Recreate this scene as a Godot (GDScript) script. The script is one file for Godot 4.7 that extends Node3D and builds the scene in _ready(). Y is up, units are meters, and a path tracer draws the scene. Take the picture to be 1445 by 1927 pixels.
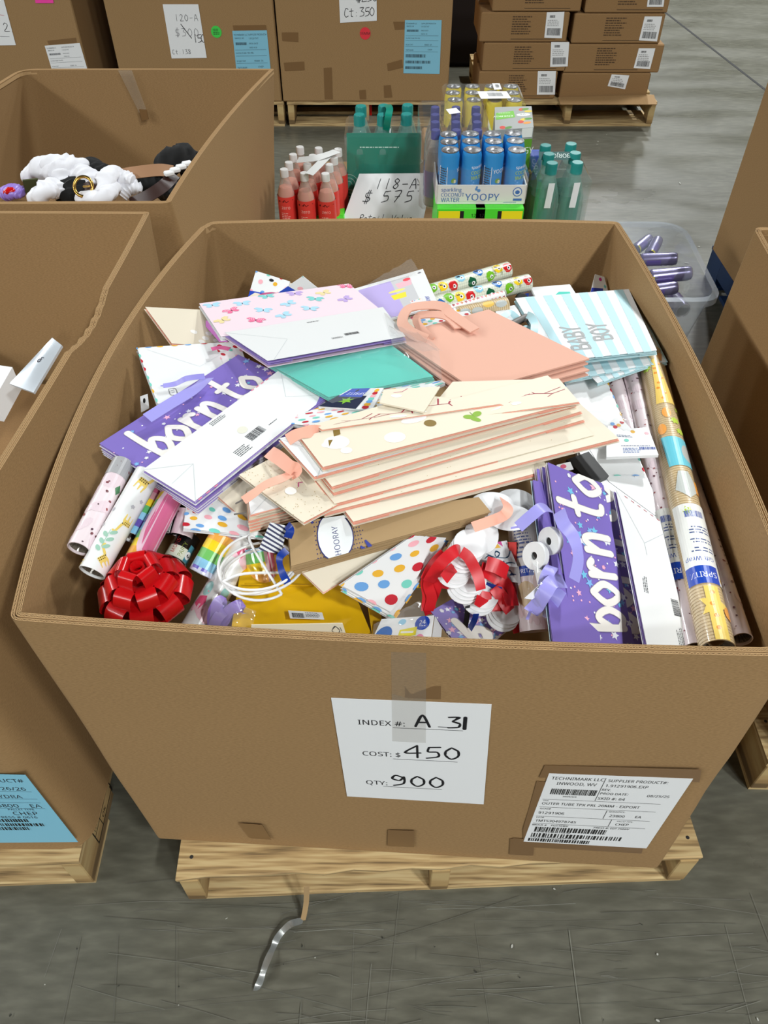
extends Node3D
# A warehouse sale floor: an open bulk carton full of gift wrap, other bulk cartons, pallets and packs of drinks around it.
var used := {}
var M := {}
var rng := RandomNumberGenerator.new()


class G:  # collects triangles in world coordinates
	var v := PackedVector3Array()
	var c := PackedColorArray()
	var col := Color.WHITE
	func tri(a: Vector3, b: Vector3, d: Vector3) -> void:
		v.append(a); v.append(b); v.append(d)
		c.append(col); c.append(col); c.append(col)
	func quad(a: Vector3, b: Vector3, d: Vector3, e: Vector3) -> void:
		tri(a, b, d); tri(a, d, e)
	func box(at: Vector3, size: Vector3, turn := Basis.IDENTITY) -> void:
		var h := size * 0.5
		var p := []
		for i in 8:
			p.append(at + turn * Vector3(h.x if i & 1 else -h.x, h.y if i & 2 else -h.y, h.z if i & 4 else -h.z))
		quad(p[2], p[6], p[7], p[3]); quad(p[0], p[1], p[5], p[4])
		quad(p[4], p[5], p[7], p[6]); quad(p[0], p[2], p[3], p[1])
		quad(p[1], p[3], p[7], p[5]); quad(p[0], p[4], p[6], p[2])
	func rbox(at: Vector3, size: Vector3, r := 0.004, turn := Basis.IDENTITY) -> void:  # a box with chamfered edges
		var h := size * 0.5
		var q := []
		for i in 8:
			var s := Vector3(1 if i & 1 else -1, 1 if i & 2 else -1, 1 if i & 4 else -1)
			var o := []
			for k in 3:
				var l := h - Vector3(r, r, r)
				l[k] = h[k]
				o.append(at + turn * (s * l))
			q.append(o)
		var face := [[2, 6, 7, 3, 1], [0, 1, 5, 4, 1], [4, 5, 7, 6, 2], [0, 2, 3, 1, 2], [1, 3, 7, 5, 0], [0, 4, 6, 2, 0]]
		for f in face:
			quad(q[f[0]][f[4]], q[f[1]][f[4]], q[f[2]][f[4]], q[f[3]][f[4]])
		for e in [[0, 1], [2, 3], [4, 5], [6, 7], [0, 2], [1, 3], [4, 6], [5, 7], [0, 4], [1, 5], [2, 6], [3, 7]]:
			var k: int = {1: 0, 2: 1, 4: 2}[e[0] ^ e[1]]
			var m := (k + 1) % 3
			var n := (k + 2) % 3
			quad(q[e[0]][m], q[e[1]][m], q[e[1]][n], q[e[0]][n])
		for i in 8:
			tri(q[i][0], q[i][1], q[i][2])
	func lathe(at: Vector3, prof: Array, n := 20, turn := Basis.IDENTITY, sq := 1.0) -> void:  # prof: [radius, height] pairs
		for k in prof.size() - 1:
			for i in n:
				var a0 := TAU * i / n
				var a1 := TAU * (i + 1) / n
				var d0 := Vector3(cos(a0), 0, sin(a0) * sq)
				var d1 := Vector3(cos(a1), 0, sin(a1) * sq)
				var u := Vector3(0, prof[k][1], 0)
				var w := Vector3(0, prof[k + 1][1], 0)
				var A: Vector3 = at + turn * (d0 * prof[k][0] + u)
				var B: Vector3 = at + turn * (d1 * prof[k][0] + u)
				var C: Vector3 = at + turn * (d1 * prof[k + 1][0] + w)
				var D: Vector3 = at + turn * (d0 * prof[k + 1][0] + w)
				if prof[k][0] > 0.0: tri(A, B, C)
				if prof[k + 1][0] > 0.0: tri(A, C, D)
	func tube(p: Array, r: float, n := 8) -> void:
		var rings := []
		var side := Vector3.ZERO
		for i in p.size():
			var d: Vector3 = (p[mini(i + 1, p.size() - 1)] - p[maxi(i - 1, 0)]).normalized()
			if side == Vector3.ZERO:
				side = d.cross(Vector3.UP if absf(d.y) < 0.9 else Vector3.RIGHT).normalized()
			side = (side - d * side.dot(d)).normalized()
			var up := side.cross(d)
			var ring := []
			for k in n:
				ring.append(p[i] + (side * cos(TAU * k / n) + up * sin(TAU * k / n)) * r)
			rings.append(ring)
		for i in p.size() - 1:
			for k in n:
				quad(rings[i][k], rings[i][(k + 1) % n], rings[i + 1][(k + 1) % n], rings[i + 1][k])
		for k in n:
			tri(p[0], rings[0][(k + 1) % n], rings[0][k])
			tri(p[-1], rings[-1][k], rings[-1][(k + 1) % n])
	func slab(f: Callable, s0: float, s1: float, t0: float, t1: float, h0: float, h1: float, nu := 1, nv := 1) -> void:  # a sheet with thickness on a mapped surface
		for i in nu:
			for j in nv:
				var a := lerpf(s0, s1, float(i) / nu)
				var b := lerpf(s0, s1, float(i + 1) / nu)
				var d := lerpf(t0, t1, float(j) / nv)
				var e := lerpf(t0, t1, float(j + 1) / nv)
				quad(f.call(a, d, h1), f.call(b, d, h1), f.call(b, e, h1), f.call(a, e, h1))
				quad(f.call(a, d, h0), f.call(a, e, h0), f.call(b, e, h0), f.call(b, d, h0))
				if i == 0: quad(f.call(a, d, h0), f.call(a, d, h1), f.call(a, e, h1), f.call(a, e, h0))
				if i == nu - 1: quad(f.call(b, d, h0), f.call(b, e, h0), f.call(b, e, h1), f.call(b, d, h1))
				if j == 0: quad(f.call(a, d, h0), f.call(b, d, h0), f.call(b, d, h1), f.call(a, d, h1))
				if j == nv - 1: quad(f.call(a, e, h0), f.call(a, e, h1), f.call(b, e, h1), f.call(b, e, h0))
	func prism(f: Callable, pts: PackedVector2Array, h0: float, h1: float) -> void:  # an outline with thickness on a mapped surface
		var idx := Geometry2D.triangulate_polygon(pts)
		for i in range(0, idx.size(), 3):
			tri(f.call(pts[idx[i]].x, pts[idx[i]].y, h1), f.call(pts[idx[i + 1]].x, pts[idx[i + 1]].y, h1), f.call(pts[idx[i + 2]].x, pts[idx[i + 2]].y, h1))
			tri(f.call(pts[idx[i]].x, pts[idx[i]].y, h0), f.call(pts[idx[i + 2]].x, pts[idx[i + 2]].y, h0), f.call(pts[idx[i + 1]].x, pts[idx[i + 1]].y, h0))
		for i in pts.size():
			var p := pts[i]
			var q := pts[(i + 1) % pts.size()]
			quad(f.call(p.x, p.y, h0), f.call(q.x, q.y, h0), f.call(q.x, q.y, h1), f.call(p.x, p.y, h1))
	func mesh(off: Vector3, smooth := 0.0) -> ArrayMesh:
		var n := PackedVector3Array()
		n.resize(v.size())
		var p := PackedVector3Array()
		p.resize(v.size())
		var near := {}
		for i in range(0, v.size(), 3):
			var fn := (v[i + 2] - v[i]).cross(v[i + 1] - v[i])
			var un := fn.normalized()
			for k in 3:
				n[i + k] = un
				p[i + k] = v[i + k] - off
				if smooth > 0.0:
					var key := Vector3i((v[i + k] * 20000.0).round())
					if not near.has(key): near[key] = []
					near[key].append([un, fn.length()])
		if smooth > 0.0:
			var least := cos(deg_to_rad(smooth))
			for i in v.size():
				var sum := Vector3.ZERO
				var mine := n[i]
				for o in near[Vector3i((v[i] * 20000.0).round())]:
					if mine.dot(o[0]) > least: sum += o[0] * o[1]
				if sum.length_squared() > 1e-18: n[i] = sum.normalized()
		var a := []
		a.resize(Mesh.ARRAY_MAX)
		a[Mesh.ARRAY_VERTEX] = p
		a[Mesh.ARRAY_NORMAL] = n
		a[Mesh.ARRAY_COLOR] = c
		var m := ArrayMesh.new()
		m.add_surface_from_arrays(Mesh.PRIMITIVE_TRIANGLES, a)
		return m


class Pr:  # flat print (ink) laid on a mapped surface in metres: s to the right, t down
	var g := G.new()
	var f: Callable
	var W := 1.0
	var H := 1.0
	var strip := 0.0
	var lay := 0.00035
	static var texts := {}
	func _init(map: Callable, w: float, h: float, cut := 0.0) -> void:
		f = map; W = w; H = h; strip = cut
	func ink(col: Color) -> void:
		g.col = col.srgb_to_linear()
		lay += 0.000005
	func put(a: Vector2, b: Vector2, d: Vector2) -> void:
		g.tri(f.call(a.x, a.y, lay), f.call(b.x, b.y, lay), f.call(d.x, d.y, lay))
	func poly(pts: PackedVector2Array, col: Color) -> void:
		ink(col)
		var frame := PackedVector2Array([Vector2(0, 0), Vector2(W, 0), Vector2(W, H), Vector2(0, H)])
		var todo := Geometry2D.intersect_polygons(pts, frame)
		if strip > 0.0:
			var cut: Array[PackedVector2Array] = []
			for p in todo:
				var lo := p[0].y
				var hi := p[0].y
				for q in p:
					lo = minf(lo, q.y)
					hi = maxf(hi, q.y)
				if hi - lo <= strip:
					cut.append(p)
					continue
				for k in range(int(floor(lo / strip)), int(ceil(hi / strip))):
					var band := PackedVector2Array([Vector2(0, k * strip), Vector2(W, k * strip), Vector2(W, (k + 1) * strip), Vector2(0, (k + 1) * strip)])
					cut.append_array(Geometry2D.intersect_polygons(p, band))
			todo = cut
		for p in todo:
			var idx := Geometry2D.triangulate_polygon(p)
			for i in range(0, idx.size(), 3):
				put(p[idx[i]], p[idx[i + 1]], p[idx[i + 2]])
	func rect(x: float, y: float, w: float, h: float, col: Color) -> void:
		poly(PackedVector2Array([Vector2(x, y), Vector2(x + w, y), Vector2(x + w, y + h), Vector2(x, y + h)]), col)
	func ell(x: float, y: float, rx: float, ry: float, col: Color, turn := 0.0, n := 16) -> void:
		var p := PackedVector2Array()
		for i in n:
			p.append(Vector2(x, y) + Vector2(cos(TAU * i / n) * rx, sin(TAU * i / n) * ry).rotated(turn))
		poly(p, col)
	func dot(x: float, y: float, r: float, col: Color) -> void:
		ell(x, y, r, r, col, 0.0, 14)
	func star(x: float, y: float, r: float, col: Color, turn := 0.0, n := 5, thin := 0.45) -> void:
		var p := PackedVector2Array()
		for i in n * 2:
			p.append(Vector2(x, y) + Vector2(0, -r if i % 2 == 0 else -r * thin).rotated(turn + PI * i / n))
		poly(p, col)
	func shape(at: Vector2, size: float, pts: Array, col: Color, turn := 0.0) -> void:
		var p := PackedVector2Array()
		for i in range(0, pts.size(), 2):
			p.append(at + Vector2(pts[i], pts[i + 1]).rotated(turn) * size)
		poly(p, col)
	func line(pts: Array, w: float, col: Color) -> void:  # a pen stroke with round joints
		var k := PackedVector2Array()
		for q in pts:
			if k.is_empty() or (q * 1000.0).distance_to(k[-1]) > 0.05: k.append(q * 1000.0)
		if k.size() < 2: return
		var runs := [k]
		if k.size() > 6 and k[0].distance_to(k[-1]) < w * 700.0:  # a closed loop is drawn in two halves
			var m := k.size() / 2
			runs = [k.slice(0, m + 1), k.slice(m)]
		for r in runs: stroke(r, w, col)
	func stroke(r: PackedVector2Array, w: float, col: Color) -> void:
		var all := Geometry2D.offset_polyline(r, w * 500.0, Geometry2D.JOIN_ROUND, Geometry2D.END_ROUND)
		for o in all:
			if Geometry2D.is_polygon_clockwise(o) and r.size() > 3:  # the stroke closes round a hole: draw it in halves
				var m := r.size() / 2
				stroke(r.slice(0, m + 1), w, col)
				stroke(r.slice(m), w, col)
				return
		for o in all:
			var e := PackedVector2Array()
			for q in o: e.append(q * 0.001)
			poly(e, col)
	func pen(strokes: Array, at: Vector2, size: float, w: float, col: Color, turn := 0.0) -> void:  # strokes in a unit box, rounded as curves
		for s in strokes:
			var k := []
			for i in range(0, s.size(), 2):
				k.append(Vector2(s[i], s[i + 1]))
			var out := []
			for i in k.size() - 1:
				var a: Vector2 = k[maxi(i - 1, 0)]
				var d: Vector2 = k[mini(i + 2, k.size() - 1)]
				for j in 5:
					out.append(k[i].cubic_interpolate(k[i + 1], a, d, j / 5.0))
			out.append(k[-1])
			for i in out.size():
				out[i] = at + (out[i] * size).rotated(turn)
			line(out, w, col)
	func write(s: String, at: Vector2, size: float, w: float, col: Color, turn := 0.0, gap := 0.75) -> void:  # handwriting
		var x := 0.0
		for ch in s:
			if HAND.has(ch): pen(HAND[ch], at + Vector2(x, 0).rotated(turn), size, w, col, turn)
			x += size * (gap if ch != " " else 0.5)
	func text(s: String, at: Vector2, size: float, col: Color, turn := 0.0, font := "Droid Sans", wide := 1.0, centre := false) -> void:
		ink(col)
		var key := s + "|" + font
		if not texts.has(key):
			var t := TextMesh.new()
			var sf := SystemFont.new()
			sf.font_names = PackedStringArray([font])
			t.font = sf
			t.text = s
			t.font_size = 48
			t.pixel_size = 1.0 / 48.0
			t.depth = 0.0
			t.curve_step = 4.0
			t.horizontal_alignment = HORIZONTAL_ALIGNMENT_LEFT
			var m := ArrayMesh.new()
			var ar: Array = t.get_mesh_arrays()
			texts[key] = [ar[Mesh.ARRAY_VERTEX], ar[Mesh.ARRAY_INDEX], t.get_aabb()]
		var d: Array = texts[key]
		var vv: PackedVector3Array = d[0]
		var id = d[1]
		var dx: float = (d[2].size.x * 0.5 if centre else 0.0) + d[2].position.x
		var n: int = id.size() if id != null and id.size() else vv.size()
		for i in range(0, n - 2, 3):
			var p := []
			for k in 3:
				var q: Vector3 = vv[id[i + k] if id != null and id.size() else i + k]
				p.append(at + (Vector2((q.x - dx) * wide, -q.y) * size * 0.72).rotated(turn))
			put(p[0], p[1], p[2])
	func bars(x: float, y: float, w: float, h: float, seed_: int, col: Color, turn := 0.0) -> void:  # a bar code
		var r := RandomNumberGenerator.new()
		r.seed = seed_
		var u := 0.0
		while u < 1.0:
			var b := r.randf_range(0.008, 0.03) * (1.0 if w > 0.04 else 1.6)
			var o := Vector2(x, y)
			var e := minf(u + b, 1.0)
			poly(PackedVector2Array([o + Vector2(u * w, 0).rotated(turn), o + Vector2(e * w, 0).rotated(turn), o + Vector2(e * w, h).rotated(turn), o + Vector2(u * w, h).rotated(turn)]), col)
			lay -= 0.000005
			u = e + r.randf_range(0.008, 0.022) * (1.0 if w > 0.04 else 1.6)
	func small(x: float, y: float, w: float, rows: int, gap: float, col: Color, turn := 0.0, seed_ := 1) -> void:  # lines of print too small to read
		var r := RandomNumberGenerator.new()
		r.seed = seed_
		for k in rows:
			var u := 0.0
			var end := w * r.randf_range(0.7, 1.0)
			while u < end:
				var b := minf(r.randf_range(0.4, 1.6) * gap, end - u)
				var o := Vector2(x, y) + Vector2(u, k * gap).rotated(turn)
				poly(PackedVector2Array([o, o + Vector2(b, 0).rotated(turn), o + Vector2(b, gap * 0.42).rotated(turn), o + Vector2(0, gap * 0.42).rotated(turn)]), col)
				lay -= 0.000005
				u += b + gap * 0.3
	const HAND := {
		"0": [[0.3, -0.9, 0.08, -0.6, 0.08, -0.25, 0.3, 0.0, 0.55, -0.25, 0.55, -0.65, 0.3, -0.9]],
		"1": [[0.3, -0.92, 0.28, 0.0]],
		"2": [[0.08, -0.7, 0.25, -0.92, 0.5, -0.75, 0.35, -0.4, 0.06, 0.0, 0.6, -0.02]],
		"3": [[0.08, -0.88, 0.55, -0.9, 0.25, -0.55, 0.55, -0.4, 0.5, -0.08, 0.05, 0.0]],
		"4": [[0.5, -0.95, 0.02, -0.35, 0.62, -0.38], [0.5, -0.95, 0.5, 0.02]],
		"5": [[0.2, -0.85, 0.16, -0.5, 0.5, -0.5, 0.55, -0.15, 0.1, 0.02], [0.2, -0.85, 0.62, -0.9]],
		"7": [[0.05, -0.88, 0.58, -0.9, 0.2, 0.02], [0.15, -0.42, 0.5, -0.46]],
		"8": [[0.5, -0.75, 0.28, -0.92, 0.1, -0.7, 0.5, -0.3, 0.3, 0.0, 0.08, -0.2, 0.45, -0.6, 0.5, -0.75]],
		"9": [[0.52, -0.7, 0.2, -0.9, 0.05, -0.6, 0.35, -0.45, 0.52, -0.8, 0.5, -0.2, 0.1, 0.02]],
		"A": [[0.02, 0.0, 0.32, -0.92, 0.6, 0.0], [0.14, -0.34, 0.52, -0.36]],
		"-": [[0.08, -0.4, 0.55, -0.42]],
		"_": [[0.0, -0.05, 0.6, -0.05]],
		"$": [[0.58, -0.75, 0.15, -0.75, 0.15, -0.45, 0.5, -0.35, 0.45, -0.08, 0.02, -0.1], [0.28, -1.0, 0.22, 0.12], [0.42, -1.0, 0.36, 0.12]],
		"C": [[0.5, -0.8, 0.2, -0.85, 0.05, -0.3, 0.2, 0.0, 0.5, -0.1]],
		"t": [[0.28, -0.85, 0.25, -0.1, 0.42, -0.02], [0.05, -0.58, 0.5, -0.6]],
		":": [[0.25, -0.45, 0.26, -0.42], [0.25, -0.08, 0.26, -0.05]],
		"R": [[0.1, 0.0, 0.14, -0.88, 0.5, -0.85, 0.5, -0.55, 0.14, -0.48, 0.58, 0.0]],
		"e": [[0.1, -0.25, 0.45, -0.3, 0.3, -0.5, 0.08, -0.25, 0.25, 0.0, 0.5, -0.08]],
		"a": [[0.45, -0.42, 0.15, -0.45, 0.08, -0.1, 0.4, -0.1, 0.45, -0.42, 0.5, 0.0]],
		"i": [[0.25, -0.45, 0.26, 0.0], [0.28, -0.65, 0.29, -0.62]],
		"l": [[0.28, -0.9, 0.28, 0.0]],
		"V": [[0.05, -0.88, 0.28, 0.0, 0.58, -0.9]],
		"u": [[0.08, -0.45, 0.12, -0.05, 0.4, -0.1, 0.45, -0.45, 0.5, 0.0]],
	}


func numbered(called: String) -> String:
	if not used.has(called):
		used[called] = 0
		return called
	used[called] += 1
	return "%s_%03d" % [called, used[called]]


func thing(called: String, label: String, category: String, at := Vector3.ZERO, group := "") -> Node3D:
	var o := Node3D.new()
	o.name = numbered(called)
	add_child(o)
	o.position = at
	o.set_meta("label", label)
	o.set_meta("category", category)
	if group: o.set_meta("group", group)
	return o


func copy(o: Node3D, at: Vector3, turn := 0.0, label := "") -> Node3D:
	var r: Node3D = o.duplicate()
	r.name = numbered(String(o.name).rstrip("0123456789").trim_suffix("_"))
	add_child(r)
	r.position = at
	r.rotation.y = turn
	if label: r.set_meta("label", label)
	return r


func origin_of(o: Node) -> Vector3:
	var p := Vector3.ZERO
	while o is Node3D and o != self:
		p += o.position
		o = o.get_parent()
	return p


func hold(label: String) -> Node3D:  # the thing whose label begins so
	for o in get_children():
		if String(o.get_meta("label", "")).begins_with(label): return o
	return self


func part(parent: Node, called: String, g: G, mat: Material, smooth := 0.0, label := "") -> MeshInstance3D:
	var o := MeshInstance3D.new()
	o.name = called
	o.mesh = g.mesh(origin_of(parent), smooth)
	o.material_override = mat
	parent.add_child(o, true)
	if label: o.set_meta("label", label)
	return o


func solo(called: String, label: String, category: String, g: G, mat: Material, smooth := 0.0, group := "") -> MeshInstance3D:  # a thing that is one mesh
	var c := Vector3.ZERO
	var lo := 1e9
	for p in g.v:
		c += p
		lo = minf(lo, p.y)
	c /= g.v.size()
	c.y = lo
	var o := MeshInstance3D.new()
	o.name = numbered(called)
	add_child(o)
	o.position = c
	o.mesh = g.mesh(c, smooth)
	o.material_override = mat
	o.set_meta("label", label)
	o.set_meta("category", category)
	if group: o.set_meta("group", group)
	return o


func struct(called: String, g: G, mat: Material, smooth := 0.0) -> MeshInstance3D:
	var o := MeshInstance3D.new()
	o.name = called
	o.mesh = g.mesh(Vector3.ZERO, smooth)
	o.material_override = mat
	o.set_meta("kind", "structure")
	add_child(o, true)
	return o


# ---------- materials ----------
func mat(key: String, col: Color, rough := 0.6, extra := {}) -> StandardMaterial3D:
	var m := StandardMaterial3D.new()
	m.resource_name = key
	m.albedo_color = col
	m.roughness = rough
	m.cull_mode = BaseMaterial3D.CULL_DISABLED
	for k in extra:
		var w = extra[k]
		match k:
			"albedo_texture": m.albedo_texture = w
			"uv1_triplanar": m.uv1_triplanar = w
			"uv1_world_triplanar": m.uv1_world_triplanar = w
			"uv1_scale": m.uv1_scale = w
			"roughness_texture": m.roughness_texture = w
			"metallic": m.metallic = w
			"transparency": m.transparency = w
			"clearcoat_enabled": m.clearcoat_enabled = w
			"clearcoat": m.clearcoat = w
			"clearcoat_roughness": m.clearcoat_roughness = w
			"rim_enabled": m.rim_enabled = w
			"rim": m.rim = w
			"rim_tint": m.rim_tint = w
			"vertex_color_use_as_albedo": m.vertex_color_use_as_albedo = w
			"emission_enabled": m.emission_enabled = w
			"emission": m.emission = w
			"emission_energy_multiplier": m.emission_energy_multiplier = w
	M[key] = m
	return m


func noise_tex(seed_: int, size: int, freq: float, stops: Array, oct := 4, stretch := Vector2.ONE, as_normal := 0.0) -> ImageTexture:
	var n := FastNoiseLite.new()
	n.seed = seed_
	n.noise_type = FastNoiseLite.TYPE_SIMPLEX_SMOOTH
	n.frequency = freq
	n.fractal_octaves = oct
	var w := int(size / stretch.x)
	var h := int(size / stretch.y)
	var im := n.get_seamless_image(w, h, false, false, 0.2, true)
	im.resize(size, size, Image.INTERPOLATE_CUBIC)
	if as_normal > 0.0:
		im.convert(Image.FORMAT_RGBA8)
		im.bump_map_to_normal_map(as_normal)
		return ImageTexture.create_from_image(im)
	var lut := []
	var gr := Gradient.new()
	gr.offsets = PackedFloat32Array()
	var offs := PackedFloat32Array()
	var cols := PackedColorArray()
	for s in stops:
		offs.append(s[0])
		cols.append(s[1])
	gr.offsets = offs
	gr.colors = cols
	for i in 256:
		var q := gr.sample(i / 255.0)
		lut.append_array([int(q.r * 255), int(q.g * 255), int(q.b * 255)])
	im.convert(Image.FORMAT_L8)
	var src := im.get_data()
	var out := PackedByteArray()
	out.resize(src.size() * 3)
	for i in src.size():
		var k := src[i] * 3
		out[i * 3] = lut[k]
		out[i * 3 + 1] = lut[k + 1]
		out[i * 3 + 2] = lut[k + 2]
	return ImageTexture.create_from_image(Image.create_from_data(size, size, false, Image.FORMAT_RGB8, out))


# ---------- surfaces ----------
func bil(q: Array, u: float, v: float) -> Vector3:
	return (q[0] as Vector3).lerp(q[1], u).lerp((q[3] as Vector3).lerp(q[2], u), v)


func wid(q: Array) -> float:
	return ((q[1] - q[0]).length() + (q[2] - q[3]).length()) * 0.5


func hei(q: Array) -> float:
	return ((q[3] - q[0]).length() + (q[2] - q[1]).length()) * 0.5


func nor(q: Array) -> Vector3:  # the side that faces up and towards the front
	var n: Vector3 = ((q[3] - q[1]) as Vector3).cross(q[2] - q[0]).normalized()
	return n if n.dot(Vector3(0, 0.8, 0.6)) > 0.0 else -n


func flat(q: Array, bulge := 0.0, curl := 0.0) -> Callable:  # surface over four corners: top left, top right, bottom right, bottom left
	var W := wid(q)
	var H := hei(q)
	var n := nor(q)
	return func(s: float, t: float, h: float) -> Vector3:
		var u := s / W
		var v := t / H
		return bil(q, u, v) + n * (h + bulge * sin(PI * clampf(u, 0, 1)) * sin(PI * clampf(v, 0, 1)) + curl * u * u * v * v)


func mid(q: Array) -> Vector3:
	var c := Vector3.ZERO
	var lo := 1e9
	for p in q:
		c += p / q.size()
		lo = minf(lo, p.y)
	return Vector3(c.x, lo, c.z)


func ink_on(parent: Node, called: String, p: Pr, m: Material = null) -> void:
	if p.g.v.size():
		part(parent, called, p.g, m if m else M.ink)


func sheet(called: String, label: String, category: String, q: Array, th: float, m: Material, draw = null, group := "", bulge := 0.0, curl := 0.0) -> Node3D:  # a card, paper or flat pack
	var t := thing(called, label, category, mid(q), group)
	var f := flat(q, bulge, curl)
	var g := G.new()
	g.slab(f, 0, wid(q), 0, hei(q), 0, th, 1 if bulge == 0.0 and curl == 0.0 else 8, 1 if bulge == 0.0 and curl == 0.0 else 8)
	part(t, "sheet", g, m, 30.0)
	if draw != null:
		var p := Pr.new(func(s, tt, h): return f.call(s, tt, h + th), wid(q), hei(q))
		draw.call(p)
		ink_on(t, "print", p)
	return t


func bag(label: String, q: Array, th: float, face: Material, inner: Material, back: Material, draw = null, group := "", called := "gift_bag", bulge := 0.0) -> Node3D:  # a paper gift bag folded flat: front, lining folds, back
	var t := thing(called, label, "gift bag", mid(q), group)
	var f := flat(q, bulge)
	var W := wid(q)
	var H := hei(q)
	var k := 1 if bulge == 0.0 else 6
	var g := G.new()
	g.slab(f, 0.0015, W - 0.0015, 0, H - 0.0035, th - 0.0007, th, k, k)
	part(t, "front_panel", g, face, 30.0)
	g = G.new()
	g.slab(f, 0.0, W, 0.0, H, 0, 0.0008, k, k)
	part(t, "back_panel", g, back, 30.0)
	g = G.new()
	for e in [[0.0008, W * 0.17], [W * 0.83, W - 0.0008]]:
		g.slab(f, e[0], e[1], 0.002, H - 0.001, th * 0.34, th * 0.34 + 0.0007, 1 if k == 1 else 3, k)
	g.slab(f, 0.002, W - 0.002, H * 0.75, H - 0.0018, th * 0.58, th * 0.58 + 0.0007, k, 1 if k == 1 else 3)
	part(t, "gusset", g, inner, 30.0)
	if draw != null:
		var p := Pr.new(func(s, tt, h): return f.call(s, tt, h + th), W, H)
		draw.call(p)
		ink_on(t, "print", p)
	return t


func curve(pts: Array, per := 8, closed := false) -> Array:
	var out := []
	var n := pts.size()
	for i in (n if closed else n - 1):
		var a = pts[(i - 1 + n) % n] if closed else pts[maxi(i - 1, 0)]
		var b = pts[i]
		var c = pts[(i + 1) % n]
		var d = pts[(i + 2) % n] if closed else pts[mini(i + 2, n - 1)]
		for j in per:
			out.append(b.cubic_interpolate(c, a, d, float(j) / per))
	if not closed: out.append(pts[-1])
	return out


func strip(g: G, pts: Array, w: float, facing := [Vector3.UP], per := 8, th := 0.0005) -> void:  # a ribbon: facing holds one direction or one at each point
	var p := curve(pts, per)
	var fc := []
	for i in p.size():
		var u := float(i) / (p.size() - 1) * (facing.size() - 1)
		var k := mini(int(u), facing.size() - 1)
		fc.append((facing[k] as Vector3).lerp(facing[mini(k + 1, facing.size() - 1)], u - k).normalized())
	var a := []
	for i in p.size():
		var d: Vector3 = (p[mini(i + 1, p.size() - 1)] - p[maxi(i - 1, 0)]).normalized()
		var s := d.cross(fc[i]).normalized() * w * 0.5
		var n := s.cross(d).normalized() * th * 0.5
		a.append([p[i] - s + n, p[i] + s + n, p[i] + s - n, p[i] - s - n])
	for i in a.size() - 1:
		for k in 4:
			g.quad(a[i][k], a[i][(k + 1) % 4], a[i + 1][(k + 1) % 4], a[i + 1][k])
	g.quad(a[0][0], a[0][1], a[0][2], a[0][3])
	g.quad(a[-1][0], a[-1][1], a[-1][2], a[-1][3])


func roll(called: String, label: String, p0: Vector3, p1: Vector3, r: float, m: Material, draw = null, group := "rolls of gift wrap in the bulk carton") -> Node3D:  # a roll of gift wrap; p1 is its open end
	var ax := (p1 - p0).normalized()
	var L := (p1 - p0).length()
	var top := Vector3(0, 0.75, 0.66)
	top = (top - ax * top.dot(ax)).normalized()
	var side := top.cross(ax).normalized()
	var t := thing(called, label, "gift wrap", Vector3((p0.x + p1.x) / 2, minf(p0.y, p1.y) - r, (p0.z + p1.z) / 2), group)
	var C := TAU * r
	# s runs along the axis from the open end, tt runs around; the middle of the range is the top side
	var f := func(s: float, tt: float, h: float) -> Vector3:
		var a := tt / r - PI
		return p1 - ax * s + (top * cos(a) + side * sin(a)) * (r + h)
	var g := G.new()
	var n := 36
	for i in n:
		var a := C * i / n
		var b := C * (i + 1) / n
		g.quad(f.call(0, a, 0), f.call(0, b, 0), f.call(L, b, 0), f.call(L, a, 0))
		g.quad(f.call(0, a, 0), f.call(0, a, -0.0014), f.call(0, b, -0.0014), f.call(0, b, 0))
		g.quad(f.call(0, a, -0.0014), f.call(0.03, a, -0.0014), f.call(0.03, b, -0.0014), f.call(0, b, -0.0014))
		g.tri(f.call(L, a, 0), f.call(L, b, 0), p1 - ax * L)
	var paper := part(t, "paper", g, m, 40.0)
	g = G.new()
	for i in n:  # gathered film and paper core in the open end
		var a := C * i / n
		var b := C * (i + 1) / n
		var j0 := 0.004 * sin(i * 2.4) + 0.003 * sin(i * 5.1)
		var j1 := 0.004 * sin((i + 1) % n * 2.4) + 0.003 * sin((i + 1) % n * 5.1)
		g.quad(f.call(0.004, a, -0.0016), f.call(0.004, b, -0.0016), f.call(0.012 + j1, b, -0.38 * r), f.call(0.012 + j0, a, -0.38 * r))
		g.quad(f.call(0.012 + j0, a, -0.38 * r), f.call(0.012 + j1, b, -0.38 * r), f.call(0.013, b, -0.55 * r), f.call(0.013, a, -0.55 * r))
	part(t, "film_end", g, M.film_end, 0.0, "crumpled clear film gathered into the tube end")
	g = G.new()
	for i in n:
		var a := C * i / n
		var b := C * (i + 1) / n
		g.quad(f.call(0.013, a, -0.55 * r), f.call(0.013, b, -0.55 * r), f.call(0.06, b, -0.58 * r), f.call(0.06, a, -0.58 * r))
		g.tri(f.call(0.05, a, -0.5 * r), f.call(0.05, b, -0.5 * r), p1 - ax * 0.05)
	part(t, "core", g, M.core, 0.0, "dark cardboard core")
	if draw != null:
		var p := Pr.new(f, L, C, 0.004)
		draw.call(p, C)
		ink_on(paper, "print", p, M.gloss_ink)
	return t


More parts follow.
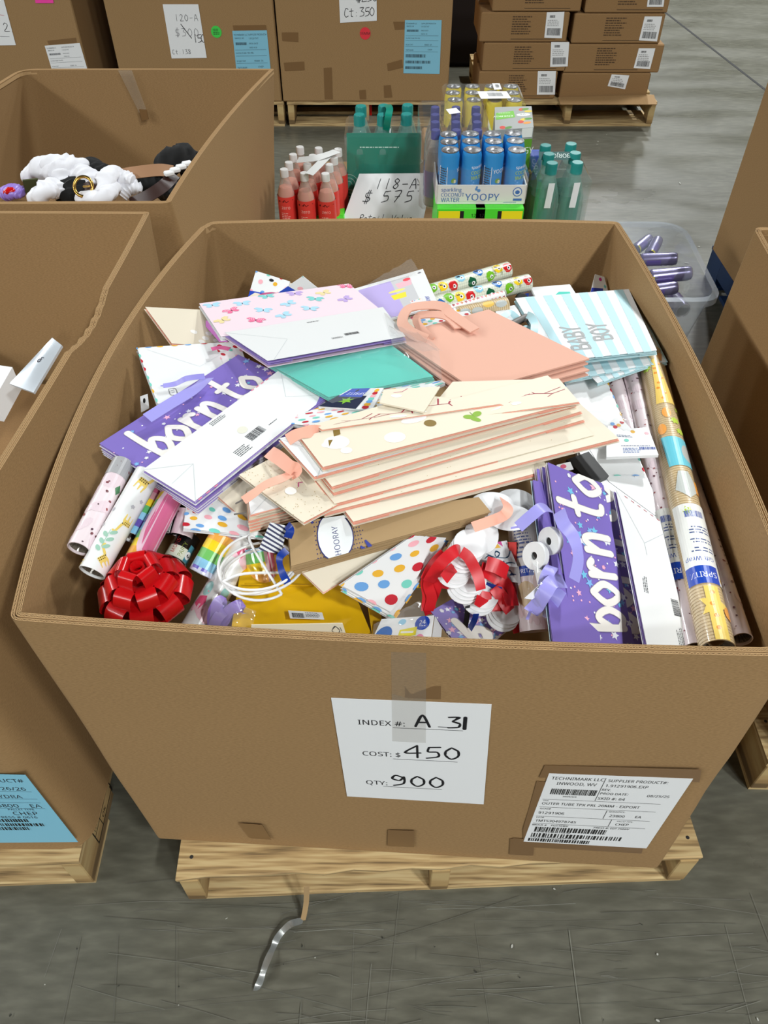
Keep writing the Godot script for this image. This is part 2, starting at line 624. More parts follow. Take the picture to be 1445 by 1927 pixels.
func film(parent: Node, q: Array, called := "clear_film", bulge := 0.006) -> void:
	var f := flat(q, bulge)
	var g := G.new()
	var n := FastNoiseLite.new()
	n.frequency = 14.0
	var W := wid(q)
	var H := hei(q)
	var w := func(s, t, h): return f.call(s, t, h + n.get_noise_2d(s * 3.0, t * 3.0) * 0.006)
	for i in 10:
		for j in 8:
			g.quad(w.call(W * i / 10, H * j / 8, 0.0), w.call(W * (i + 1) / 10, H * j / 8, 0.0), w.call(W * (i + 1) / 10, H * (j + 1) / 8, 0.0), w.call(W * i / 10, H * (j + 1) / 8, 0.0))
	part(parent, called, g, M.film, 50.0, "thin clear plastic film")


func materials() -> void:
	var kraft := noise_tex(3, 1024, 0.2, [[0.2, Color(0.555, 0.435, 0.28)], [0.5, Color(0.59, 0.465, 0.305)], [0.8, Color(0.625, 0.495, 0.33)]], 3, Vector2(4, 1))
	var kraft2 := noise_tex(8, 1024, 0.2, [[0.2, Color(0.54, 0.42, 0.27)], [0.5, Color(0.575, 0.45, 0.295)], [0.8, Color(0.61, 0.48, 0.32)]], 3, Vector2(1, 4))
	mat("cardboard", Color.WHITE, 0.82, {"albedo_texture": kraft, "uv1_triplanar": true, "uv1_world_triplanar": true, "uv1_scale": Vector3(2.2, 2.2, 2.2)})
	mat("carton", Color(0.97, 0.95, 0.92), 0.85, {"albedo_texture": kraft2, "uv1_triplanar": true, "uv1_world_triplanar": true, "uv1_scale": Vector3(3, 3, 3)})
	mat("board_edge", Color(0.70, 0.57, 0.40), 0.9)
	mat("flute", Color(0.56, 0.43, 0.28), 0.95)
	mat("tape", Color(0.48, 0.36, 0.225), 0.35)
	mat("clear_tape", Color(0.75, 0.72, 0.66, 0.12), 0.2, {"transparency": BaseMaterial3D.TRANSPARENCY_ALPHA})
	var floor_c := noise_tex(21, 2048, 0.045, [[0.15, Color(0.335, 0.33, 0.288)], [0.5, Color(0.372, 0.367, 0.323)], [0.85, Color(0.415, 0.41, 0.362)]], 6, Vector2(4, 1))
	var floor_r := noise_tex(22, 512, 0.012, [[0.2, Color(0.27, 0.27, 0.27)], [0.8, Color(0.48, 0.48, 0.48)]], 5, Vector2(3, 1))
	mat("concrete", Color.WHITE, 1.0, {"albedo_texture": floor_c, "roughness_texture": floor_r, "uv1_triplanar": true, "uv1_world_triplanar": true, "uv1_scale": Vector3(0.4, 0.4, 0.4)})
	mat("scuff", Color(0.52, 0.52, 0.48), 0.5)
	mat("grime", Color(0.235, 0.23, 0.21), 0.45)
	mat("sealant", Color(0.06, 0.06, 0.06), 0.7)
	var stops := [[0.1, Color(0.48, 0.39, 0.26)], [0.3, Color(0.68, 0.56, 0.38)], [0.5, Color(0.78, 0.66, 0.46)], [0.75, Color(0.85, 0.75, 0.55)]]
	var wx := noise_tex(31, 1024, 0.05, stops, 6, Vector2(20, 1))
	var wz := noise_tex(32, 512, 0.012, stops, 6, Vector2(10, 1))
	mat("wood", Color(0.93, 0.93, 0.93), 0.8, {"albedo_texture": wx, "uv1_triplanar": true, "uv1_scale": Vector3(1.6, 1.6, 1.6)})
	mat("wood_end", Color(0.86, 0.84, 0.80), 0.85, {"albedo_texture": wz, "uv1_triplanar": true, "uv1_scale": Vector3(2.3, 2.3, 2.3)})
	mat("blue_wood", Color(0.05, 0.19, 0.36), 0.6)
	mat("paper", Color(0.90, 0.905, 0.91), 0.75)
	mat("paper_gloss", Color(0.91, 0.915, 0.915), 0.35)
	mat("gloss_pink", Color(0.95, 0.25, 0.65), 0.5)
	mat("gloss_green", Color(0.25, 0.80, 0.30), 0.5)
	mat("gloss_red", Color(0.88, 0.20, 0.25), 0.5)
	mat("ivory", Color(0.93, 0.90, 0.80), 0.6)
	mat("sky_label", Color(0.50, 0.74, 0.83), 0.7)
	mat("ink", Color.WHITE, 0.55, {"vertex_color_use_as_albedo": true})
	mat("gloss_ink", Color.WHITE, 0.28, {"vertex_color_use_as_albedo": true, "clearcoat_enabled": true, "clearcoat": 0.7, "clearcoat_roughness": 0.1})
	mat("pearl_ink", Color.WHITE, 0.22, {"vertex_color_use_as_albedo": true, "metallic": 0.25})
	mat("peach", Color(0.89, 0.848, 0.765), 0.62)
	mat("peach_in", Color(0.93, 0.66, 0.57), 0.7)
	mat("felt", Color(0.865, 0.665, 0.585), 0.95, {"rim_enabled": true, "rim": 0.35, "rim_tint": 0.6})
	mat("purple", Color(0.50, 0.43, 0.735), 0.32)
	mat("purple_in", Color(0.62, 0.53, 0.80), 0.6)
	mat("turquoise", Color(0.33, 0.80, 0.735), 0.25)
	mat("pale_blue", Color(0.76, 0.88, 0.90), 0.6)
	mat("pink_white", Color(0.91, 0.83, 0.865), 0.55)
	mat("magenta", Color(0.70, 0.16, 0.68), 0.4)
	mat("kraft_bag", Color(0.66, 0.545, 0.385), 0.8)
	mat("yellow", Color(0.90, 0.71, 0.05), 0.38)
	mat("black", Color(0.03, 0.03, 0.035), 0.4)
	mat("navy", Color(0.07, 0.08, 0.2), 0.5)
	mat("blue", Color(0.10, 0.27, 0.70), 0.35)
	mat("royal", Color(0.06, 0.2, 0.55), 0.35)
	mat("red", Color(0.75, 0.03, 0.06), 0.25, {"rim_enabled": true, "rim": 0.2})
	mat("red_satin", Color(0.80, 0.08, 0.13), 0.38, {"rim_enabled": true, "rim": 0.3})
	mat("coral", Color(0.87, 0.27, 0.25), 0.4)
	mat("violet_ribbon", Color(0.62, 0.60, 0.88), 0.4, {"rim_enabled": true, "rim": 0.3})
	mat("peach_ribbon", Color(0.95, 0.69, 0.60), 0.45, {"rim_enabled": true, "rim": 0.3})
	mat("blue_ribbon", Color(0.70, 0.84, 0.87), 0.4)
	mat("pink_ribbon", Color(0.80, 0.36, 0.55), 0.4)
	mat("lilac", Color(0.57, 0.47, 0.80), 0.35)
	mat("white_cord", Color(0.92, 0.92, 0.92), 0.6)
	mat("roll_pink", Color(0.925, 0.865, 0.88), 0.3, {"clearcoat_enabled": true, "clearcoat": 1.0, "clearcoat_roughness": 0.05})
	mat("roll_white", Color(0.92, 0.925, 0.92), 0.3, {"clearcoat_enabled": true, "clearcoat": 1.0, "clearcoat_roughness": 0.05})
	mat("roll_kraft", Color(0.83, 0.74, 0.58), 0.3, {"clearcoat_enabled": true, "clearcoat": 1.0, "clearcoat_roughness": 0.05})
	mat("roll_check", Color(0.90, 0.91, 0.84), 0.3, {"clearcoat_enabled": true, "clearcoat": 1.0, "clearcoat_roughness": 0.05})
	mat("film_end", Color(0.40, 0.37, 0.33), 0.16, {"metallic": 0.15})
	mat("core", Color(0.56, 0.45, 0.32), 0.9)
	mat("film", Color(0.9, 0.92, 0.92, 0.09), 0.06, {"transparency": BaseMaterial3D.TRANSPARENCY_ALPHA})
	mat("pack_film", Color(0.92, 0.93, 0.93, 0.035), 0.05, {"transparency": BaseMaterial3D.TRANSPARENCY_ALPHA})
	mat("grey_tube", Color(0.42, 0.40, 0.38), 0.5)
	mat("metal", Color(0.82, 0.82, 0.83), 0.28, {"metallic": 1.0})
	mat("strap", Color(0.62, 0.63, 0.62), 0.25, {"metallic": 0.55})
	mat("steel_dark", Color(0.25, 0.25, 0.25), 0.5, {"metallic": 0.6})
	mat("cap_white", Color(0.88, 0.87, 0.86), 0.4)
	mat("cap_teal", Color(0.12, 0.52, 0.50), 0.35)
	mat("cap_purple", Color(0.27, 0.28, 0.55), 0.35)
	mat("bottle_clear", Color(0.80, 0.78, 0.74, 0.3), 0.08, {"transparency": BaseMaterial3D.TRANSPARENCY_ALPHA})
	mat("bottle_green", Color(0.50, 0.72, 0.68, 0.3), 0.08, {"transparency": BaseMaterial3D.TRANSPARENCY_ALPHA})
	mat("tub", Color(0.82, 0.87, 0.92, 0.22), 0.15, {"transparency": BaseMaterial3D.TRANSPARENCY_ALPHA})
	mat("drink_pink", Color(0.93, 0.60, 0.52), 0.15)
	mat("drink_brown", Color(0.22, 0.13, 0.10), 0.15)
	mat("label_red", Color(0.90, 0.26, 0.23), 0.4)
	mat("label_green", Color(0.02, 0.50, 0.42), 0.3)
	mat("can_blue", Color(0.20, 0.55, 0.80), 0.25)
	mat("can_gold", Color(0.86, 0.79, 0.25), 0.25)
	mat("can_violet", Color(0.50, 0.48, 0.62), 0.25, {"metallic": 0.4})
	mat("white_plastic", Color(0.86, 0.86, 0.85), 0.4)
	mat("tray", Color(0.88, 0.88, 0.86), 0.5)
	mat("lime", Color(0.30, 0.85, 0.20), 0.4)
	mat("grey_card", Color(0.60, 0.61, 0.60), 0.5)
	mat("sock", Color(0.88, 0.88, 0.90), 0.95, {"rim_enabled": true, "rim": 0.3})
	mat("black_cloth", Color(0.025, 0.025, 0.028), 0.9)
	mat("belt", Color(0.20, 0.10, 0.075), 0.45)
	mat("belt_tan", Color(0.62, 0.46, 0.33), 0.6)
	mat("gold", Color(0.85, 0.68, 0.35), 0.25, {"metallic": 1.0})
	mat("olive", Color(0.27, 0.29, 0.17), 0.6)
	mat("silver_pouch", Color(0.80, 0.83, 0.86), 0.3, {"metallic": 0.3})
	mat("dark_cloth", Color(0.10, 0.065, 0.06), 0.9)
	mat("sheet_grey", Color(0.55, 0.55, 0.51), 0.7)
	mat("room_wall", Color(0.45, 0.45, 0.44), 0.9)
	mat("room_roof", Color(0.40, 0.40, 0.40), 0.9)
	mat("housing", Color(0.85, 0.85, 0.85), 0.5)
	mat("lamp_glow", Color(1, 0.98, 0.93), 0.5, {"emission_enabled": true, "emission": Color(1, 1, 1), "emission_energy_multiplier": 6.0})


func high_bay(x: float, z: float) -> void:  # a linear LED warehouse light under the roof
	var t := thing("high_bay_light", "long white LED warehouse light hanging under the roof", "ceiling light", Vector3(x, 7.55, z), "warehouse lights under the roof")
	var g := G.new()
	g.rbox(Vector3(x, 7.62, z), Vector3(0.42, 0.10, 1.25), 0.01)
	part(t, "housing", g, M.housing)
	g = G.new()
	g.box(Vector3(x, 7.562, z), Vector3(0.36, 0.012, 1.18))
	part(t, "diffuser", g, M.lamp_glow)
	g = G.new()
	for s in [-0.5, 0.5]:
		g.tube([Vector3(x, 7.66, z + s), Vector3(x, 8.5, z + s)], 0.006, 6)
	part(t, "hanger", g, M.steel_dark)
	var l := AreaLight3D.new()
	l.name = "glow"
	l.area_size = Vector2(0.36, 1.18)
	l.light_color = Color(0.985, 1.0, 1.0)
	l.light_energy = LAMP
	l.shadow_enabled = true
	l.area_range = 40.0
	l.rotation.x = -PI / 2
	l.position = Vector3(0, -0.0, 0)
	t.add_child(l)


const LAMP := 49.0


func outline(c: Array, bows: Array, rc: Array, n := 30) -> PackedVector2Array:  # a closed carton outline (x, z) from its corners: front left, front right, back right, back left
	var out := PackedVector2Array()
	for k in 4:
		var a: Vector2 = c[k]
		var b: Vector2 = c[(k + 1) % 4]
		var d := (b - a)
		var nrm := Vector2(-d.y, d.x).normalized()
		var middle: Vector2 = (c[0] + c[1] + c[2] + c[3]) / 4.0
		if nrm.dot((a + b) / 2 - middle) < 0: nrm = -nrm
		var u0: float = rc[k] / d.length()
		var u1: float = 1.0 - rc[(k + 1) % 4] / d.length()
		for i in n + 1:
			var u := lerpf(u0, u1, float(i) / n)
			out.append(a + d * u + nrm * bows[k] * 4.0 * u * (1.0 - u))
		var p := out[-1]
		var e: Vector2 = c[(k + 2) % 4] - b
		var q: Vector2 = b + e.normalized() * rc[(k + 1) % 4]
		for i in range(1, 5):
			var w := i / 5.0
			out.append(p.lerp(b, w).lerp(b.lerp(q, w), w))
	return out


func inset(p: PackedVector2Array, d: float) -> PackedVector2Array:
	var out := PackedVector2Array()
	var n := p.size()
	for i in n:
		var t := (p[(i + 1) % n] - p[(i - 1 + n) % n]).normalized()
		out.append(p[i] + Vector2(t.y, -t.x) * d)
	return out


func gaylord(label: String, top: PackedVector2Array, bot: PackedVector2Array, y0: float, y1: float, fine := false, dip = null) -> Node3D:  # an open double-wall bulk carton
	var c := Vector2.ZERO
	for p in bot: c += p / bot.size()
	var t := thing("bulk_carton", label, "carton", Vector3(c.x, y0, c.y), "open bulk cartons on pallets")
	var n := top.size()
	var nv := 12
	var th := 0.0138
	var ns := FastNoiseLite.new()
	ns.seed = int(absf(c.x) * 1000)
	ns.frequency = 2.2
	var at := func(ring: PackedVector2Array, low: PackedVector2Array, i: int, v: float, wob: float) -> Vector3:
		var p := low[i].lerp(ring[i], v)
		var yy := lerpf(y0, y1, v)
		if dip != null: yy -= dip.call(p) * smoothstep(0.5, 1.0, v)
		var d := (p - c).normalized() * ns.get_noise_3d(p.x, yy, p.y) * wob * sin(PI * v)
		return Vector3(p.x + d.x, yy, p.y + d.y)
	var ti := inset(top, th)
	var bi := inset(bot, th)
	var g := G.new()
	for i in n:
		var j := (i + 1) % n
		for k in nv:
			var a := float(k) / nv
			var b := float(k + 1) / nv
			g.quad(at.call(top, bot, i, a, 0.005), at.call(top, bot, i, b, 0.005), at.call(top, bot, j, b, 0.005), at.call(top, bot, j, a, 0.005))
			g.quad(at.call(ti, bi, i, a, 0.005), at.call(ti, bi, j, a, 0.005), at.call(ti, bi, j, b, 0.005), at.call(ti, bi, i, b, 0.005))
	part(t, "wall_panels", g, M.cardboard, 35.0)
	g = G.new()
	for i in n:
		var j := (i + 1) % n
		g.tri(Vector3(bot[i].x, y0 + 0.004, bot[i].y), Vector3(bot[j].x, y0 + 0.004, bot[j].y), Vector3(c.x, y0 + 0.004, c.y))
	part(t, "bottom_panel", g, M.cardboard)
	# the cut rim: two boards, each with three liners and two rows of flutes
	var rim := PackedVector2Array()
	var step := 0.0019 if fine else 0.02
	for i in n:
		var a := top[i]
		var b := top[(i + 1) % n]
		var m := maxi(1, int((b - a).length() / step + 0.5))
		for k in m: rim.append(a.lerp(b, float(k) / m))
	var lift := func(p: Vector2, d: float) -> Vector3:
		var yy := y1 + d
		if dip != null: yy -= dip.call(p)
		return Vector3(p.x, yy, p.y)
	var lin := G.new()
	var flu := G.new()
	var w := rim.size()
	var nr := []
	for i in w:
		var tt := (rim[(i + 1) % w] - rim[(i - 1 + w) % w]).normalized()
		nr.append(Vector2(tt.y, -tt.x))
	# the outer board has one row of flutes, the inner board two
	for o in [[0.0006, 0.0014], [0.0038, 0.0046], [0.0070, 0.0078], [0.0101, 0.0107], [0.0126, 0.0133]]:
		for i in w:
			var j := (i + 1) % w
			var a0: Vector2 = rim[i] + nr[i] * o[0]
			var a1: Vector2 = rim[i] + nr[i] * o[1]
			var b0: Vector2 = rim[j] + nr[j] * o[0]
			var b1: Vector2 = rim[j] + nr[j] * o[1]
			lin.quad(lift.call(a0, 0.0), lift.call(b0, 0.0), lift.call(b1, 0.0), lift.call(a1, 0.0))
			lin.quad(lift.call(a0, -0.014), lift.call(b0, -0.014), lift.call(b0, 0.0), lift.call(a0, 0.0))
			lin.quad(lift.call(a1, 0.0), lift.call(b1, 0.0), lift.call(b1, -0.014), lift.call(a1, -0.014))
	for o in [[0.0014, 0.0032], [0.0078, 0.0096], [0.0107, 0.0122]]:
		for i in w:
			var j := (i + 1) % w
			var ka := [0.0, 0.5, 1.0, 0.5]
			var x0: float = lerpf(o[0], o[1], ka[i % 4]) if fine else o[0]
			var x1: float = lerpf(o[0], o[1], ka[(i + 1) % 4]) if fine else o[0]
			var wd := 0.0006 if fine else 0.0022
			var a0: Vector2 = rim[i] + nr[i] * x0
			var b0: Vector2 = rim[j] + nr[j] * x1
			var a1: Vector2 = a0 + nr[i] * wd
			var b1: Vector2 = b0 + nr[j] * wd
			var d := -0.0004 if fine else -0.004
			lin.quad(lift.call(a0, d), lift.call(b0, d), lift.call(b1, d), lift.call(a1, d))
			if fine: lin.quad(lift.call(a0, d), lift.call(b0, d), lift.call(b0, d - 0.013), lift.call(a0, d - 0.013))
	for i in w:
		var j := (i + 1) % w
		for e in [[0.0008, 0.0042], [0.0074, 0.0131]]:
			flu.quad(lift.call(rim[i] + nr[i] * e[0], -0.0135), lift.call(rim[j] + nr[j] * e[0], -0.0135), lift.call(rim[j] + nr[j] * e[1], -0.0135), lift.call(rim[i] + nr[i] * e[1], -0.0135))
	part(t, "rim_liners", lin, M.board_edge)
	part(t, "rim_flutes", flu, M.flute)
	return t


func closed_box(label: String, at: Vector3, size: Vector3, turn := 0.0, group := "", m: Material = null, called := "shipping_carton") -> Node3D:  # a shut carton with flap seams and a tape
	var t := thing(called, label, "carton", at, group)
	var b := Basis(Vector3.UP, turn)
	var g := G.new()
	g.rbox(at + Vector3(0, size.y / 2, 0), size, 0.006, b)
	part(t, "body", g, m if m else M.carton)
	g = G.new()
	g.box(at + b * Vector3(0, size.y + 0.0004, 0), Vector3(size.x * 0.99, 0.001, 0.05), b)
	g.box(at + b * Vector3(size.x / 2 + 0.0004, size.y * 0.85, 0), Vector3(0.001, size.y * 0.3, 0.05), b)
	part(t, "tape", g, M.tape)
	return t


func board(parent: Node, called: String, at: Vector3, size: Vector3, m: Material, seed_: int, chip := 0.0, turn := Basis.IDENTITY) -> void:  # a sawn plank with slightly uneven edges; its length runs along x or z
	var g := G.new()
	var ns := FastNoiseLite.new()
	ns.seed = seed_
	ns.frequency = 9.0
	var along_x := size.x > size.z
	var L := size.x if along_x else size.z
	var Wd := size.z if along_x else size.x
	var n := 18 if chip > 0.0 else 6
	var rings := []
	for i in n + 1:
		var s := (float(i) / n - 0.5) * L
		var e0 := Wd / 2 + ns.get_noise_2d(s * 2.0, 3.0) * (0.0025 + chip) - (maxf(0.0, ns.get_noise_2d(s * 6.0, 9.0)) * chip * 2.0)
		var e1 := Wd / 2 + ns.get_noise_2d(s * 2.0, 17.0) * 0.0025
		var y := size.y / 2
		var r := []
		for q in [[e0, y - 0.002], [e0 - 0.003, y], [-e1 + 0.003, y], [-e1, y - 0.002], [-e1, -y], [e0 - chip * 0.4, -y]]:
			r.append(at + turn * (Vector3(s, q[1], q[0]) if along_x else Vector3(q[0], q[1], s)))
		rings.append(r)
	for i in n:
		for k in 6:
			g.quad(rings[i][k], rings[i][(k + 1) % 6], rings[i + 1][(k + 1) % 6], rings[i + 1][k])
	for r in [rings[0], rings[n]]:
		g.tri(r[0], r[1], r[2]); g.tri(r[0], r[2], r[3]); g.tri(r[0], r[3], r[4]); g.tri(r[0], r[4], r[5])
	part(parent, called, g, m)


func pallet(label: String, at: Vector3, turn: float, W := 1.016, D := 1.219, seed_ := 1, blue := false, chip := 0.0, called := "wooden_pallet") -> Node3D:  # stringers run along z, deck boards along x
	var t := thing(called, label, "pallet", at, "pallets on the warehouse floor")
	var top: Material = M.blue_wood if blue else M.wood
	var low: Material = M.blue_wood if blue else M.wood
	var stg: Material = M.blue_wood if blue else M.wood_end
	var b := Basis(Vector3.UP, turn)
	var zs := [[D / 2 - 0.07, 0.14], [D / 2 - 0.23, 0.09], [D / 2 - 0.40, 0.09], [0.0, 0.09], [-D / 2 + 0.40, 0.09], [-D / 2 + 0.23, 0.09], [-D / 2 + 0.07, 0.14]]
	for i in zs.size():
		board(t, "deck_board", at + b * Vector3(0, 0.132, zs[i][0]), Vector3(W, 0.016, zs[i][1]), top, seed_ * 10 + i, chip if i == 0 else 0.0, b)
	for x in [-W / 2 + 0.022, 0.0, W / 2 - 0.022]:
		var g := G.new()
		var y0 := 0.016
		var y1 := 0.124
		# stringer with two notches for the forks
		for e in [[-D / 2, -0.42], [-0.19, 0.19], [0.42, D / 2]]:
			g.rbox(at + b * Vector3(x, (y0 + y1) / 2, (e[0] + e[1]) / 2), Vector3(0.038, y1 - y0, e[1] - e[0]), 0.002, b)
		for e in [[-0.42, -0.19], [0.19, 0.42]]:
			g.box(at + b * Vector3(x, (y0 + 0.038 + y1) / 2, (e[0] + e[1]) / 2), Vector3(0.0378, y1 - y0 - 0.038, e[1] - e[0] + 0.001), b)
		part(t, "stringer", g, stg)
	for z in [D / 2 - 0.07, 0.3, 0.0, -0.3, -D / 2 + 0.07]:
		board(t, "bottom_board", at + b * Vector3(0, 0.008, z), Vector3(W - 0.01, 0.016, 0.13 if absf(z) > 0.4 else 0.09), low, seed_ * 10 + 40 + int(z * 10), 0.0, b)
	if not blue:
		var g := G.new()
		for x in [-W / 2 + 0.022, 0.0, W / 2 - 0.022]:
			for z in [D / 2 - 0.04, D / 2 - 0.10]:
				g.lathe(at + b * Vector3(x + 0.004 * sin(z * 90.0), 0.1395, z), [[0.0, 0.0012], [0.0035, 0.001], [0.0045, 0.0]], 8)
		part(t, "nail_heads", g, M.steel_dark)
	return t


func round_sticker(parent: Node, at: Vector3, r: float, m: Material, label: String, draw: Callable) -> void:  # faces the front
	var g := G.new()
	g.lathe(at, [[0.0, 0.0008], [r, 0.0008], [r, 0.0]], 24, Basis(Vector3.RIGHT, PI / 2))
	var o := part(parent, "round_sticker", g, m, 0.0, label)
	var p := Pr.new(func(s, t, h): return at + Vector3(s - r, r - t, 0.0008 + h), 2.0 * r, 2.0 * r)
	draw.call(p)
	ink_on(o, "lettering", p)


func patch(parent: Node, called: String, q: Array, m: Material, th := 0.0004, label := "") -> MeshInstance3D:  # tape or a stuck-on label
	var g := G.new()
	g.slab(flat(q), 0, wid(q), 0, hei(q), 0, th)
	return part(parent, called, g, m, 0.0, label)


func label_on(parent: Node, called: String, q: Array, m: Material, label: String, draw: Callable, bulge := 0.0) -> void:
	var f := flat(q, bulge)
	var g := G.new()
	var k := 1 if bulge == 0.0 else 8
	g.slab(f, 0, wid(q), 0, hei(q), 0, 0.0005, k, k)
	var o := part(parent, called, g, m, 30.0, label)
	var p := Pr.new(f, wid(q), hei(q))
	p.lay = 0.0008
	draw.call(p)
	ink_on(o, "lettering", p)


func _ready() -> void:
	rng.seed = 7
	var cam := Camera3D.new()
	cam.name = "camera"
	cam.fov = 68.5
	cam.near = 0.02
	cam.position = Vector3(-0.04, 1.68, 1.165)
	cam.rotation.x = -0.8
	add_child(cam)
	cam.current = true
	var we := WorldEnvironment.new()
	we.name = "surroundings"
	var env := Environment.new()
	env.background_mode = Environment.BG_COLOR
	env.background_color = Color(0.02, 0.02, 0.02)
	env.tonemap_mode = Environment.TONE_MAPPER_LINEAR
	env.tonemap_exposure = 1.0
	env.sdfgi_enabled = true
	env.ssao_enabled = true
	env.ssil_enabled = true
	we.environment = env
	add_child(we)
	materials()
	for z in [-13.0, -9.0, -5.0, 0.0, 4.6, 8.0, 11.4]:
		high_bay(-10.5, z)
	for z in [-13.0, -9.0, -5.0, 4.6, 8.0, 11.4]:
		high_bay(4.1, z)
	room()
	cartons_around()
	main_carton()
	contents_back()
	contents_middle()
	contents_front()
	contents_right()
	sock_carton()
	drinks()
	background()
	floor_marks()


func room() -> void:
	var g := G.new()
	g.box(Vector3(0, -0.1, -3), Vector3(40, 0.2, 34))
	struct("floor", g, M.concrete)
	g = G.new()
	g.box(Vector3(0, 8.6, -3), Vector3(40, 0.2, 34))
	struct("ceiling", g, M.room_roof)
	for e in [["wall_left", Vector3(-20.1, 4.25, -3), Vector3(0.2, 8.7, 34.4)], ["wall_right", Vector3(20.1, 4.25, -3), Vector3(0.2, 8.7, 34.4)], ["wall_back", Vector3(0, 4.25, -20.1), Vector3(40, 8.7, 0.2)], ["wall_front", Vector3(0, 4.25, 14.1), Vector3(40, 8.7, 0.2)]]:
		g = G.new()
		g.box(e[1], e[2])
		struct(e[0], g, M.room_wall)


func floor_marks() -> void:
	var g := G.new()
	var a := Vector3(2.436, 0, -6.46)
	var b := Vector3(2.563, 0, -4.6)
	var d := (b - a).normalized()
	g.box((a + b) / 2 + d * 1.2 + Vector3(0, 0.0006, 0), Vector3(0.02, 0.0016, 12), Basis(Vector3.UP, atan2(d.x, d.z)))
	struct("trim_1", g, M.sealant)
	# scratches and grime worn into the slab in front of the carton
	var f := func(s: float, t: float, h: float) -> Vector3: return Vector3(s - 4.0, h, t - 4.0)
	var p := Pr.new(f, 8.0, 8.0)
	p.lay = 0.0004
	var r := RandomNumberGenerator.new()
	r.seed = 5
	for i in 520:
		var x := 4.0 + r.randf_range(-0.7, 1.2)
		var z := 4.0 + r.randf_range(0.62, 1.35)
		var an := r.randfn(0.0, 0.12) + (PI / 2 if r.randf() < 0.12 else 0.0)
		var l := r.randf_range(0.02, 0.34)
		var e := Vector2(cos(an), sin(an)) * l
		p.line([Vector2(x, z), Vector2(x, z) + e * 0.5 + Vector2(0, r.randf_range(-0.004, 0.004)), Vector2(x, z) + e], r.randf_range(0.0005, 0.0014), Color(0.37, 0.365, 0.33).lerp(Color(0.52, 0.52, 0.48), r.randf() * r.randf()))
	for i in 60:
		var x := 4.0 + r.randf_range(-0.8, 1.3)
		var z := 4.0 + r.randf_range(0.62, 1.4)
		p.ell(x, z, r.randf_range(0.001, 0.004), r.randf_range(0.0007, 0.002), Color(0.2, 0.2, 0.18) if r.randf() < 0.5 else Color(0.7, 0.7, 0.67), r.randf() * 3.0, 7)
	for i in 40:
		var x := 4.0 + r.randf_range(0.6, 2.6)
		var z := 4.0 + r.randf_range(-3.9, -1.0)
		p.ell(x, z, r.randf_range(0.003, 0.012), r.randf_range(0.001, 0.004), Color(0.72, 0.72, 0.68) if r.randf() < 0.6 else Color(0.3, 0.3, 0.28), r.randf() * 3.0, 7)
	var o := part(self, "floor_scratches", p.g, M.ink)
	o.set_meta("kind", "stuff")
	o.set_meta("label", "pale scratches and specks worn into the concrete floor")
	o.set_meta("category", "scratches")


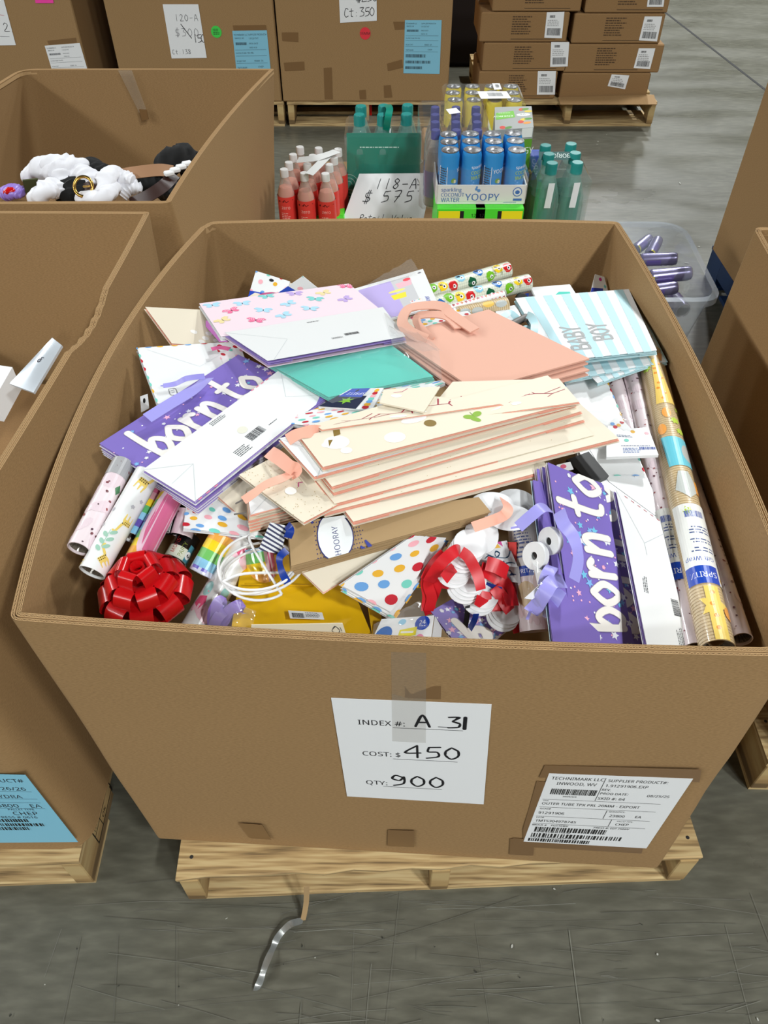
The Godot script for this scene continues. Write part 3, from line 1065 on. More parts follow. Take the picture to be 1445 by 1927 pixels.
func cartons_around() -> void:
	var V := func(a: Array) -> Array:
		var o := []
		for p in a: o.append(Vector2(p[0], p[1]))
		return o
	# left neighbour
	var top := outline(V.call([[-1.66, 0.57], [-0.675, 0.57], [-0.617, -0.66], [-1.62, -0.66]]), [0.0, 0.012, 0.005, 0.0], [0.02, 0.03, 0.012, 0.02])
	var bot := outline(V.call([[-1.64, 0.60], [-0.622, 0.605], [-0.625, -0.60], [-1.64, -0.60]]), [0.0, 0.0, 0.0, 0.0], [0.02, 0.06, 0.02, 0.02])
	var tear := func(p: Vector2) -> float:
		var u := (p.y + 0.17) / 0.12
		return 0.022 * maxf(0.0, 1.0 - u * u) * (0.9 + 0.1 * sin(p.y * 170.0)) if p.x > -0.8 else 0.0
	var t := gaylord("open bulk carton with torn rim and blue shipping label beside the gift wrap carton", top, bot, 0.141, 0.865, true, tear)
	var q := [Vector3(-0.8621, 0.4588, 0.5925), Vector3(-0.6513, 0.4478, 0.593), Vector3(-0.6359, 0.1815, 0.6052), Vector3(-0.852, 0.1766, 0.6054)]
	label_on(t, "shipping_label", q, M.sky_label, "crinkled pale blue shipping label", func(p: Pr):
		var w := p.W
		p.text("SUPPLIER PRODUCT#", Vector2(w * 0.95 - 0.166, 0.022), 0.024, Color(0.1, 0.1, 0.12))
		p.text("02/26/26", Vector2(w * 0.94 - 0.075, 0.052), 0.024, Color(0.1, 0.1, 0.12))
		p.text("16MM HYDRA", Vector2(w * 0.82 - 0.104, 0.082), 0.024, Color(0.15, 0.15, 0.18))
		p.text("QUANTITY", Vector2(w * 0.6 - 0.05, 0.1), 0.014, Color(0.15, 0.15, 0.18))
		p.text("36800    EA", Vector2(w * 0.97 - 0.1, 0.118), 0.026, Color(0.1, 0.1, 0.12))
		p.text("PALLET TYPE", Vector2(w * 0.88 - 0.055, 0.133), 0.012, Color(0.15, 0.15, 0.18))
		p.text("CHEP", Vector2(w * 0.88 - 0.052, 0.149), 0.027, Color(0.1, 0.1, 0.12))
		p.text("PRESS # 0616", Vector2(w * 0.85 - 0.08, 0.165), 0.017, Color(0.15, 0.15, 0.18))
		for y in [0.062, 0.09, 0.105, 0.128]: p.rect(0.02, y, w * 0.85, 0.0008, Color(0.2, 0.25, 0.3))
		p.bars(0.02, 0.172, w * 0.63, 0.013, 4, Color(0.06, 0.06, 0.08))
		p.bars(0.02, 0.19, w * 0.74, 0.012, 5, Color(0.06, 0.06, 0.08))
		p.bars(0.02, 0.206, w * 0.58, 0.013, 6, Color(0.06, 0.06, 0.08)))
	var lp := pallet("pallet under the bulk carton with the blue shipping label", Vector3(-1.17, 0, 0.035), 0.035, 1.016, 1.219, 3)
	var lb := Basis(Vector3.UP, 0.035)
	var st := Pr.new(func(u, v, h): return Vector3(-1.17, 0, 0.035) + lb * Vector3(0.5055 + h, 0.118 - v, 0.60 - u), 0.3, 0.1)
	var bk := Color(0.12, 0.09, 0.06)
	for e in [[0.06, 0.02, 0.12, 0.003], [0.06, 0.075, 0.12, 0.003], [0.06, 0.02, 0.003, 0.058], [0.1, 0.02, 0.002, 0.058], [0.18, 0.02, 0.003, 0.058], [0.06, 0.046, 0.12, 0.002]]: st.rect(e[0], e[1], e[2], e[3], bk)
	st.text("HT", Vector2(0.07, 0.034), 0.024, bk)
	st.text("US 77", Vector2(0.108, 0.034), 0.024, bk)
	st.text("OK", Vector2(0.112, 0.062), 0.024, bk)
	ink_on(lp, "branding_stamp", st)
	# silver pouch, white box and dark box inside the left neighbour
	var s := sheet("foil_pouch", "silver foil pouch with a small logo standing inside the torn-rim carton", "pouch", [Vector3(-0.8256, 0.7294, -0.1306), Vector3(-0.756, 0.7711, -0.2389), Vector3(-0.7285, 0.7688, -0.2137), Vector3(-0.764, 0.7307, -0.0975)], 0.006, M.silver_pouch, func(p: Pr):
		p.pen([[0.2, -0.5, 0.05, -0.3, 0.3, -0.1, 0.5, -0.3, 0.3, -0.5, 0.15, -0.4], [0.5, -0.1, 0.7, -0.3, 0.8, 0.0]], Vector2(p.W * 0.5, p.H * 0.6), 0.02, 0.0016, Color(0.2, 0.2, 0.25)), "", 0.006)
	var g := G.new()
	g.slab(flat([Vector3(-1.0461, 0.64, -0.2792), Vector3(-0.8371, 0.64, -0.2301), Vector3(-0.8394, 0.64, -0.0654), Vector3(-1.0239, 0.64, -0.1081)]), 0, 0.17, 0, 0.12, 0.0, 0.06)
	solo("white_box", "plain white flat box lying inside the torn-rim carton", "box", g, M.paper)
	g = G.new()
	g.rbox(Vector3(-0.82, 0.50, 0.26), Vector3(0.28, 0.08, 0.22), 0.004, Basis(Vector3.UP, -0.2))
	solo("black_box", "black flat box lying inside the torn-rim carton", "box", g, M.black)
	g = G.new()
	g.rbox(Vector3(-1.14, 0.30, 0.0), Vector3(0.90, 0.31, 1.04), 0.01)
	solo("inner_carton", "brown carton filling the bottom of the torn-rim carton", "carton", g, M.carton)
	# right neighbour
	top = outline(V.call([[0.845, 0.50], [1.85, 0.5], [1.85, -0.57], [0.842, -0.575]]), [0.0, 0.0, 0.0, 0.03], [0.02, 0.02, 0.02, 0.02])
	bot = outline(V.call([[0.83, 0.42], [1.83, 0.42], [1.83, -0.6], [0.83, -0.60]]), [0.0, 0.0, 0.0, 0.0], [0.02, 0.02, 0.02, 0.02])
	t = gaylord("open bulk carton standing to the right of the gift wrap carton", top, bot, 0.141, 0.865, true)
	pallet("pallet with splintered board under the carton right of the gift wrap carton", Vector3(1.315, 0, -0.17), -0.03, 1.016, 1.219, 4)
	# tall carton on the blue pallet
	t = closed_box("tall brown carton standing on a blue pallet", Vector3(1.90, 0.141, -1.40), Vector3(1.05, 1.05, 1.02), 0.0, "", M.cardboard, "tall_carton")
	pallet("blue painted pallet under the tall brown carton", Vector3(1.90, 0, -1.40), 0.0, 1.016, 1.1, 5, true, 0.0, "blue_pallet")


func main_carton() -> void:
	var V := func(a: Array) -> Array:
		var o := []
		for p in a: o.append(Vector2(p[0], p[1]))
		return o
	var top := outline(V.call([[-0.537, 0.573], [0.52, 0.631], [0.527, -0.606], [-0.47, -0.606]]), [0.010, 0.027, 0.018, 0.067], [0.012, 0.075, 0.015, 0.03])
	var bot := outline(V.call([[-0.498, 0.583], [0.503, 0.641], [0.51, -0.58], [-0.49, -0.62]]), [0.0, 0.0, 0.0, 0.0], [0.012, 0.02, 0.015, 0.02])
	var t := gaylord("open bulk carton with price sheet heaped full of gift bags and wrap", top, bot, 0.141, 0.865, true)
	var q := [Vector3(-0.1156, 0.7235, 0.6063), Vector3(0.1123, 0.7271, 0.6186), Vector3(0.1324, 0.3946, 0.621), Vector3(-0.1042, 0.3976, 0.6082)]
	label_on(t, "price_sheet", q, M.paper, "white price sheet reading index A 31, cost 450, quantity 900", func(p: Pr):
		var k := Color(0.08, 0.08, 0.1)
		var w := p.W
		var h := p.H
		p.text("INDEX #:", Vector2(w * 0.15, h * 0.20), h * 0.085, k, 0.0, "Droid Sans", 0.9)
		p.rect(w * 0.375, h * 0.235, w * 0.455, 0.0011, k)
		p.text("COST: $", Vector2(w * 0.155, h * 0.50), h * 0.085, k, 0.0, "Droid Sans", 0.9)
		p.rect(w * 0.36, h * 0.54, w * 0.44, 0.0011, k)
		p.text("QTY:", Vector2(w * 0.155, h * 0.815), h * 0.085, k, 0.0, "Droid Sans", 0.9)
		p.rect(w * 0.275, h * 0.85, w * 0.42, 0.0011, k)
		p.write("A", Vector2(w * 0.52, h * 0.215), h * 0.11, 0.0042, k)
		p.write("_", Vector2(w * 0.67, h * 0.215), h * 0.09, 0.0016, k)
		p.write("3", Vector2(w * 0.725, h * 0.215), h * 0.105, 0.0034, k)
		p.write("1", Vector2(w * 0.795, h * 0.22), h * 0.11, 0.006, k)
		p.write("450", Vector2(w * 0.44, h * 0.515), h * 0.125, 0.0036, k)
		p.write("900", Vector2(w * 0.335, h * 0.83), h * 0.125, 0.0036, k))
	patch(t, "clear_tape", [Vector3(-0.0306, 0.8469, 0.6104), Vector3(0.0151, 0.8482, 0.6128), Vector3(0.0241, 0.6052, 0.6143), Vector3(-0.0273, 0.605, 0.6115)], M.clear_tape, 0.0008)
	patch(t, "tape", [Vector3(-0.014, 0.8507, 0.6113), Vector3(0.0357, 0.8511, 0.6139), Vector3(0.04, 0.7334, 0.6146), Vector3(-0.0103, 0.7331, 0.6119)], M.tape, 0.0003)
	q = [Vector3(0.2246, 0.5234, 0.6254), Vector3(0.4499, 0.5305, 0.6376), Vector3(0.4482, 0.24, 0.6386), Vector3(0.2211, 0.2408, 0.6264)]
	label_on(t, "shipping_label", q, M.paper, "white shipping label with item lines and three bar codes", func(p: Pr):
		var k := Color(0.09, 0.09, 0.11)
		var w := p.W
		var h := p.H
		var x := func(u: float, s: String, v: float, z: float, g := 0.76): p.text(s, Vector2(w * u, h * v), h * z, k, 0.0, "Droid Sans", g)
		x.call(0.03, "TECHNIMARK LLC", 0.055, 0.068); x.call(0.08, "INWOOD, WV", 0.12, 0.068)
		p.bars(w * 0.06, h * 0.19, w * 0.33, h * 0.075, 11, k); x.call(0.16, "300082829", 0.29, 0.03)
		x.call(0.43, "SUPPLIER PRODUCT#:", 0.06, 0.062); x.call(0.43, "1.91291906.EXP", 0.125, 0.062)
		x.call(0.42, "REV.", 0.178, 0.05); x.call(0.42, "PROD DATE:", 0.228, 0.055); x.call(0.76, "08/25/25", 0.235, 0.058); x.call(0.42, "SKID #: 64", 0.295, 0.062)
		p.rect(w * 0.405, h * 0.03, 0.0009, h * 0.30, k)
		p.rect(w * 0.02, h * 0.335, w * 0.87, 0.0009, k)
		x.call(0.03, "ITEM", 0.355, 0.026); x.call(0.03, "OUTER TUBE TPX PRL 20MM - EXPORT", 0.395, 0.062)
		p.rect(w * 0.02, h * 0.445, w * 0.87, 0.0009, k)
		x.call(0.03, "GCAS#", 0.47, 0.04); x.call(0.03, "91291906", 0.53, 0.066); x.call(0.55, "QUANTITY:", 0.47, 0.036); x.call(0.57, "23800       EA", 0.53, 0.062)
		p.rect(w * 0.53, h * 0.455, 0.0009, h * 0.12, k)
		p.rect(w * 0.02, h * 0.58, w * 0.87, 0.0009, k)
		x.call(0.03, "LOT#", 0.6, 0.036); x.call(0.03, "TMTS304978745", 0.65, 0.062); x.call(0.65, "PALLET TYPE:", 0.605, 0.03); x.call(0.65, "CHEP", 0.65, 0.062)
		p.rect(w * 0.6, h * 0.585, 0.0009, h * 0.1, k)
		p.rect(w * 0.02, h * 0.69, w * 0.87, 0.0009, k)
		x.call(0.02, "MOLD #    PG516WV", 0.715, 0.045); x.call(0.5, "PRESS #: E07-TMWV", 0.715, 0.045)
		p.bars(w * 0.05, h * 0.745, w * 0.56, h * 0.07, 12, k); p.small(w * 0.05, h * 0.82, w * 0.36, 1, 0.005, k)
		p.bars(w * 0.04, h * 0.845, w * 0.72, h * 0.06, 13, k); p.small(w * 0.04, h * 0.91, w * 0.48, 1, 0.005, k)
		p.bars(w * 0.03, h * 0.93, w * 0.5, h * 0.05, 14, k))
	for a in [[Vector3(0.2138, 0.55, 0.6247), Vector3(0.4537, 0.5624, 0.6376), Vector3(0.4633, 0.5188, 0.6383), Vector3(0.211, 0.5065, 0.6248)], [Vector3(0.2095, 0.4928, 0.6247), Vector3(0.227, 0.4909, 0.6257), Vector3(0.2218, 0.2358, 0.6264), Vector3(0.2128, 0.2971, 0.6257)], [Vector3(0.1999, 0.2532, 0.6252), Vector3(0.4401, 0.2491, 0.6381), Vector3(0.4459, 0.2132, 0.6386), Vector3(0.2025, 0.2147, 0.6255)], [Vector3(0.1953, 0.25, 0.6249), Vector3(0.2394, 0.2511, 0.6273), Vector3(0.2485, 0.1729, 0.6281), Vector3(0.2026, 0.1716, 0.6256)], [Vector3(-0.3143, 0.2527, 0.5974), Vector3(-0.2701, 0.2512, 0.5998), Vector3(-0.2596, 0.1804, 0.6007), Vector3(-0.3022, 0.1823, 0.5984)], [Vector3(-0.0326, 0.2586, 0.6126), Vector3(0.0169, 0.2629, 0.6153), Vector3(0.0182, 0.1826, 0.6157), Vector3(-0.0333, 0.1805, 0.6129)]]:
		patch(t, "tape", a, M.tape, 0.0003)
	var g := G.new()
	g.rbox(Vector3(0.005, 0.29, -0.005), Vector3(0.86, 0.28, 1.02), 0.01)
	solo("inner_carton", "brown carton filling the bottom under the gift wrap", "carton", g, M.carton)
	pallet("weathered pallet with chipped front board under the gift wrap carton", Vector3(0.05, 0, 0.031), 0.038, 1.035, 1.219, 1, false, 0.006)
	# torn packing strap hanging from the pallet
	g = G.new()
	strip(g, [Vector3(-0.1909, 0.118, 0.6666), Vector3(-0.1963, 0.05, 0.677), Vector3(-0.2049, 0.003, 0.695)], 0.011, [Vector3(0.2, 0.3, 1), Vector3(0.3, 0.5, 0.8)])
	var o := thing("packing_strap", "torn metallic packing strap trailing from the pallet onto the floor", "strap", Vector3(-0.2158, 0, 0.6971))
	part(o, "paper_end", g, M.kraft_bag)
	g = G.new()
	strip(g, [Vector3(-0.2049, 0.003, 0.695), Vector3(-0.2291, 0.022, 0.7081), Vector3(-0.2502, 0.016, 0.7276), Vector3(-0.2604, 0.01, 0.7478), Vector3(-0.2702, 0.016, 0.777), Vector3(-0.278, 0.012, 0.8031), Vector3(-0.2866, 0.003, 0.818)], 0.013, [Vector3(0.3, 0.6, 0.6), Vector3(-0.5, 1, 0.1), Vector3(0.7, 0.6, 0.1), Vector3(-0.5, 0.9, 0.2), Vector3(0.8, 0.5, 0.2)])
	part(o, "foil_strip", g, M.strap, 40.0)


# ---------- prints ----------
const DOTS := [Color(0.75, 0.08, 0.16), Color(0.90, 0.68, 0.16), Color(0.40, 0.62, 0.85), Color(0.45, 0.80, 0.73), Color(0.95, 0.68, 0.72)]


func polka(p: Pr, r := 0.0085, seed_ := 1, gap := 0.031) -> void:
	var rr := RandomNumberGenerator.new()
	rr.seed = seed_
	var row := 0
	var y := -0.004
	while y < p.H + r:
		var x := (0.5 if row % 2 else 0.0) * gap
		while x < p.W + r:
			p.dot(x + rr.randf_range(-0.004, 0.004), y + rr.randf_range(-0.004, 0.004), r * rr.randf_range(0.85, 1.05), DOTS[rr.randi() % 5])
			x += gap
		y += gap * 0.72
		row += 1


func border_dots(p: Pr, seed_ := 1, r := 0.004) -> void:  # the printed front showing round the edge of a white back
	var rr := RandomNumberGenerator.new()
	rr.seed = seed_
	var x := 0.0
	while x < p.W:
		p.ell(x, 0.0, r * 1.4, r * 0.8, DOTS[rr.randi() % 4])
		p.ell(x + 0.01, p.H, r * 1.4, r * 0.8, DOTS[rr.randi() % 4])
		x += rr.randf_range(0.018, 0.034)
	x = 0.0
	while x < p.H:
		p.ell(0.0, x, r * 0.8, r * 1.4, DOTS[rr.randi() % 4])
		p.ell(p.W, x, r * 0.8, r * 1.4, DOTS[rr.randi() % 4])
		x += rr.randf_range(0.016, 0.03)


func starry(p: Pr, y0: float, y1: float, seed_ := 3, n := 60) -> void:
	var rr := RandomNumberGenerator.new()
	rr.seed = seed_
	var c := [Color(0.95, 0.70, 0.80), Color(0.92, 0.92, 0.95), Color(0.50, 0.70, 0.90), Color(0.92, 0.92, 0.95), Color(0.45, 0.75, 0.88)]
	for i in n:
		var x := rr.randf() * p.W
		var y := lerpf(y0, y1, rr.randf())
		if rr.randf() < 0.55:
			p.star(x, y, rr.randf_range(0.0035, 0.0085), c[rr.randi() % 5], rr.randf() * 2.0)
		else:
			p.ell(x, y, 0.0016, 0.0016, c[rr.randi() % 2], 0.0, 8)


const BORN := {
	"b": [[0.12, -1.0, 0.1, -0.5, 0.12, -0.02], [0.12, -0.28, 0.34, -0.52, 0.54, -0.28, 0.36, -0.02, 0.13, -0.1]],
	"o": [[0.3, -0.54, 0.07, -0.28, 0.3, -0.02, 0.53, -0.28, 0.3, -0.54]],
	"r": [[0.1, -0.52, 0.14, -0.02], [0.13, -0.28, 0.28, -0.52, 0.44, -0.46]],
	"n": [[0.08, -0.52, 0.1, -0.02], [0.1, -0.26, 0.3, -0.53, 0.45, -0.4, 0.5, -0.02]],
	"B": [[0.08, 0.0, 0.08, -1.0], [0.08, -1.0, 0.45, -0.95, 0.45, -0.6, 0.08, -0.52], [0.08, -0.52, 0.52, -0.45, 0.52, -0.05, 0.08, 0.0]],
	"A": [[0.0, 0.0, 0.3, -1.0], [0.3, -1.0, 0.6, 0.0], [0.12, -0.35, 0.48, -0.35]],
	"Y": [[0.0, -1.0, 0.28, -0.5], [0.56, -1.0, 0.28, -0.5, 0.26, 0.0]],
	"O": [[0.3, -1.0, 0.04, -0.7, 0.04, -0.3, 0.3, 0.0, 0.56, -0.3, 0.56, -0.7, 0.3, -1.0]],
	"t": [[0.24, -0.95, 0.22, -0.16, 0.44, -0.04], [0.04, -0.58, 0.44, -0.62]],
}


func narrow(strokes: Array) -> Array:
	var out := []
	for s in strokes:
		var o := []
		for i in s.size(): o.append(s[i] * (0.66 if i % 2 == 0 else 1.0))
		out.append(o)
	return out


func born_to(p: Pr, at: Vector2, size: float, w: float, adv := 0.6, turn := 0.0, parts := "born to") -> void:
	for pass_ in 2:
		var x := 0.0
		for ch in parts:
			if BORN.has(ch):
				p.pen(narrow(BORN[ch]), at + Vector2(x, 0).rotated(turn), size, w * (1.12 if pass_ == 0 else 0.97), Color(0.66, 0.63, 0.68) if pass_ == 0 else Color(0.95, 0.93, 0.90), turn)
			x += size * (adv if ch != " " else adv * 0.45)


func born_bag(label: String, q: Array, th: float, group: String, at: Vector2, size: float, w: float, adv := 0.6, seed_ := 3, turn := 0.0) -> Node3D:
	return bag(label, q, th, M.purple, M.purple_in, M.paper_gloss, func(p: Pr):
		starry(p, 0.008, minf(p.H, 0.2), seed_, 90)
		born_to(p, at, size, w, adv, turn), group)


func white_back(p: Pr, fold := true, seed_ := 2, bar := Vector2(0.62, 0.55), turn := 0.0) -> void:  # the plain underside of a gift bag
	var g := Color(0.74, 0.76, 0.78)
	if fold:
		p.line([Vector2(0, 0.0), Vector2(p.H * 0.42, p.H * 0.5), Vector2(0, p.H)], 0.0007, g)
		p.line([Vector2(p.W, 0.0), Vector2(p.W - p.H * 0.42, p.H * 0.5), Vector2(p.W, p.H)], 0.0007, g)
	var k := Color(0.2, 0.2, 0.22)
	p.bars(p.W * bar.x, p.H * bar.y, 0.03, 0.013, seed_, k, turn)
	p.small(p.W * (bar.x - 0.12), p.H * bar.y + 0.014, 0.03, 3, 0.003, k, turn, seed_)
	p.small(p.W * (bar.x + 0.15), p.H * bar.y + 0.004, 0.022, 1, 0.003, k, turn, seed_)


func butterfly(p: Pr, at: Vector2, size: float, col: Color, turn := 0.0, striped := false) -> void:
	for m in [-1.0, 1.0]:
		p.shape(at, size, [0.0, -0.05, m * 0.2, -0.45, m * 0.7, -0.55, m * 0.95, -0.25, m * 0.5, 0.05, m * 0.72, 0.3, m * 0.45, 0.52, m * 0.15, 0.4, 0.0, 0.1], col, turn)
		if striped:
			for k in 3:
				p.shape(at, size, [m * (0.3 + k * 0.2), -0.42, m * (0.36 + k * 0.2), -0.42, m * (0.26 + k * 0.2), 0.0, m * (0.2 + k * 0.2), 0.0], Color(0.96, 0.78, 0.84), turn)
	p.ell(at.x, at.y, size * 0.05, size * 0.16, Color(0.15, 0.12, 0.15), turn)


func hang_card(p: Pr, blue_from := 0.6) -> void:  # white dotted header over a blue band
	polka(p, 0.006, 5, 0.035)
	p.rect(0, p.H * blue_from, p.W, p.H, Color(0.13, 0.27, 0.72))
	p.ell(p.W * 0.5, p.H * 0.12, 0.006, 0.004, Color(0.1, 0.1, 0.12))


func specks(p: Pr, seed_ := 4, n := 40) -> void:
	var rr := RandomNumberGenerator.new()
	rr.seed = seed_
	for i in n:
		p.ell(rr.randf() * p.W, rr.randf() * p.H, 0.0008, 0.0006, Color(0.68, 0.58, 0.35), 0.0, 6)


func toadstool_print(p: Pr, seed_ := 1) -> void:  # white spots, a gold horn and a leaf on peach paper
	var rr := RandomNumberGenerator.new()
	rr.seed = seed_
	for i in 12:
		p.ell(rr.randf() * p.W, rr.randf() * p.H, rr.randf_range(0.006, 0.016), rr.randf_range(0.006, 0.012), Color(0.95, 0.95, 0.93))
	for i in 3:
		p.ell(rr.randf() * p.W, rr.randf() * p.H, 0.008, 0.006, Color(0.52, 0.42, 0.16))


# ---------- the back of the heap ----------
func contents_back() -> void:
	# filler layers that show as dark gaps between things
	bag("kraft gift bag lying low under the heap of gift bags", [Vector3(-0.6718, 0.52, -0.6776), Vector3(0.611, 0.52, -0.7332), Vector3(0.6126, 0.52, 0.0644), Vector3(-0.653, 0.52, 0.0644)], 0.01, M.kraft_bag, M.kraft_bag, M.kraft_bag)
	sheet("party_pack", "dotted party pack with blue band standing upright behind the butterfly bag", "party pack", [Vector3(-0.3432, 0.7978, -0.4869), Vector3(-0.26, 0.7902, -0.4509), Vector3(-0.2795, 0.7507, -0.3786), Vector3(-0.3656, 0.7472, -0.3936)], 0.003, M.paper_gloss, func(p: Pr): hang_card(p, 0.5))
	bag("peach gift bag with magenta ribbon standing behind the butterfly bag", [Vector3(-0.2924, 0.7796, -0.4776), Vector3(-0.2247, 0.7741, -0.4453), Vector3(-0.2624, 0.7518, -0.3539), Vector3(-0.4117, 0.7525, -0.3755)], 0.006, M.peach, M.peach_in, M.paper)
	var g := G.new()
	strip(g, [Vector3(-0.3515, 0.7633, -0.3969), Vector3(-0.3284, 0.7721, -0.4197), Vector3(-0.3006, 0.7775, -0.4199), Vector3(-0.2866, 0.7708, -0.422)], 0.008, [Vector3(0, 0.6, 1)])
	part(hold("peach gift bag with magenta ribbon"), "ribbon", g, M.pink_ribbon, 40.0, "magenta ribbon handle looped behind the butterfly bag")
	sheet("party_pack", "dotted party pack with blue corner and navy sleeve behind the butterfly bag", "party pack", [Vector3(-0.2269, 0.8157, -0.4337), Vector3(-0.1841, 0.7823, -0.4234), Vector3(-0.2615, 0.7535, -0.4159), Vector3(-0.3054, 0.7675, -0.4206)], 0.004, M.paper_gloss, func(p: Pr):
		polka(p, 0.006, 8, 0.04)
		p.rect(0, p.H * 0.45, p.W * 0.45, p.H * 0.55, Color(0.13, 0.27, 0.72))
		p.rect(p.W * 0.45, p.H * 0.5, p.W * 0.55, p.H * 0.5, Color(0.1, 0.09, 0.22)))
	bag("peach gift bag with white spots leaning at the rear left wall", [Vector3(-0.5312, 0.8649, -0.2052), Vector3(-0.4083, 0.8326, -0.2467), Vector3(-0.3721, 0.7844, -0.1724), Vector3(-0.4731, 0.8141, -0.1453)], 0.009, M.peach, M.peach_in, M.peach, func(p: Pr):
		for e in [[0.55, 0.6], [0.7, 0.75], [0.6, 0.85], [0.8, 0.62], [0.88, 0.8]]: p.ell(p.W * e[0], p.H * e[1], 0.007, 0.005, Color(0.95, 0.94, 0.92)))
	bag("bright magenta gift bag edge showing between peach and butterfly bags", [Vector3(-0.4269, 0.8245, -0.2287), Vector3(-0.3972, 0.8317, -0.2108), Vector3(-0.3433, 0.8211, -0.1309), Vector3(-0.3665, 0.815, -0.1439)], 0.004, M.magenta, M.magenta, M.magenta)
	bag("pale pink gift bag printed with pastel butterflies", [Vector3(-0.4293, 0.8462, -0.2451), Vector3(-0.1189, 0.8128, -0.3883), Vector3(-0.0316, 0.8264, -0.2318), Vector3(-0.3578, 0.8597, -0.0964)], 0.008, M.pink_white, M.paper, M.paper_gloss, func(p: Pr):
		var c := [Color(0.66, 0.83, 0.91), Color(0.90, 0.45, 0.60), Color(0.90, 0.83, 0.62), Color(0.73, 0.64, 0.85), Color(0.50, 0.80, 0.79), Color(0.66, 0.83, 0.91)]
		for i in 16:
			var x := 0.025 + (i % 6) * 0.062 + (0.03 if (i / 6) % 2 else 0.0)
			var y := 0.018 + (i / 6) * 0.045 + 0.012 * sin(i * 2.0)
			butterfly(p, Vector2(x, y), 0.021, c[(i * 5 + i / 6) % 6], sin(i * 3.0) * 0.5, (i * 5 + i / 6) % 6 == 1))
	g = G.new()
	strip(g, [Vector3(-0.3058, 0.8274, -0.279), Vector3(-0.3223, 0.8366, -0.2742), Vector3(-0.2943, 0.8363, -0.2878), Vector3(-0.2716, 0.8311, -0.2836), Vector3(-0.2653, 0.8291, -0.2761)], 0.012, [Vector3(0, 0.7, 0.7), Vector3(0.3, 0.8, 0.5)])
	part(hold("pale pink gift bag printed"), "ribbon", g, M.pink_ribbon, 40.0, "pink satin ribbon handle on the butterfly bag")
	var t := bag("turquoise gift bag sealed in clear plastic", [Vector3(-0.2524, 0.8734, 0.0119), Vector3(-0.0293, 0.8689, -0.0641), Vector3(0.0527, 0.862, 0.0356), Vector3(-0.1359, 0.8656, 0.1034)], 0.008, M.turquoise, M.turquoise, M.turquoise, null, "", "gift_bag", 0.006)
	film(t, [Vector3(-0.2537, 0.8883, 0.0299), Vector3(-0.0275, 0.8839, -0.045), Vector3(0.0549, 0.8758, 0.0563), Vector3(-0.1294, 0.879, 0.1268)], "clear_film", 0.008)
	t = bag("white gift bag back with bar code beside the turquoise bag", [Vector3(-0.3511, 0.8619, -0.1023), Vector3(-0.0406, 0.8365, -0.2402), Vector3(0.003, 0.8776, -0.0635), Vector3(-0.246, 0.8979, 0.047)], 0.012, M.paper_gloss, M.purple_in, M.pink_white, func(p: Pr):
		p.line([Vector2(0, 0), Vector2(p.W * 0.27, p.H * 0.5), Vector2(p.W * 0.04, p.H)], 0.0007, Color(0.75, 0.77, 0.78))
		p.bars(p.W * 0.62, p.H * 0.62, 0.03, 0.012, 3, Color(0.15, 0.15, 0.17))
		p.small(p.W * 0.52, p.H * 0.68, 0.025, 3, 0.003, Color(0.3, 0.3, 0.32))
		p.small(p.W * 0.48, p.H * 0.1, 0.03, 2, 0.003, Color(0.3, 0.3, 0.32)))
	film(t, [Vector3(-0.0405, 0.8653, -0.1922), Vector3(-0.0002, 0.8709, -0.159), Vector3(0.0689, 0.9006, 0.0011), Vector3(-0.0229, 0.9003, -0.0114)], "clear_film", 0.006)
	bag("white gift bag back edged with coloured dots by the left wall", [Vector3(-0.528, 0.8361, -0.0952), Vector3(-0.3465, 0.8158, -0.1484), Vector3(-0.2837, 0.8162, 0.0129), Vector3(-0.4482, 0.8356, 0.0862)], 0.009, M.paper_gloss, M.paper, M.paper, func(p: Pr):
		border_dots(p, 4, 0.0045)
		p.line([Vector2(p.W * 0.1, p.H * 0.05), Vector2(p.W * 0.55, p.H * 0.45), Vector2(p.W, p.H * 0.1)], 0.0007, Color(0.78, 0.8, 0.82))
		p.pen([[0.0, 0.0, 0.4, 0.0, 0.4, 0.6, 0.0, 0.6, 0.0, 0.0], [0.1, 0.2, 0.3, 0.15], [0.1, 0.4, 0.3, 0.35]], Vector2(p.W * 0.16, p.H * 0.78), 0.03, 0.0008, Color(0.4, 0.4, 0.42)))
	bag("dotted gift bag corner beside the pink ribbon end", [Vector3(-0.3819, 0.8222, -0.1387), Vector3(-0.3303, 0.8267, -0.1357), Vector3(-0.2982, 0.8299, -0.0362), Vector3(-0.3537, 0.8249, -0.0608)], 0.006, M.paper_gloss, M.paper, M.paper, func(p: Pr): polka(p, 0.006, 9, 0.026))
	g = G.new()
	strip(g, [Vector3(-0.3759, 0.8503, -0.0831), Vector3(-0.3594, 0.8497, -0.0895), Vector3(-0.3407, 0.8503, -0.0831)], 0.012)
	part(hold("dotted gift bag corner beside"), "ribbon", g, M.pink_ribbon, 40.0, "pink ribbon end beside the white dot-edged bag")
	sheet("swing_tag", "small white swing tag with a black hole by the left wall", "tag", [Vector3(-0.4926, 0.8277, 0.0379), Vector3(-0.4776, 0.8333, 0.0373), Vector3(-0.4791, 0.8059, 0.045), Vector3(-0.4958, 0.797, 0.0465)], 0.001, M.paper, func(p: Pr): p.ell(p.W * 0.5, p.H * 0.35, 0.003, 0.005, Color(0.05, 0.05, 0.05)))
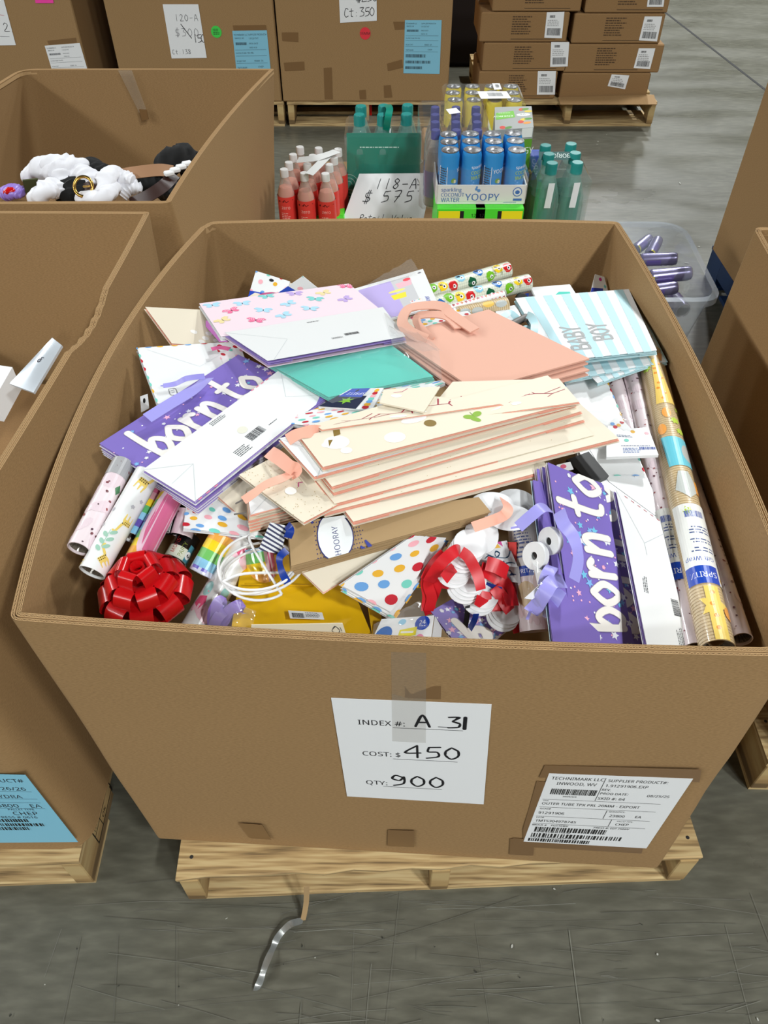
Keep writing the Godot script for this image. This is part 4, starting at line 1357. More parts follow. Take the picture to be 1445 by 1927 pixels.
	# cake banner pack
	t = sheet("banner_pack", "party banner pack picturing yellow and pink cakes on lilac", "party pack", [Vector3(-0.1075, 0.7827, -0.4276), Vector3(0.0528, 0.7987, -0.4905), Vector3(0.0784, 0.8261, -0.279), Vector3(-0.0597, 0.8117, -0.2307)], 0.004, M.paper_gloss, func(p: Pr):
		var w := p.W
		var h := p.H
		p.rect(w * 0.03, h * 0.08, w * 0.5, h * 0.9, Color(0.73, 0.67, 0.88))
		p.rect(w * 0.5, h * 0.08, w * 0.27, h * 0.9, Color(0.78, 0.78, 0.79))
		p.shape(Vector2(w * 0.52, h * 0.52), 0.03, [-0.6, -0.4, 0.6, -0.4, 0.5, 0.5, -0.5, 0.5], Color(0.92, 0.86, 0.25))
		p.ell(w * 0.52, h * 0.38, 0.02, 0.006, Color(0.95, 0.90, 0.45))
		p.shape(Vector2(w * 0.66, h * 0.26), 0.032, [-0.6, -0.4, 0.6, -0.5, 0.5, 0.4, -0.5, 0.5], Color(0.93, 0.72, 0.76))
		p.ell(w * 0.72, h * 0.16, 0.009, 0.008, Color(0.9, 0.3, 0.35))
		p.shape(Vector2(w * 0.72, h * 0.78), 0.03, [-0.5, -0.4, 0.5, -0.4, 0.45, 0.4, -0.45, 0.4], Color(0.90, 0.88, 0.88))
		for i in 9: p.ell(w * 0.72 + 0.011 * sin(i * 2.3), h * 0.78 + 0.009 * cos(i * 3.1), 0.002, 0.002, DOTS[i % 5])
		for i in 6: p.ell(w * 0.55 + 0.008 * sin(i * 1.1), h * 0.88 + 0.008 * cos(i * 1.1), 0.004, 0.004, Color(0.90, 0.55, 0.68))
		p.text("banner", Vector2(w * 0.88, h * 0.95), 0.022, Color(0.15, 0.25, 0.7), -PI / 2)
		p.ell(w * 0.93, h * 0.08, 0.004, 0.003, Color(0.4, 0.4, 0.45)))
	film(t, [Vector3(-0.0828, 0.7909, -0.4373), Vector3(0.0252, 0.8166, -0.5158), Vector3(0.0439, 0.8095, -0.4627), Vector3(-0.0677, 0.7893, -0.4183)], "clear_film", 0.004)
	bag("peach gift bag with pink spot under the cake banner", [Vector3(-0.0783, 0.7942, -0.3173), Vector3(0.0394, 0.8008, -0.3174), Vector3(0.0436, 0.8284, -0.1485), Vector3(-0.0428, 0.8133, -0.2117)], 0.004, M.peach, M.peach_in, M.peach, func(p: Pr): p.ell(p.W * 0.85, p.H * 0.4, 0.009, 0.009, Color(0.88, 0.45, 0.55)))
	# rolls at the rear
	var monster := func(p: Pr, C: float):
		var k := 0.0
		while k < p.W:
			p.rect(k, 0, 0.0005, C, Color(0.72, 0.76, 0.70)); k += 0.006
		k = 0.0
		while k < C:
			p.rect(0, k, p.W, 0.0005, Color(0.72, 0.76, 0.70)); k += 0.006
		var m := C * 0.5
		var cols := [Color(0.80, 0.10, 0.12), Color(0.95, 0.80, 0.15), Color(0.45, 0.72, 0.15), Color(0.10, 0.42, 0.72), Color(0.08, 0.35, 0.22), Color(0.55, 0.78, 0.88)]
		for i in 12:
			var x := 0.012 + i * 0.026
			var y := m + 0.011 * sin(i * 2.7)
			p.shape(Vector2(x, y), 0.013, [-0.9, 0.6, -0.8, -0.5, -0.2, -0.9, 0.5, -0.8, 0.9, -0.1, 0.7, 0.7, 0.0, 0.9], cols[i % 6], i * 1.3)
			p.ell(x - 0.003, y - 0.002, 0.0045, 0.0045, Color(0.96, 0.96, 0.96))
			p.ell(x - 0.0025, y - 0.002, 0.0022, 0.0022, Color(0.05, 0.05, 0.06))
			if i % 2: p.shape(Vector2(x + 0.004, y + 0.005), 0.006, [-0.9, -0.4, -0.5, 0.4, -0.1, -0.3, 0.3, 0.4, 0.7, -0.3, 0.7, -0.6, -0.9, -0.7], Color(0.05, 0.05, 0.05))
		p.text("MONSTER", Vector2(p.W * 0.14, m - 0.012), 0.012, Color(0.45, 0.45, 0.2), PI / 2)
		p.text("PARTY", Vector2(p.W * 0.22, m - 0.012), 0.012, Color(0.45, 0.45, 0.2), PI / 2)
	roll("gift_wrap_roll", "monster print gift wrap roll against the rear wall", Vector3(0.0617, 0.7926, -0.3957), Vector3(0.2565, 0.7903, -0.5088), 0.0195, M.roll_check, monster)
	roll("gift_wrap_roll", "monster print gift wrap roll with red monster at its end", Vector3(0.0696, 0.798, -0.3333), Vector3(0.2968, 0.7904, -0.448), 0.0199, M.roll_check, monster)
	roll("gift_wrap_roll", "orange leaf print gift wrap roll under the monster rolls", Vector3(0.0865, 0.7919, -0.3101), Vector3(0.2317, 0.7855, -0.394), 0.0148, M.roll_white, func(p: Pr, C: float):
		for i in 30: p.star(0.006 + (i % 15) * 0.011, C * 0.5 + (i / 15 - 0.5) * 0.014, 0.005, [Color(0.6, 0.08, 0.1), Color(0.75, 0.4, 0.1), Color(0.85, 0.35, 0.45)][i % 3], i * 1.0))
	var jungle := func(p: Pr, C: float):
		var k := 0.003
		while k < p.W:
			p.rect(k, 0, 0.0012, C, Color(0.70, 0.59, 0.42)); k += 0.0052
		var m := C * 0.5
		for i in 6:
			p.ell(0.02 + i * 0.03, m + 0.006 * sin(i * 2.0), 0.014, 0.008, [Color(0.72, 0.74, 0.73), Color(0.93, 0.76, 0.36), Color(0.75, 0.76, 0.74)][i % 3])
	roll("gift_wrap_roll", "kraft animal print gift wrap roll below the monster rolls", Vector3(0.1226, 0.7976, -0.2941), Vector3(0.2327, 0.7962, -0.3386), 0.0181, M.roll_kraft, jungle)
	sheet("party_pack", "dotted party pack with blue label beside the felt bag handles", "party pack", [Vector3(0.1027, 0.8049, -0.2994), Vector3(0.1329, 0.8035, -0.3128), Vector3(0.1942, 0.8296, -0.1466), Vector3(0.0762, 0.8267, -0.151)], 0.004, M.paper_gloss, func(p: Pr):
		polka(p, 0.006, 12, 0.028)
		p.rect(0, 0, p.W * 0.3, p.H * 0.25, Color(0.13, 0.27, 0.72)))
	bag("dotted gift bag seen through the felt bag handles", [Vector3(0.0253, 0.816, -0.253), Vector3(0.1403, 0.8161, -0.27), Vector3(0.145, 0.8495, -0.0971), Vector3(0.0297, 0.8499, -0.0783)], 0.004, M.paper_gloss, M.paper, M.paper, func(p: Pr): polka(p, 0.0055, 14, 0.02))
	# small packs by the rear right corner
	var b := G.new()
	b.rbox(Vector3(0.3578, 0.7605, -0.4327), Vector3(0.10, 0.03, 0.06), 0.002, Basis(Vector3.UP, 0.15))
	var o := solo("party_box", "small teal and white party box by the rear wall", "box", b, M.paper_gloss)
	patch(o, "teal_panel", [Vector3(0.3324, 0.7708, -0.4415), Vector3(0.3941, 0.7779, -0.4289), Vector3(0.3939, 0.7799, -0.4014), Vector3(0.32, 0.7708, -0.4245)], M.turquoise)
	patch(o, "blue_seal", [Vector3(0.3365, 0.7705, -0.4517), Vector3(0.3461, 0.7725, -0.4506), Vector3(0.3448, 0.7741, -0.4355), Vector3(0.3357, 0.7719, -0.4395)], M.blue)
	sheet("party_pack", "blue party pack wedged beside the small teal box", "party pack", [Vector3(0.2891, 0.7457, -0.4684), Vector3(0.3249, 0.75, -0.4731), Vector3(0.3232, 0.746, -0.4217), Vector3(0.2905, 0.7427, -0.4272)], 0.003, M.blue)
	sheet("party_pack", "dotted header card with blue base in the rear right corner", "party pack", [Vector3(0.4791, 0.7583, -0.5451), Vector3(0.5037, 0.7497, -0.5478), Vector3(0.5088, 0.7289, -0.4876), Vector3(0.4521, 0.7431, -0.463)], 0.002, M.paper_gloss, func(p: Pr):
		p.ell(p.W * 0.55, p.H * 0.18, 0.006, 0.006, Color(0.78, 0.18, 0.55))
		p.rect(0, p.H * 0.6, p.W * 0.7, p.H, Color(0.16, 0.25, 0.68))
		p.shape(Vector2(p.W * 0.85, p.H * 0.5), 0.008, [0, -1, 0.6, 0, 0, 1, -0.4, 0], Color(0.45, 0.78, 0.78)))
	b = G.new()
	b.lathe(Vector3(0.279, 0.769, -0.4132), [[0.0, 0.0], [0.014, 0.0], [0.014, 0.02], [0.0, 0.02]], 14, Basis(Vector3.RIGHT, 1.2))
	solo("roll_cap", "dark plastic end of a roll beside the small teal box", "roll end", b, M.steel_dark)
	# felt bags
	var felt := [[[Vector3(-0.0291, 0.8534, -0.0912), Vector3(0.1749, 0.842, -0.1821), Vector3(0.3438, 0.8466, -0.0041), Vector3(0.1148, 0.8601, 0.11)], "folded peach felt bag lying underneath the other felt bag"], [[Vector3(-0.0219, 0.8655, -0.0912), Vector3(0.1754, 0.8477, -0.2153), Vector3(0.3451, 0.8583, -0.0233), Vector3(0.1188, 0.877, 0.1002)], "peach felt tote bag with looped handles on top of the heap"]]
	for e in felt:
		t = thing("felt_bag", e[1], "tote bag", mid(e[0]), "peach felt bags on the heap")
		var f := flat(e[0], 0.006)
		g = G.new()
		g.slab(f, 0, wid(e[0]), 0, hei(e[0]), 0.007, 0.0105, 8, 8)
		part(t, "front_panel", g, M.felt, 40.0)
		g = G.new()
		g.slab(f, 0.0, wid(e[0]) - 0.004, 0.002, hei(e[0]) + 0.003, 0.0, 0.003, 8, 8)
		part(t, "back_panel", g, M.felt, 40.0)
	g = G.new()
	strip(g, [Vector3(0.0414, 0.8814, -0.0667), Vector3(0.0103, 0.8878, -0.0841), Vector3(-0.0044, 0.8894, -0.1172), Vector3(0.008, 0.8897, -0.1635), Vector3(0.0421, 0.8919, -0.1738), Vector3(0.0762, 0.8888, -0.175), Vector3(0.0945, 0.8824, -0.1558), Vector3(0.1346, 0.8843, -0.0952)], 0.022, [Vector3(-0.7, 0.8, 0.4), Vector3(-0.6, 0.9, 0.2), Vector3(0, 1, 0.1), Vector3(0, 1, 0.4), Vector3(0.2, 0.9, 0.5)], 8, 0.003)
	part(t, "handle", g, M.felt, 40.0)
	g = G.new()
	strip(g, [Vector3(0.0511, 0.8764, -0.0744), Vector3(0.0252, 0.8789, -0.1304), Vector3(0.0312, 0.8806, -0.1549), Vector3(0.065, 0.8821, -0.1563), Vector3(0.0859, 0.8788, -0.15), Vector3(0.1043, 0.8788, -0.1115)], 0.016, [Vector3(-0.4, 0.9, 0.4), Vector3(0, 0.9, 0.4), Vector3(0.3, 0.9, 0.4)], 8, 0.003)
	part(t, "handle", g, M.felt, 40.0)
	film(t, [Vector3(-0.0302, 0.8846, -0.1135), Vector3(0.061, 0.8973, -0.0107), Vector3(0.0611, 0.902, 0.0909), Vector3(-0.0247, 0.8891, -0.0282)], "clear_film", 0.004)
	# baby boy bags
	var stripes := func(p: Pr):
		var k := 0.022
		while k < p.W:
			p.poly(PackedVector2Array([Vector2(k, 0), Vector2(k + 0.019, 0), Vector2(k + 0.019, p.H), Vector2(k, p.H)]), Color(0.70, 0.84, 0.87))
			k += 0.038
		var rr := RandomNumberGenerator.new()
		rr.seed = 3
		for i in 40: p.ell(0.022 + 0.038 * (rr.randi() % 6), rr.randf() * p.H, 0.0012, 0.0009, Color(0.98, 0.98, 0.98), 0.0, 6)
	bag("striped pale blue gift bag lowest of the baby boy stack", [Vector3(0.2878, 0.7801, -0.3076), Vector3(0.5359, 0.7759, -0.4059), Vector3(0.4982, 0.8056, -0.0886), Vector3(0.371, 0.8096, -0.0178)], 0.005, M.paper, M.pale_blue, M.pale_blue, stripes, "baby boy gift bags")
	bag("striped pale blue gift bag second in the baby boy stack", [Vector3(0.2729, 0.7845, -0.3336), Vector3(0.5358, 0.7772, -0.4229), Vector3(0.5255, 0.8066, -0.0926), Vector3(0.3079, 0.8123, -0.0226)], 0.006, M.paper, M.pale_blue, M.pale_blue, stripes, "baby boy gift bags")
	bag("blue and white striped gift bag lettered baby boy in grey", [Vector3(0.2552, 0.787, -0.368), Vector3(0.5255, 0.7864, -0.4091), Vector3(0.5014, 0.8268, -0.0979), Vector3(0.2878, 0.8287, -0.0555)], 0.009, M.paper, M.pale_blue, M.pale_blue, func(p: Pr):
		stripes.call(p)
		var k := Color(0.62, 0.63, 0.63)
		for e in [["BABY", 0.40, 0.88], ["BOY", 0.64, 0.78]]:
			for i in e[0].length():
				p.pen(BORN[e[0][i]], Vector2(p.W * e[1], p.H * e[2] - 0.0285 * i), 0.04, 0.006, k, -PI / 2), "baby boy gift bags")
	g = G.new()
	strip(g, [Vector3(0.2665, 0.8134, -0.2701), Vector3(0.2684, 0.8358, -0.2226), Vector3(0.2687, 0.8415, -0.1828), Vector3(0.2611, 0.8323, -0.1501)], 0.016, [Vector3(-0.6, 0.7, 0.4), Vector3(0.3, 0.8, 0.5)])
	strip(g, [Vector3(0.2404, 0.8225, -0.1811), Vector3(0.2539, 0.8293, -0.1903), Vector3(0.2643, 0.8254, -0.1825)], 0.014, [Vector3(0.2, 0.8, 0.5)])
	part(hold("blue and white striped gift bag lettered"), "ribbon", g, M.blue_ribbon, 40.0, "pale blue ribbon handle of the baby boy bag")
	g = G.new()
	g.tube([Vector3(0.2241, 0.8155, -0.2226), Vector3(0.2659, 0.8111, -0.2632)], 0.008, 12)
	solo("grey_tube", "grey cardboard tube end beside the felt bag", "tube", g, M.grey_tube, 40.0)
	sheet("white_card", "white card with pale blue bow between felt bag and baby boy bag", "card", [Vector3(0.2068, 0.7955, -0.3173), Vector3(0.2569, 0.7869, -0.3521), Vector3(0.2597, 0.8055, -0.2533), Vector3(0.2017, 0.8089, -0.2477)], 0.002, M.paper)
	g = G.new()
	strip(g, [Vector3(0.2118, 0.8196, -0.2471), Vector3(0.2282, 0.822, -0.2644), Vector3(0.2401, 0.8156, -0.2622), Vector3(0.2475, 0.8101, -0.2521)], 0.014, [Vector3(0.2, 0.9, 0.3), Vector3(-0.4, 0.9, 0.3)])
	part(hold("white card with pale blue bow"), "ribbon", g, M.blue_ribbon, 40.0, "pale blue ribbon crumpled behind the felt bag")


# ---------- the middle of the heap ----------
func contents_middle() -> void:
	# born to stack on the left
	for i in 3:
		born_bag("purple born to gift bag inside the stack on the left", [Vector3(-0.5164, 0.8485, 0.2074), Vector3(-0.3198, 0.8372, -0.0681), Vector3(-0.1336, 0.8529, 0.0868), Vector3(-0.3247, 0.8644, 0.3644)], 0.004, "purple gift bags in the left stack", Vector2(0.04, 0.118), 0.1, 0.0135, 0.41, 5).position.y -= 0.005 * (3 - i)
	var q := [Vector3(-0.5158, 0.8545, 0.2103), Vector3(-0.321, 0.8436, -0.0678), Vector3(-0.1354, 0.858, 0.0842), Vector3(-0.3275, 0.869, 0.3622)]
	born_bag("purple gift bag lettered born to under the white bag on the left", q, 0.005, "purple gift bags in the left stack", Vector2(0.04, 0.118), 0.1, 0.0118, 0.41, 11)
	var w := [Vector3(-0.4051, 0.9058, 0.3308), Vector3(-0.2307, 0.8691, 0.0192), Vector3(-0.1361, 0.8529, 0.0744), Vector3(-0.3178, 0.8909, 0.386)]
	bag("white gift bag back with bar code covering the purple born to bag", w, 0.006, M.paper_gloss, M.purple_in, M.paper, func(p: Pr):
		var g := Color(0.76, 0.78, 0.79)
		p.line([Vector2(0, 0), Vector2(p.W * 0.17, p.H * 0.45), Vector2(0, p.H)], 0.0007, g)
		p.line([Vector2(p.W * 0.17, p.H * 0.45), Vector2(p.W * 0.02, p.H * 0.5)], 0.0007, g)
		p.line([Vector2(p.W, 0), Vector2(p.W * 0.83, p.H * 0.5), Vector2(p.W, p.H)], 0.0007, g)
		p.small(p.W * 0.42, p.H * 0.04, 0.04, 3, 0.0032, Color(0.3, 0.3, 0.32))
		var k := Color(0.15, 0.15, 0.17)
		p.bars(p.W * 0.46, p.H * 0.62, 0.038, 0.016, 8, k)
		p.small(p.W * 0.34, p.H * 0.72, 0.035, 5, 0.0034, k)
		p.small(p.W * 0.6, p.H * 0.72, 0.028, 1, 0.0034, k)
		p.ell(p.W * 0.49, p.H * 0.5, 0.01, 0.008, Color(0.87, 0.86, 0.8))
		for i in 7: p.rect(p.W * (0.02 + 0.05 * i) if i < 3 else p.W * (0.75 + 0.04 * (i - 3)), 0.0 if i >= 3 else p.H - 0.002, 0.008, 0.002, Color(0.88, 0.5, 0.6)))
	var g := G.new()
	strip(g, [Vector3(-0.4368, 0.8855, 0.1742), Vector3(-0.4041, 0.8901, 0.1412), Vector3(-0.3706, 0.8899, 0.1005), Vector3(-0.3596, 0.8728, 0.0441)], 0.026, [Vector3(-0.2, 1, 0.3)], 8)
	part(hold("purple gift bag lettered born to under"), "ribbon", g, M.violet_ribbon, 40.0, "flat violet ribbon handle")
	g = G.new()
	strip(g, [Vector3(-0.4312, 0.8801, 0.0764), Vector3(-0.4102, 0.8812, 0.0716), Vector3(-0.3883, 0.8904, 0.0685), Vector3(-0.3653, 0.8732, 0.0381)], 0.01, [Vector3(0, 1, 0.2), Vector3(0.4, 0.6, 0.6)])
	strip(g, [Vector3(-0.4381, 0.8756, 0.0703), Vector3(-0.4292, 0.8745, 0.0688)], 0.003)
	part(hold("purple gift bag lettered born to under"), "ribbon", g, M.violet_ribbon, 40.0, "twisted violet ribbon above the left purple bag")
	# dotted bag and header pack under the felt bag
	bag("dotted gift bag between the white bag and the peach stack", [Vector3(-0.2233, 0.8644, 0.1666), Vector3(-0.071, 0.8601, 0.0745), Vector3(0.0939, 0.8594, 0.032), Vector3(-0.1135, 0.8678, 0.1917)], 0.006, M.paper_gloss, M.paper, M.paper, func(p: Pr): polka(p, 0.006, 21, 0.024))
	var t := sheet("party_pack", "dotted party pack with blue header and green creature under turquoise bag", "party pack", [Vector3(-0.1531, 0.8686, 0.1254), Vector3(-0.0988, 0.8741, 0.0824), Vector3(-0.0405, 0.8774, 0.0837), Vector3(-0.0605, 0.873, 0.1413)], 0.004, M.paper_gloss, func(p: Pr):
		p.rect(0, 0, p.W * 0.62, p.H * 0.7, Color(0.08, 0.09, 0.22))
		p.rect(p.W * 0.55, p.H * 0.05, p.W * 0.45, p.H * 0.55, Color(0.13, 0.27, 0.72))
		p.text("SPRITZ", Vector2(p.W * 0.72, p.H * 0.6), 0.016, Color(0.9, 0.9, 0.95), -PI / 2)
		p.ell(p.W * 0.88, p.H * 0.3, 0.004, 0.003, Color(0.05, 0.05, 0.1))
		p.star(p.W * 0.36, p.H * 0.35, 0.012, Color(0.5, 0.72, 0.2), 0.5, 6)
		for i in 7: p.dot(p.W * (0.1 + 0.13 * i), p.H * 0.85, 0.005, DOTS[i % 5]))
	# peach stack, from the lowest bag up
	var lows := [[665, 991, 1035, 892], [611, 974, 1166, 832], [630, 957, 1119, 827], [628, 936, 1101, 797], [625, 925, 1096, 781]]
	var names := ["peach gift bag lowest in the fanned peach stack", "peach gift bag reaching furthest right in the fanned peach stack", "peach gift bag third from the bottom of the peach stack", "peach gift bag fourth from the bottom of the peach stack", "peach gift bag fifth from the bottom of the peach stack"]
	var quads := [[Vector3(-0.1414, 0.8733, 0.314), Vector3(0.1984, 0.852, 0.1728), Vector3(0.2277, 0.8532, 0.2766), Vector3(-0.0849, 0.8729, 0.4111)], [Vector3(-0.1843, 0.8856, 0.303), Vector3(0.297, 0.8681, 0.1127), Vector3(0.3535, 0.8606, 0.2066), Vector3(-0.1274, 0.8781, 0.3977)], [Vector3(-0.1706, 0.8895, 0.2949), Vector3(0.2658, 0.8711, 0.1015), Vector3(0.3114, 0.8647, 0.2045), Vector3(-0.113, 0.8829, 0.3837)], [Vector3(-0.1724, 0.9003, 0.2822), Vector3(0.2535, 0.8828, 0.0785), Vector3(0.2999, 0.8726, 0.1725), Vector3(-0.115, 0.89, 0.3673)], [Vector3(-0.1699, 0.9078, 0.2845), Vector3(0.2521, 0.8896, 0.0801), Vector3(0.2957, 0.8819, 0.1612), Vector3(-0.117, 0.8995, 0.3645)]]
	for i in 5:
		bag(names[i], quads[i], 0.007, M.peach, M.peach_in, M.peach, func(p: Pr): specks(p, 30 + i, 30), "peach gift bags in the fanned stack", "gift_bag", 0.002)
	bag("white backed peach gift bag near the top of the fanned stack", [Vector3(-0.2035, 0.9203, 0.2739), Vector3(0.2357, 0.8998, 0.0862), Vector3(0.2856, 0.8907, 0.1537), Vector3(-0.1432, 0.9096, 0.3523)], 0.006, M.paper_gloss, M.peach_in, M.peach, func(p: Pr):
		p.line([Vector2(0, 0), Vector2(p.H * 0.45, p.H * 0.6), Vector2(0.004, p.H)], 0.0007, Color(0.76, 0.78, 0.79)), "peach gift bags in the fanned stack")
	bag("peach gift bag with gold spot and green leaf topping the fanned stack", [Vector3(-0.1706, 0.9255, 0.2787), Vector3(0.2419, 0.91, 0.0957), Vector3(0.2865, 0.9024, 0.1615), Vector3(-0.1306, 0.9184, 0.342)], 0.007, M.peach, M.peach_in, M.peach, func(p: Pr):
		var wh := Color(0.95, 0.95, 0.93)
		var gold := Color(0.50, 0.40, 0.13)
		p.ell(p.W * 0.10, p.H * 0.40, 0.02, 0.015, wh); p.ell(p.W * 0.065, p.H * 0.40, 0.008, 0.006, wh); p.ell(p.W * 0.11, p.H * 0.68, 0.009, 0.007, wh); p.ell(p.W * 0.29, p.H * 0.66, 0.017, 0.012, wh)
		p.ell(p.W * 0.44, p.H * 0.52, 0.01, 0.008, gold); p.ell(p.W * 0.40, p.H * 0.30, 0.022, 0.008, wh)
		p.shape(Vector2(p.W * 0.115, p.H * 0.10), 0.02, [-0.2, 0.5, 0.2, -0.5, 0.7, -0.4, 0.4, 0.4], gold)
		p.shape(Vector2(p.W * 0.08, p.H * 0.34), 0.014, [-0.4, 0.7, 0.0, -0.3, 0.5, -0.2], gold)
		for e in [[-0.008, 0.0, 0.3], [0.008, -0.002, -0.3], [-0.002, 0.008, 0.9]]: p.ell(p.W * 0.60 + e[0], p.H * 0.62 + e[1], 0.009, 0.0055, Color(0.50, 0.66, 0.12), e[2])
		p.line([Vector2(p.W * 0.60, p.H * 0.62), Vector2(p.W * 0.60, p.H * 0.5)], 0.0012, Color(0.4, 0.55, 0.1)), "peach gift bags in the fanned stack")
	var twig := func(p: Pr):
		var k := Color(0.62, 0.10, 0.22)
		for e in [[0.55, 0.55], [0.82, 0.5], [0.3, 0.5]]:
			var o := Vector2(p.W * e[0], p.H * e[1])
			p.line([o + Vector2(-0.05, 0.004), o + Vector2(-0.02, 0.0), o + Vector2(0.01, 0.006), o + Vector2(0.035, -0.006)], 0.0016, k)
			p.line([o + Vector2(-0.02, 0.0), o + Vector2(-0.03, -0.012)], 0.0014, k)
			p.line([o + Vector2(0.01, 0.006), o + Vector2(0.0, 0.016)], 0.0014, k)
			p.line([o + Vector2(-0.004, 0.003), o + Vector2(0.03, -0.016)], 0.0014, k)
		p.ell(p.W * 0.45, p.H * 0.8, 0.012, 0.007, Color(0.95, 0.95, 0.93)); p.ell(p.W * 0.6, p.H * 0.75, 0.008, 0.005, Color(0.95, 0.95, 0.93))
	bag("peach gift bag printed with red twigs beneath the felt bags", [Vector3(0.0754, 0.9135, 0.1158), Vector3(0.2608, 0.9107, 0.1028), Vector3(0.2852, 0.9108, 0.1695), Vector3(0.0086, 0.9153, 0.2368)], 0.004, M.peach, M.peach_in, M.peach, twig)
	bag("narrow peach gift bag lying across the top of the fanned stack", [Vector3(-0.1499, 0.9311, 0.2522), Vector3(0.0194, 0.92, 0.16), Vector3(0.1585, 0.9156, 0.18), Vector3(-0.1367, 0.9313, 0.2653)], 0.004, M.peach, M.peach_in, M.peach, twig)
	sheet("gift_card", "small peach gift card with white spot under the felt bag", "card", [Vector3(-0.0404, 0.9309, 0.1601), Vector3(0.0538, 0.9222, 0.1397), Vector3(0.0232, 0.9285, 0.2158), Vector3(-0.0473, 0.9333, 0.1972)], 0.003, M.peach, func(p: Pr):
		p.ell(p.W * 0.28, p.H * 0.45, 0.009, 0.006, Color(0.95, 0.95, 0.93))
		p.line([Vector2(p.W * 0.2, p.H * 0.25), Vector2(p.W * 0.35, p.H * 0.2), Vector2(p.W * 0.42, p.H * 0.02)], 0.0012, Color(0.75, 0.3, 0.45)))
	# left of the stack
	bag("shaded peach gift bag under the left edge of the white bag", [Vector3(-0.3055, 0.8479, 0.3236), Vector3(-0.26, 0.8461, 0.2537), Vector3(-0.1783, 0.8357, 0.3052), Vector3(-0.2362, 0.8381, 0.3885)], 0.004, M.peach, M.peach_in, M.peach)
	for i in 4:
		bag("peach gift bag in the small stack left of the fanned stack", [Vector3(-0.2557, 0.8616, 0.3257), Vector3(-0.2047, 0.8525, 0.2796), Vector3(-0.1475, 0.8614, 0.3604), Vector3(-0.2399, 0.8727, 0.4076)], 0.005, M.peach, M.peach_in, M.peach, null, "peach gift bags in the small left stack").position.y += 0.006 * (i - 3)
	bag("white backed gift bag topping the small stack left of the fanned stack", [Vector3(-0.2492, 0.8774, 0.3477), Vector3(-0.2015, 0.8685, 0.2967), Vector3(-0.1625, 0.872, 0.3651), Vector3(-0.237, 0.8817, 0.4022)], 0.004, M.paper_gloss, M.peach_in, M.peach, func(p: Pr):
		p.line([Vector2(0, p.H), Vector2(p.W * 0.5, p.H * 0.45), Vector2(p.W, p.H)], 0.0007, Color(0.76, 0.78, 0.79)))
	bag("speckled peach gift bag with white spot left of the fanned stack", [Vector3(-0.2623, 0.8927, 0.3251), Vector3(-0.155, 0.8911, 0.426), Vector3(-0.1015, 0.8814, 0.3745), Vector3(-0.2073, 0.8822, 0.2656)], 0.005, M.peach, M.peach_in, M.peach, func(p: Pr):
		specks(p, 6, 120)
		p.ell(p.W * 0.55, p.H * 0.42, 0.009, 0.009, Color(0.95, 0.94, 0.92))
		p.line([Vector2(p.W * 0.55, p.H * 0.62), Vector2(p.W * 0.5, p.H * 0.7), Vector2(p.W * 0.52, p.H * 0.78)], 0.0018, Color(0.75, 0.3, 0.5)))
	g = G.new()
	strip(g, [Vector3(-0.1885, 0.9265, 0.2786), Vector3(-0.1729, 0.9335, 0.273), Vector3(-0.1525, 0.9356, 0.2692), Vector3(-0.135, 0.9244, 0.2583), Vector3(-0.1091, 0.9181, 0.2494)], 0.021, [Vector3(-0.2, 0.9, 0.4), Vector3(0.1, 1, 0.2), Vector3(0, 0.7, 0.8), Vector3(0, 0.3, 1)])
	part(hold("peach gift bag with gold spot"), "ribbon", g, M.peach_ribbon, 40.0, "peach satin ribbon folded on top of the fanned stack")
	g = G.new()
	strip(g, [Vector3(-0.2194, 0.9042, 0.2804), Vector3(-0.2001, 0.9146, 0.307), Vector3(-0.1822, 0.9147, 0.3263), Vector3(-0.174, 0.9077, 0.3257), Vector3(-0.1812, 0.899, 0.3258)], 0.022, [Vector3(-0.3, 0.9, 0.2), Vector3(-0.3, 0.5, 0.8), Vector3(0, 1, 0.2)])
	strip(g, [Vector3(-0.1755, 0.8976, 0.3172), Vector3(-0.1895, 0.9072, 0.3417), Vector3(-0.2148, 0.9108, 0.3615), Vector3(-0.2294, 0.9127, 0.3814), Vector3(-0.2443, 0.9077, 0.3918)], 0.014, [Vector3(0, 1, 0.3), Vector3(-0.3, 0.8, 0.4), Vector3(0, 0.9, 0.3)])
	part(hold("speckled peach gift bag"), "ribbon", g, M.peach_ribbon, 40.0, "knotted peach satin ribbon left of the fanned stack")
	g = G.new()
	g.tube([Vector3(-0.2428, 0.9067, 0.3864), Vector3(-0.2554, 0.9059, 0.3965)], 0.0012, 6)
	g.tube([Vector3(-0.2442, 0.8835, 0.3931), Vector3(-0.2612, 0.8827, 0.3956)], 0.0012, 6)
	part(hold("speckled peach gift bag"), "ribbon", g, M.grey_tube, 40.0, "grey plastic tips of the knotted peach ribbon")


# ---------- the front of the heap ----------
func giraffe(p: Pr, at: Vector2, k: float, turn: float) -> void:
	var y := Color(0.91, 0.80, 0.42)
	p.shape(at, k, [-1.0, -0.5, 0.4, -0.6, 0.6, 0.4, 0.45, 1.5, 0.3, 1.5, 0.25, 0.5, -0.1, 0.5, -0.15, 1.4, -0.3, 1.4, -0.4, 0.5, -0.8, 0.4, -0.85, 1.3, -1.0, 1.3], y, turn)
	p.shape(at, k, [0.2, -0.6, 0.7, -2.2, 1.1, -2.4, 1.5, -2.1, 1.3, -1.9, 1.0, -2.0, 0.6, -0.4], y, turn)
	for i in 9:
		p.ell(at.x + k * Vector2(-0.8 + 0.3 * (i % 5), -0.35 + 0.35 * (i / 5)).rotated(turn).x, at.y + k * Vector2(-0.8 + 0.3 * (i % 5), -0.35 + 0.35 * (i / 5)).rotated(turn).y, k * 0.11, k * 0.09, Color(0.25, 0.2, 0.1), 0.0, 8)


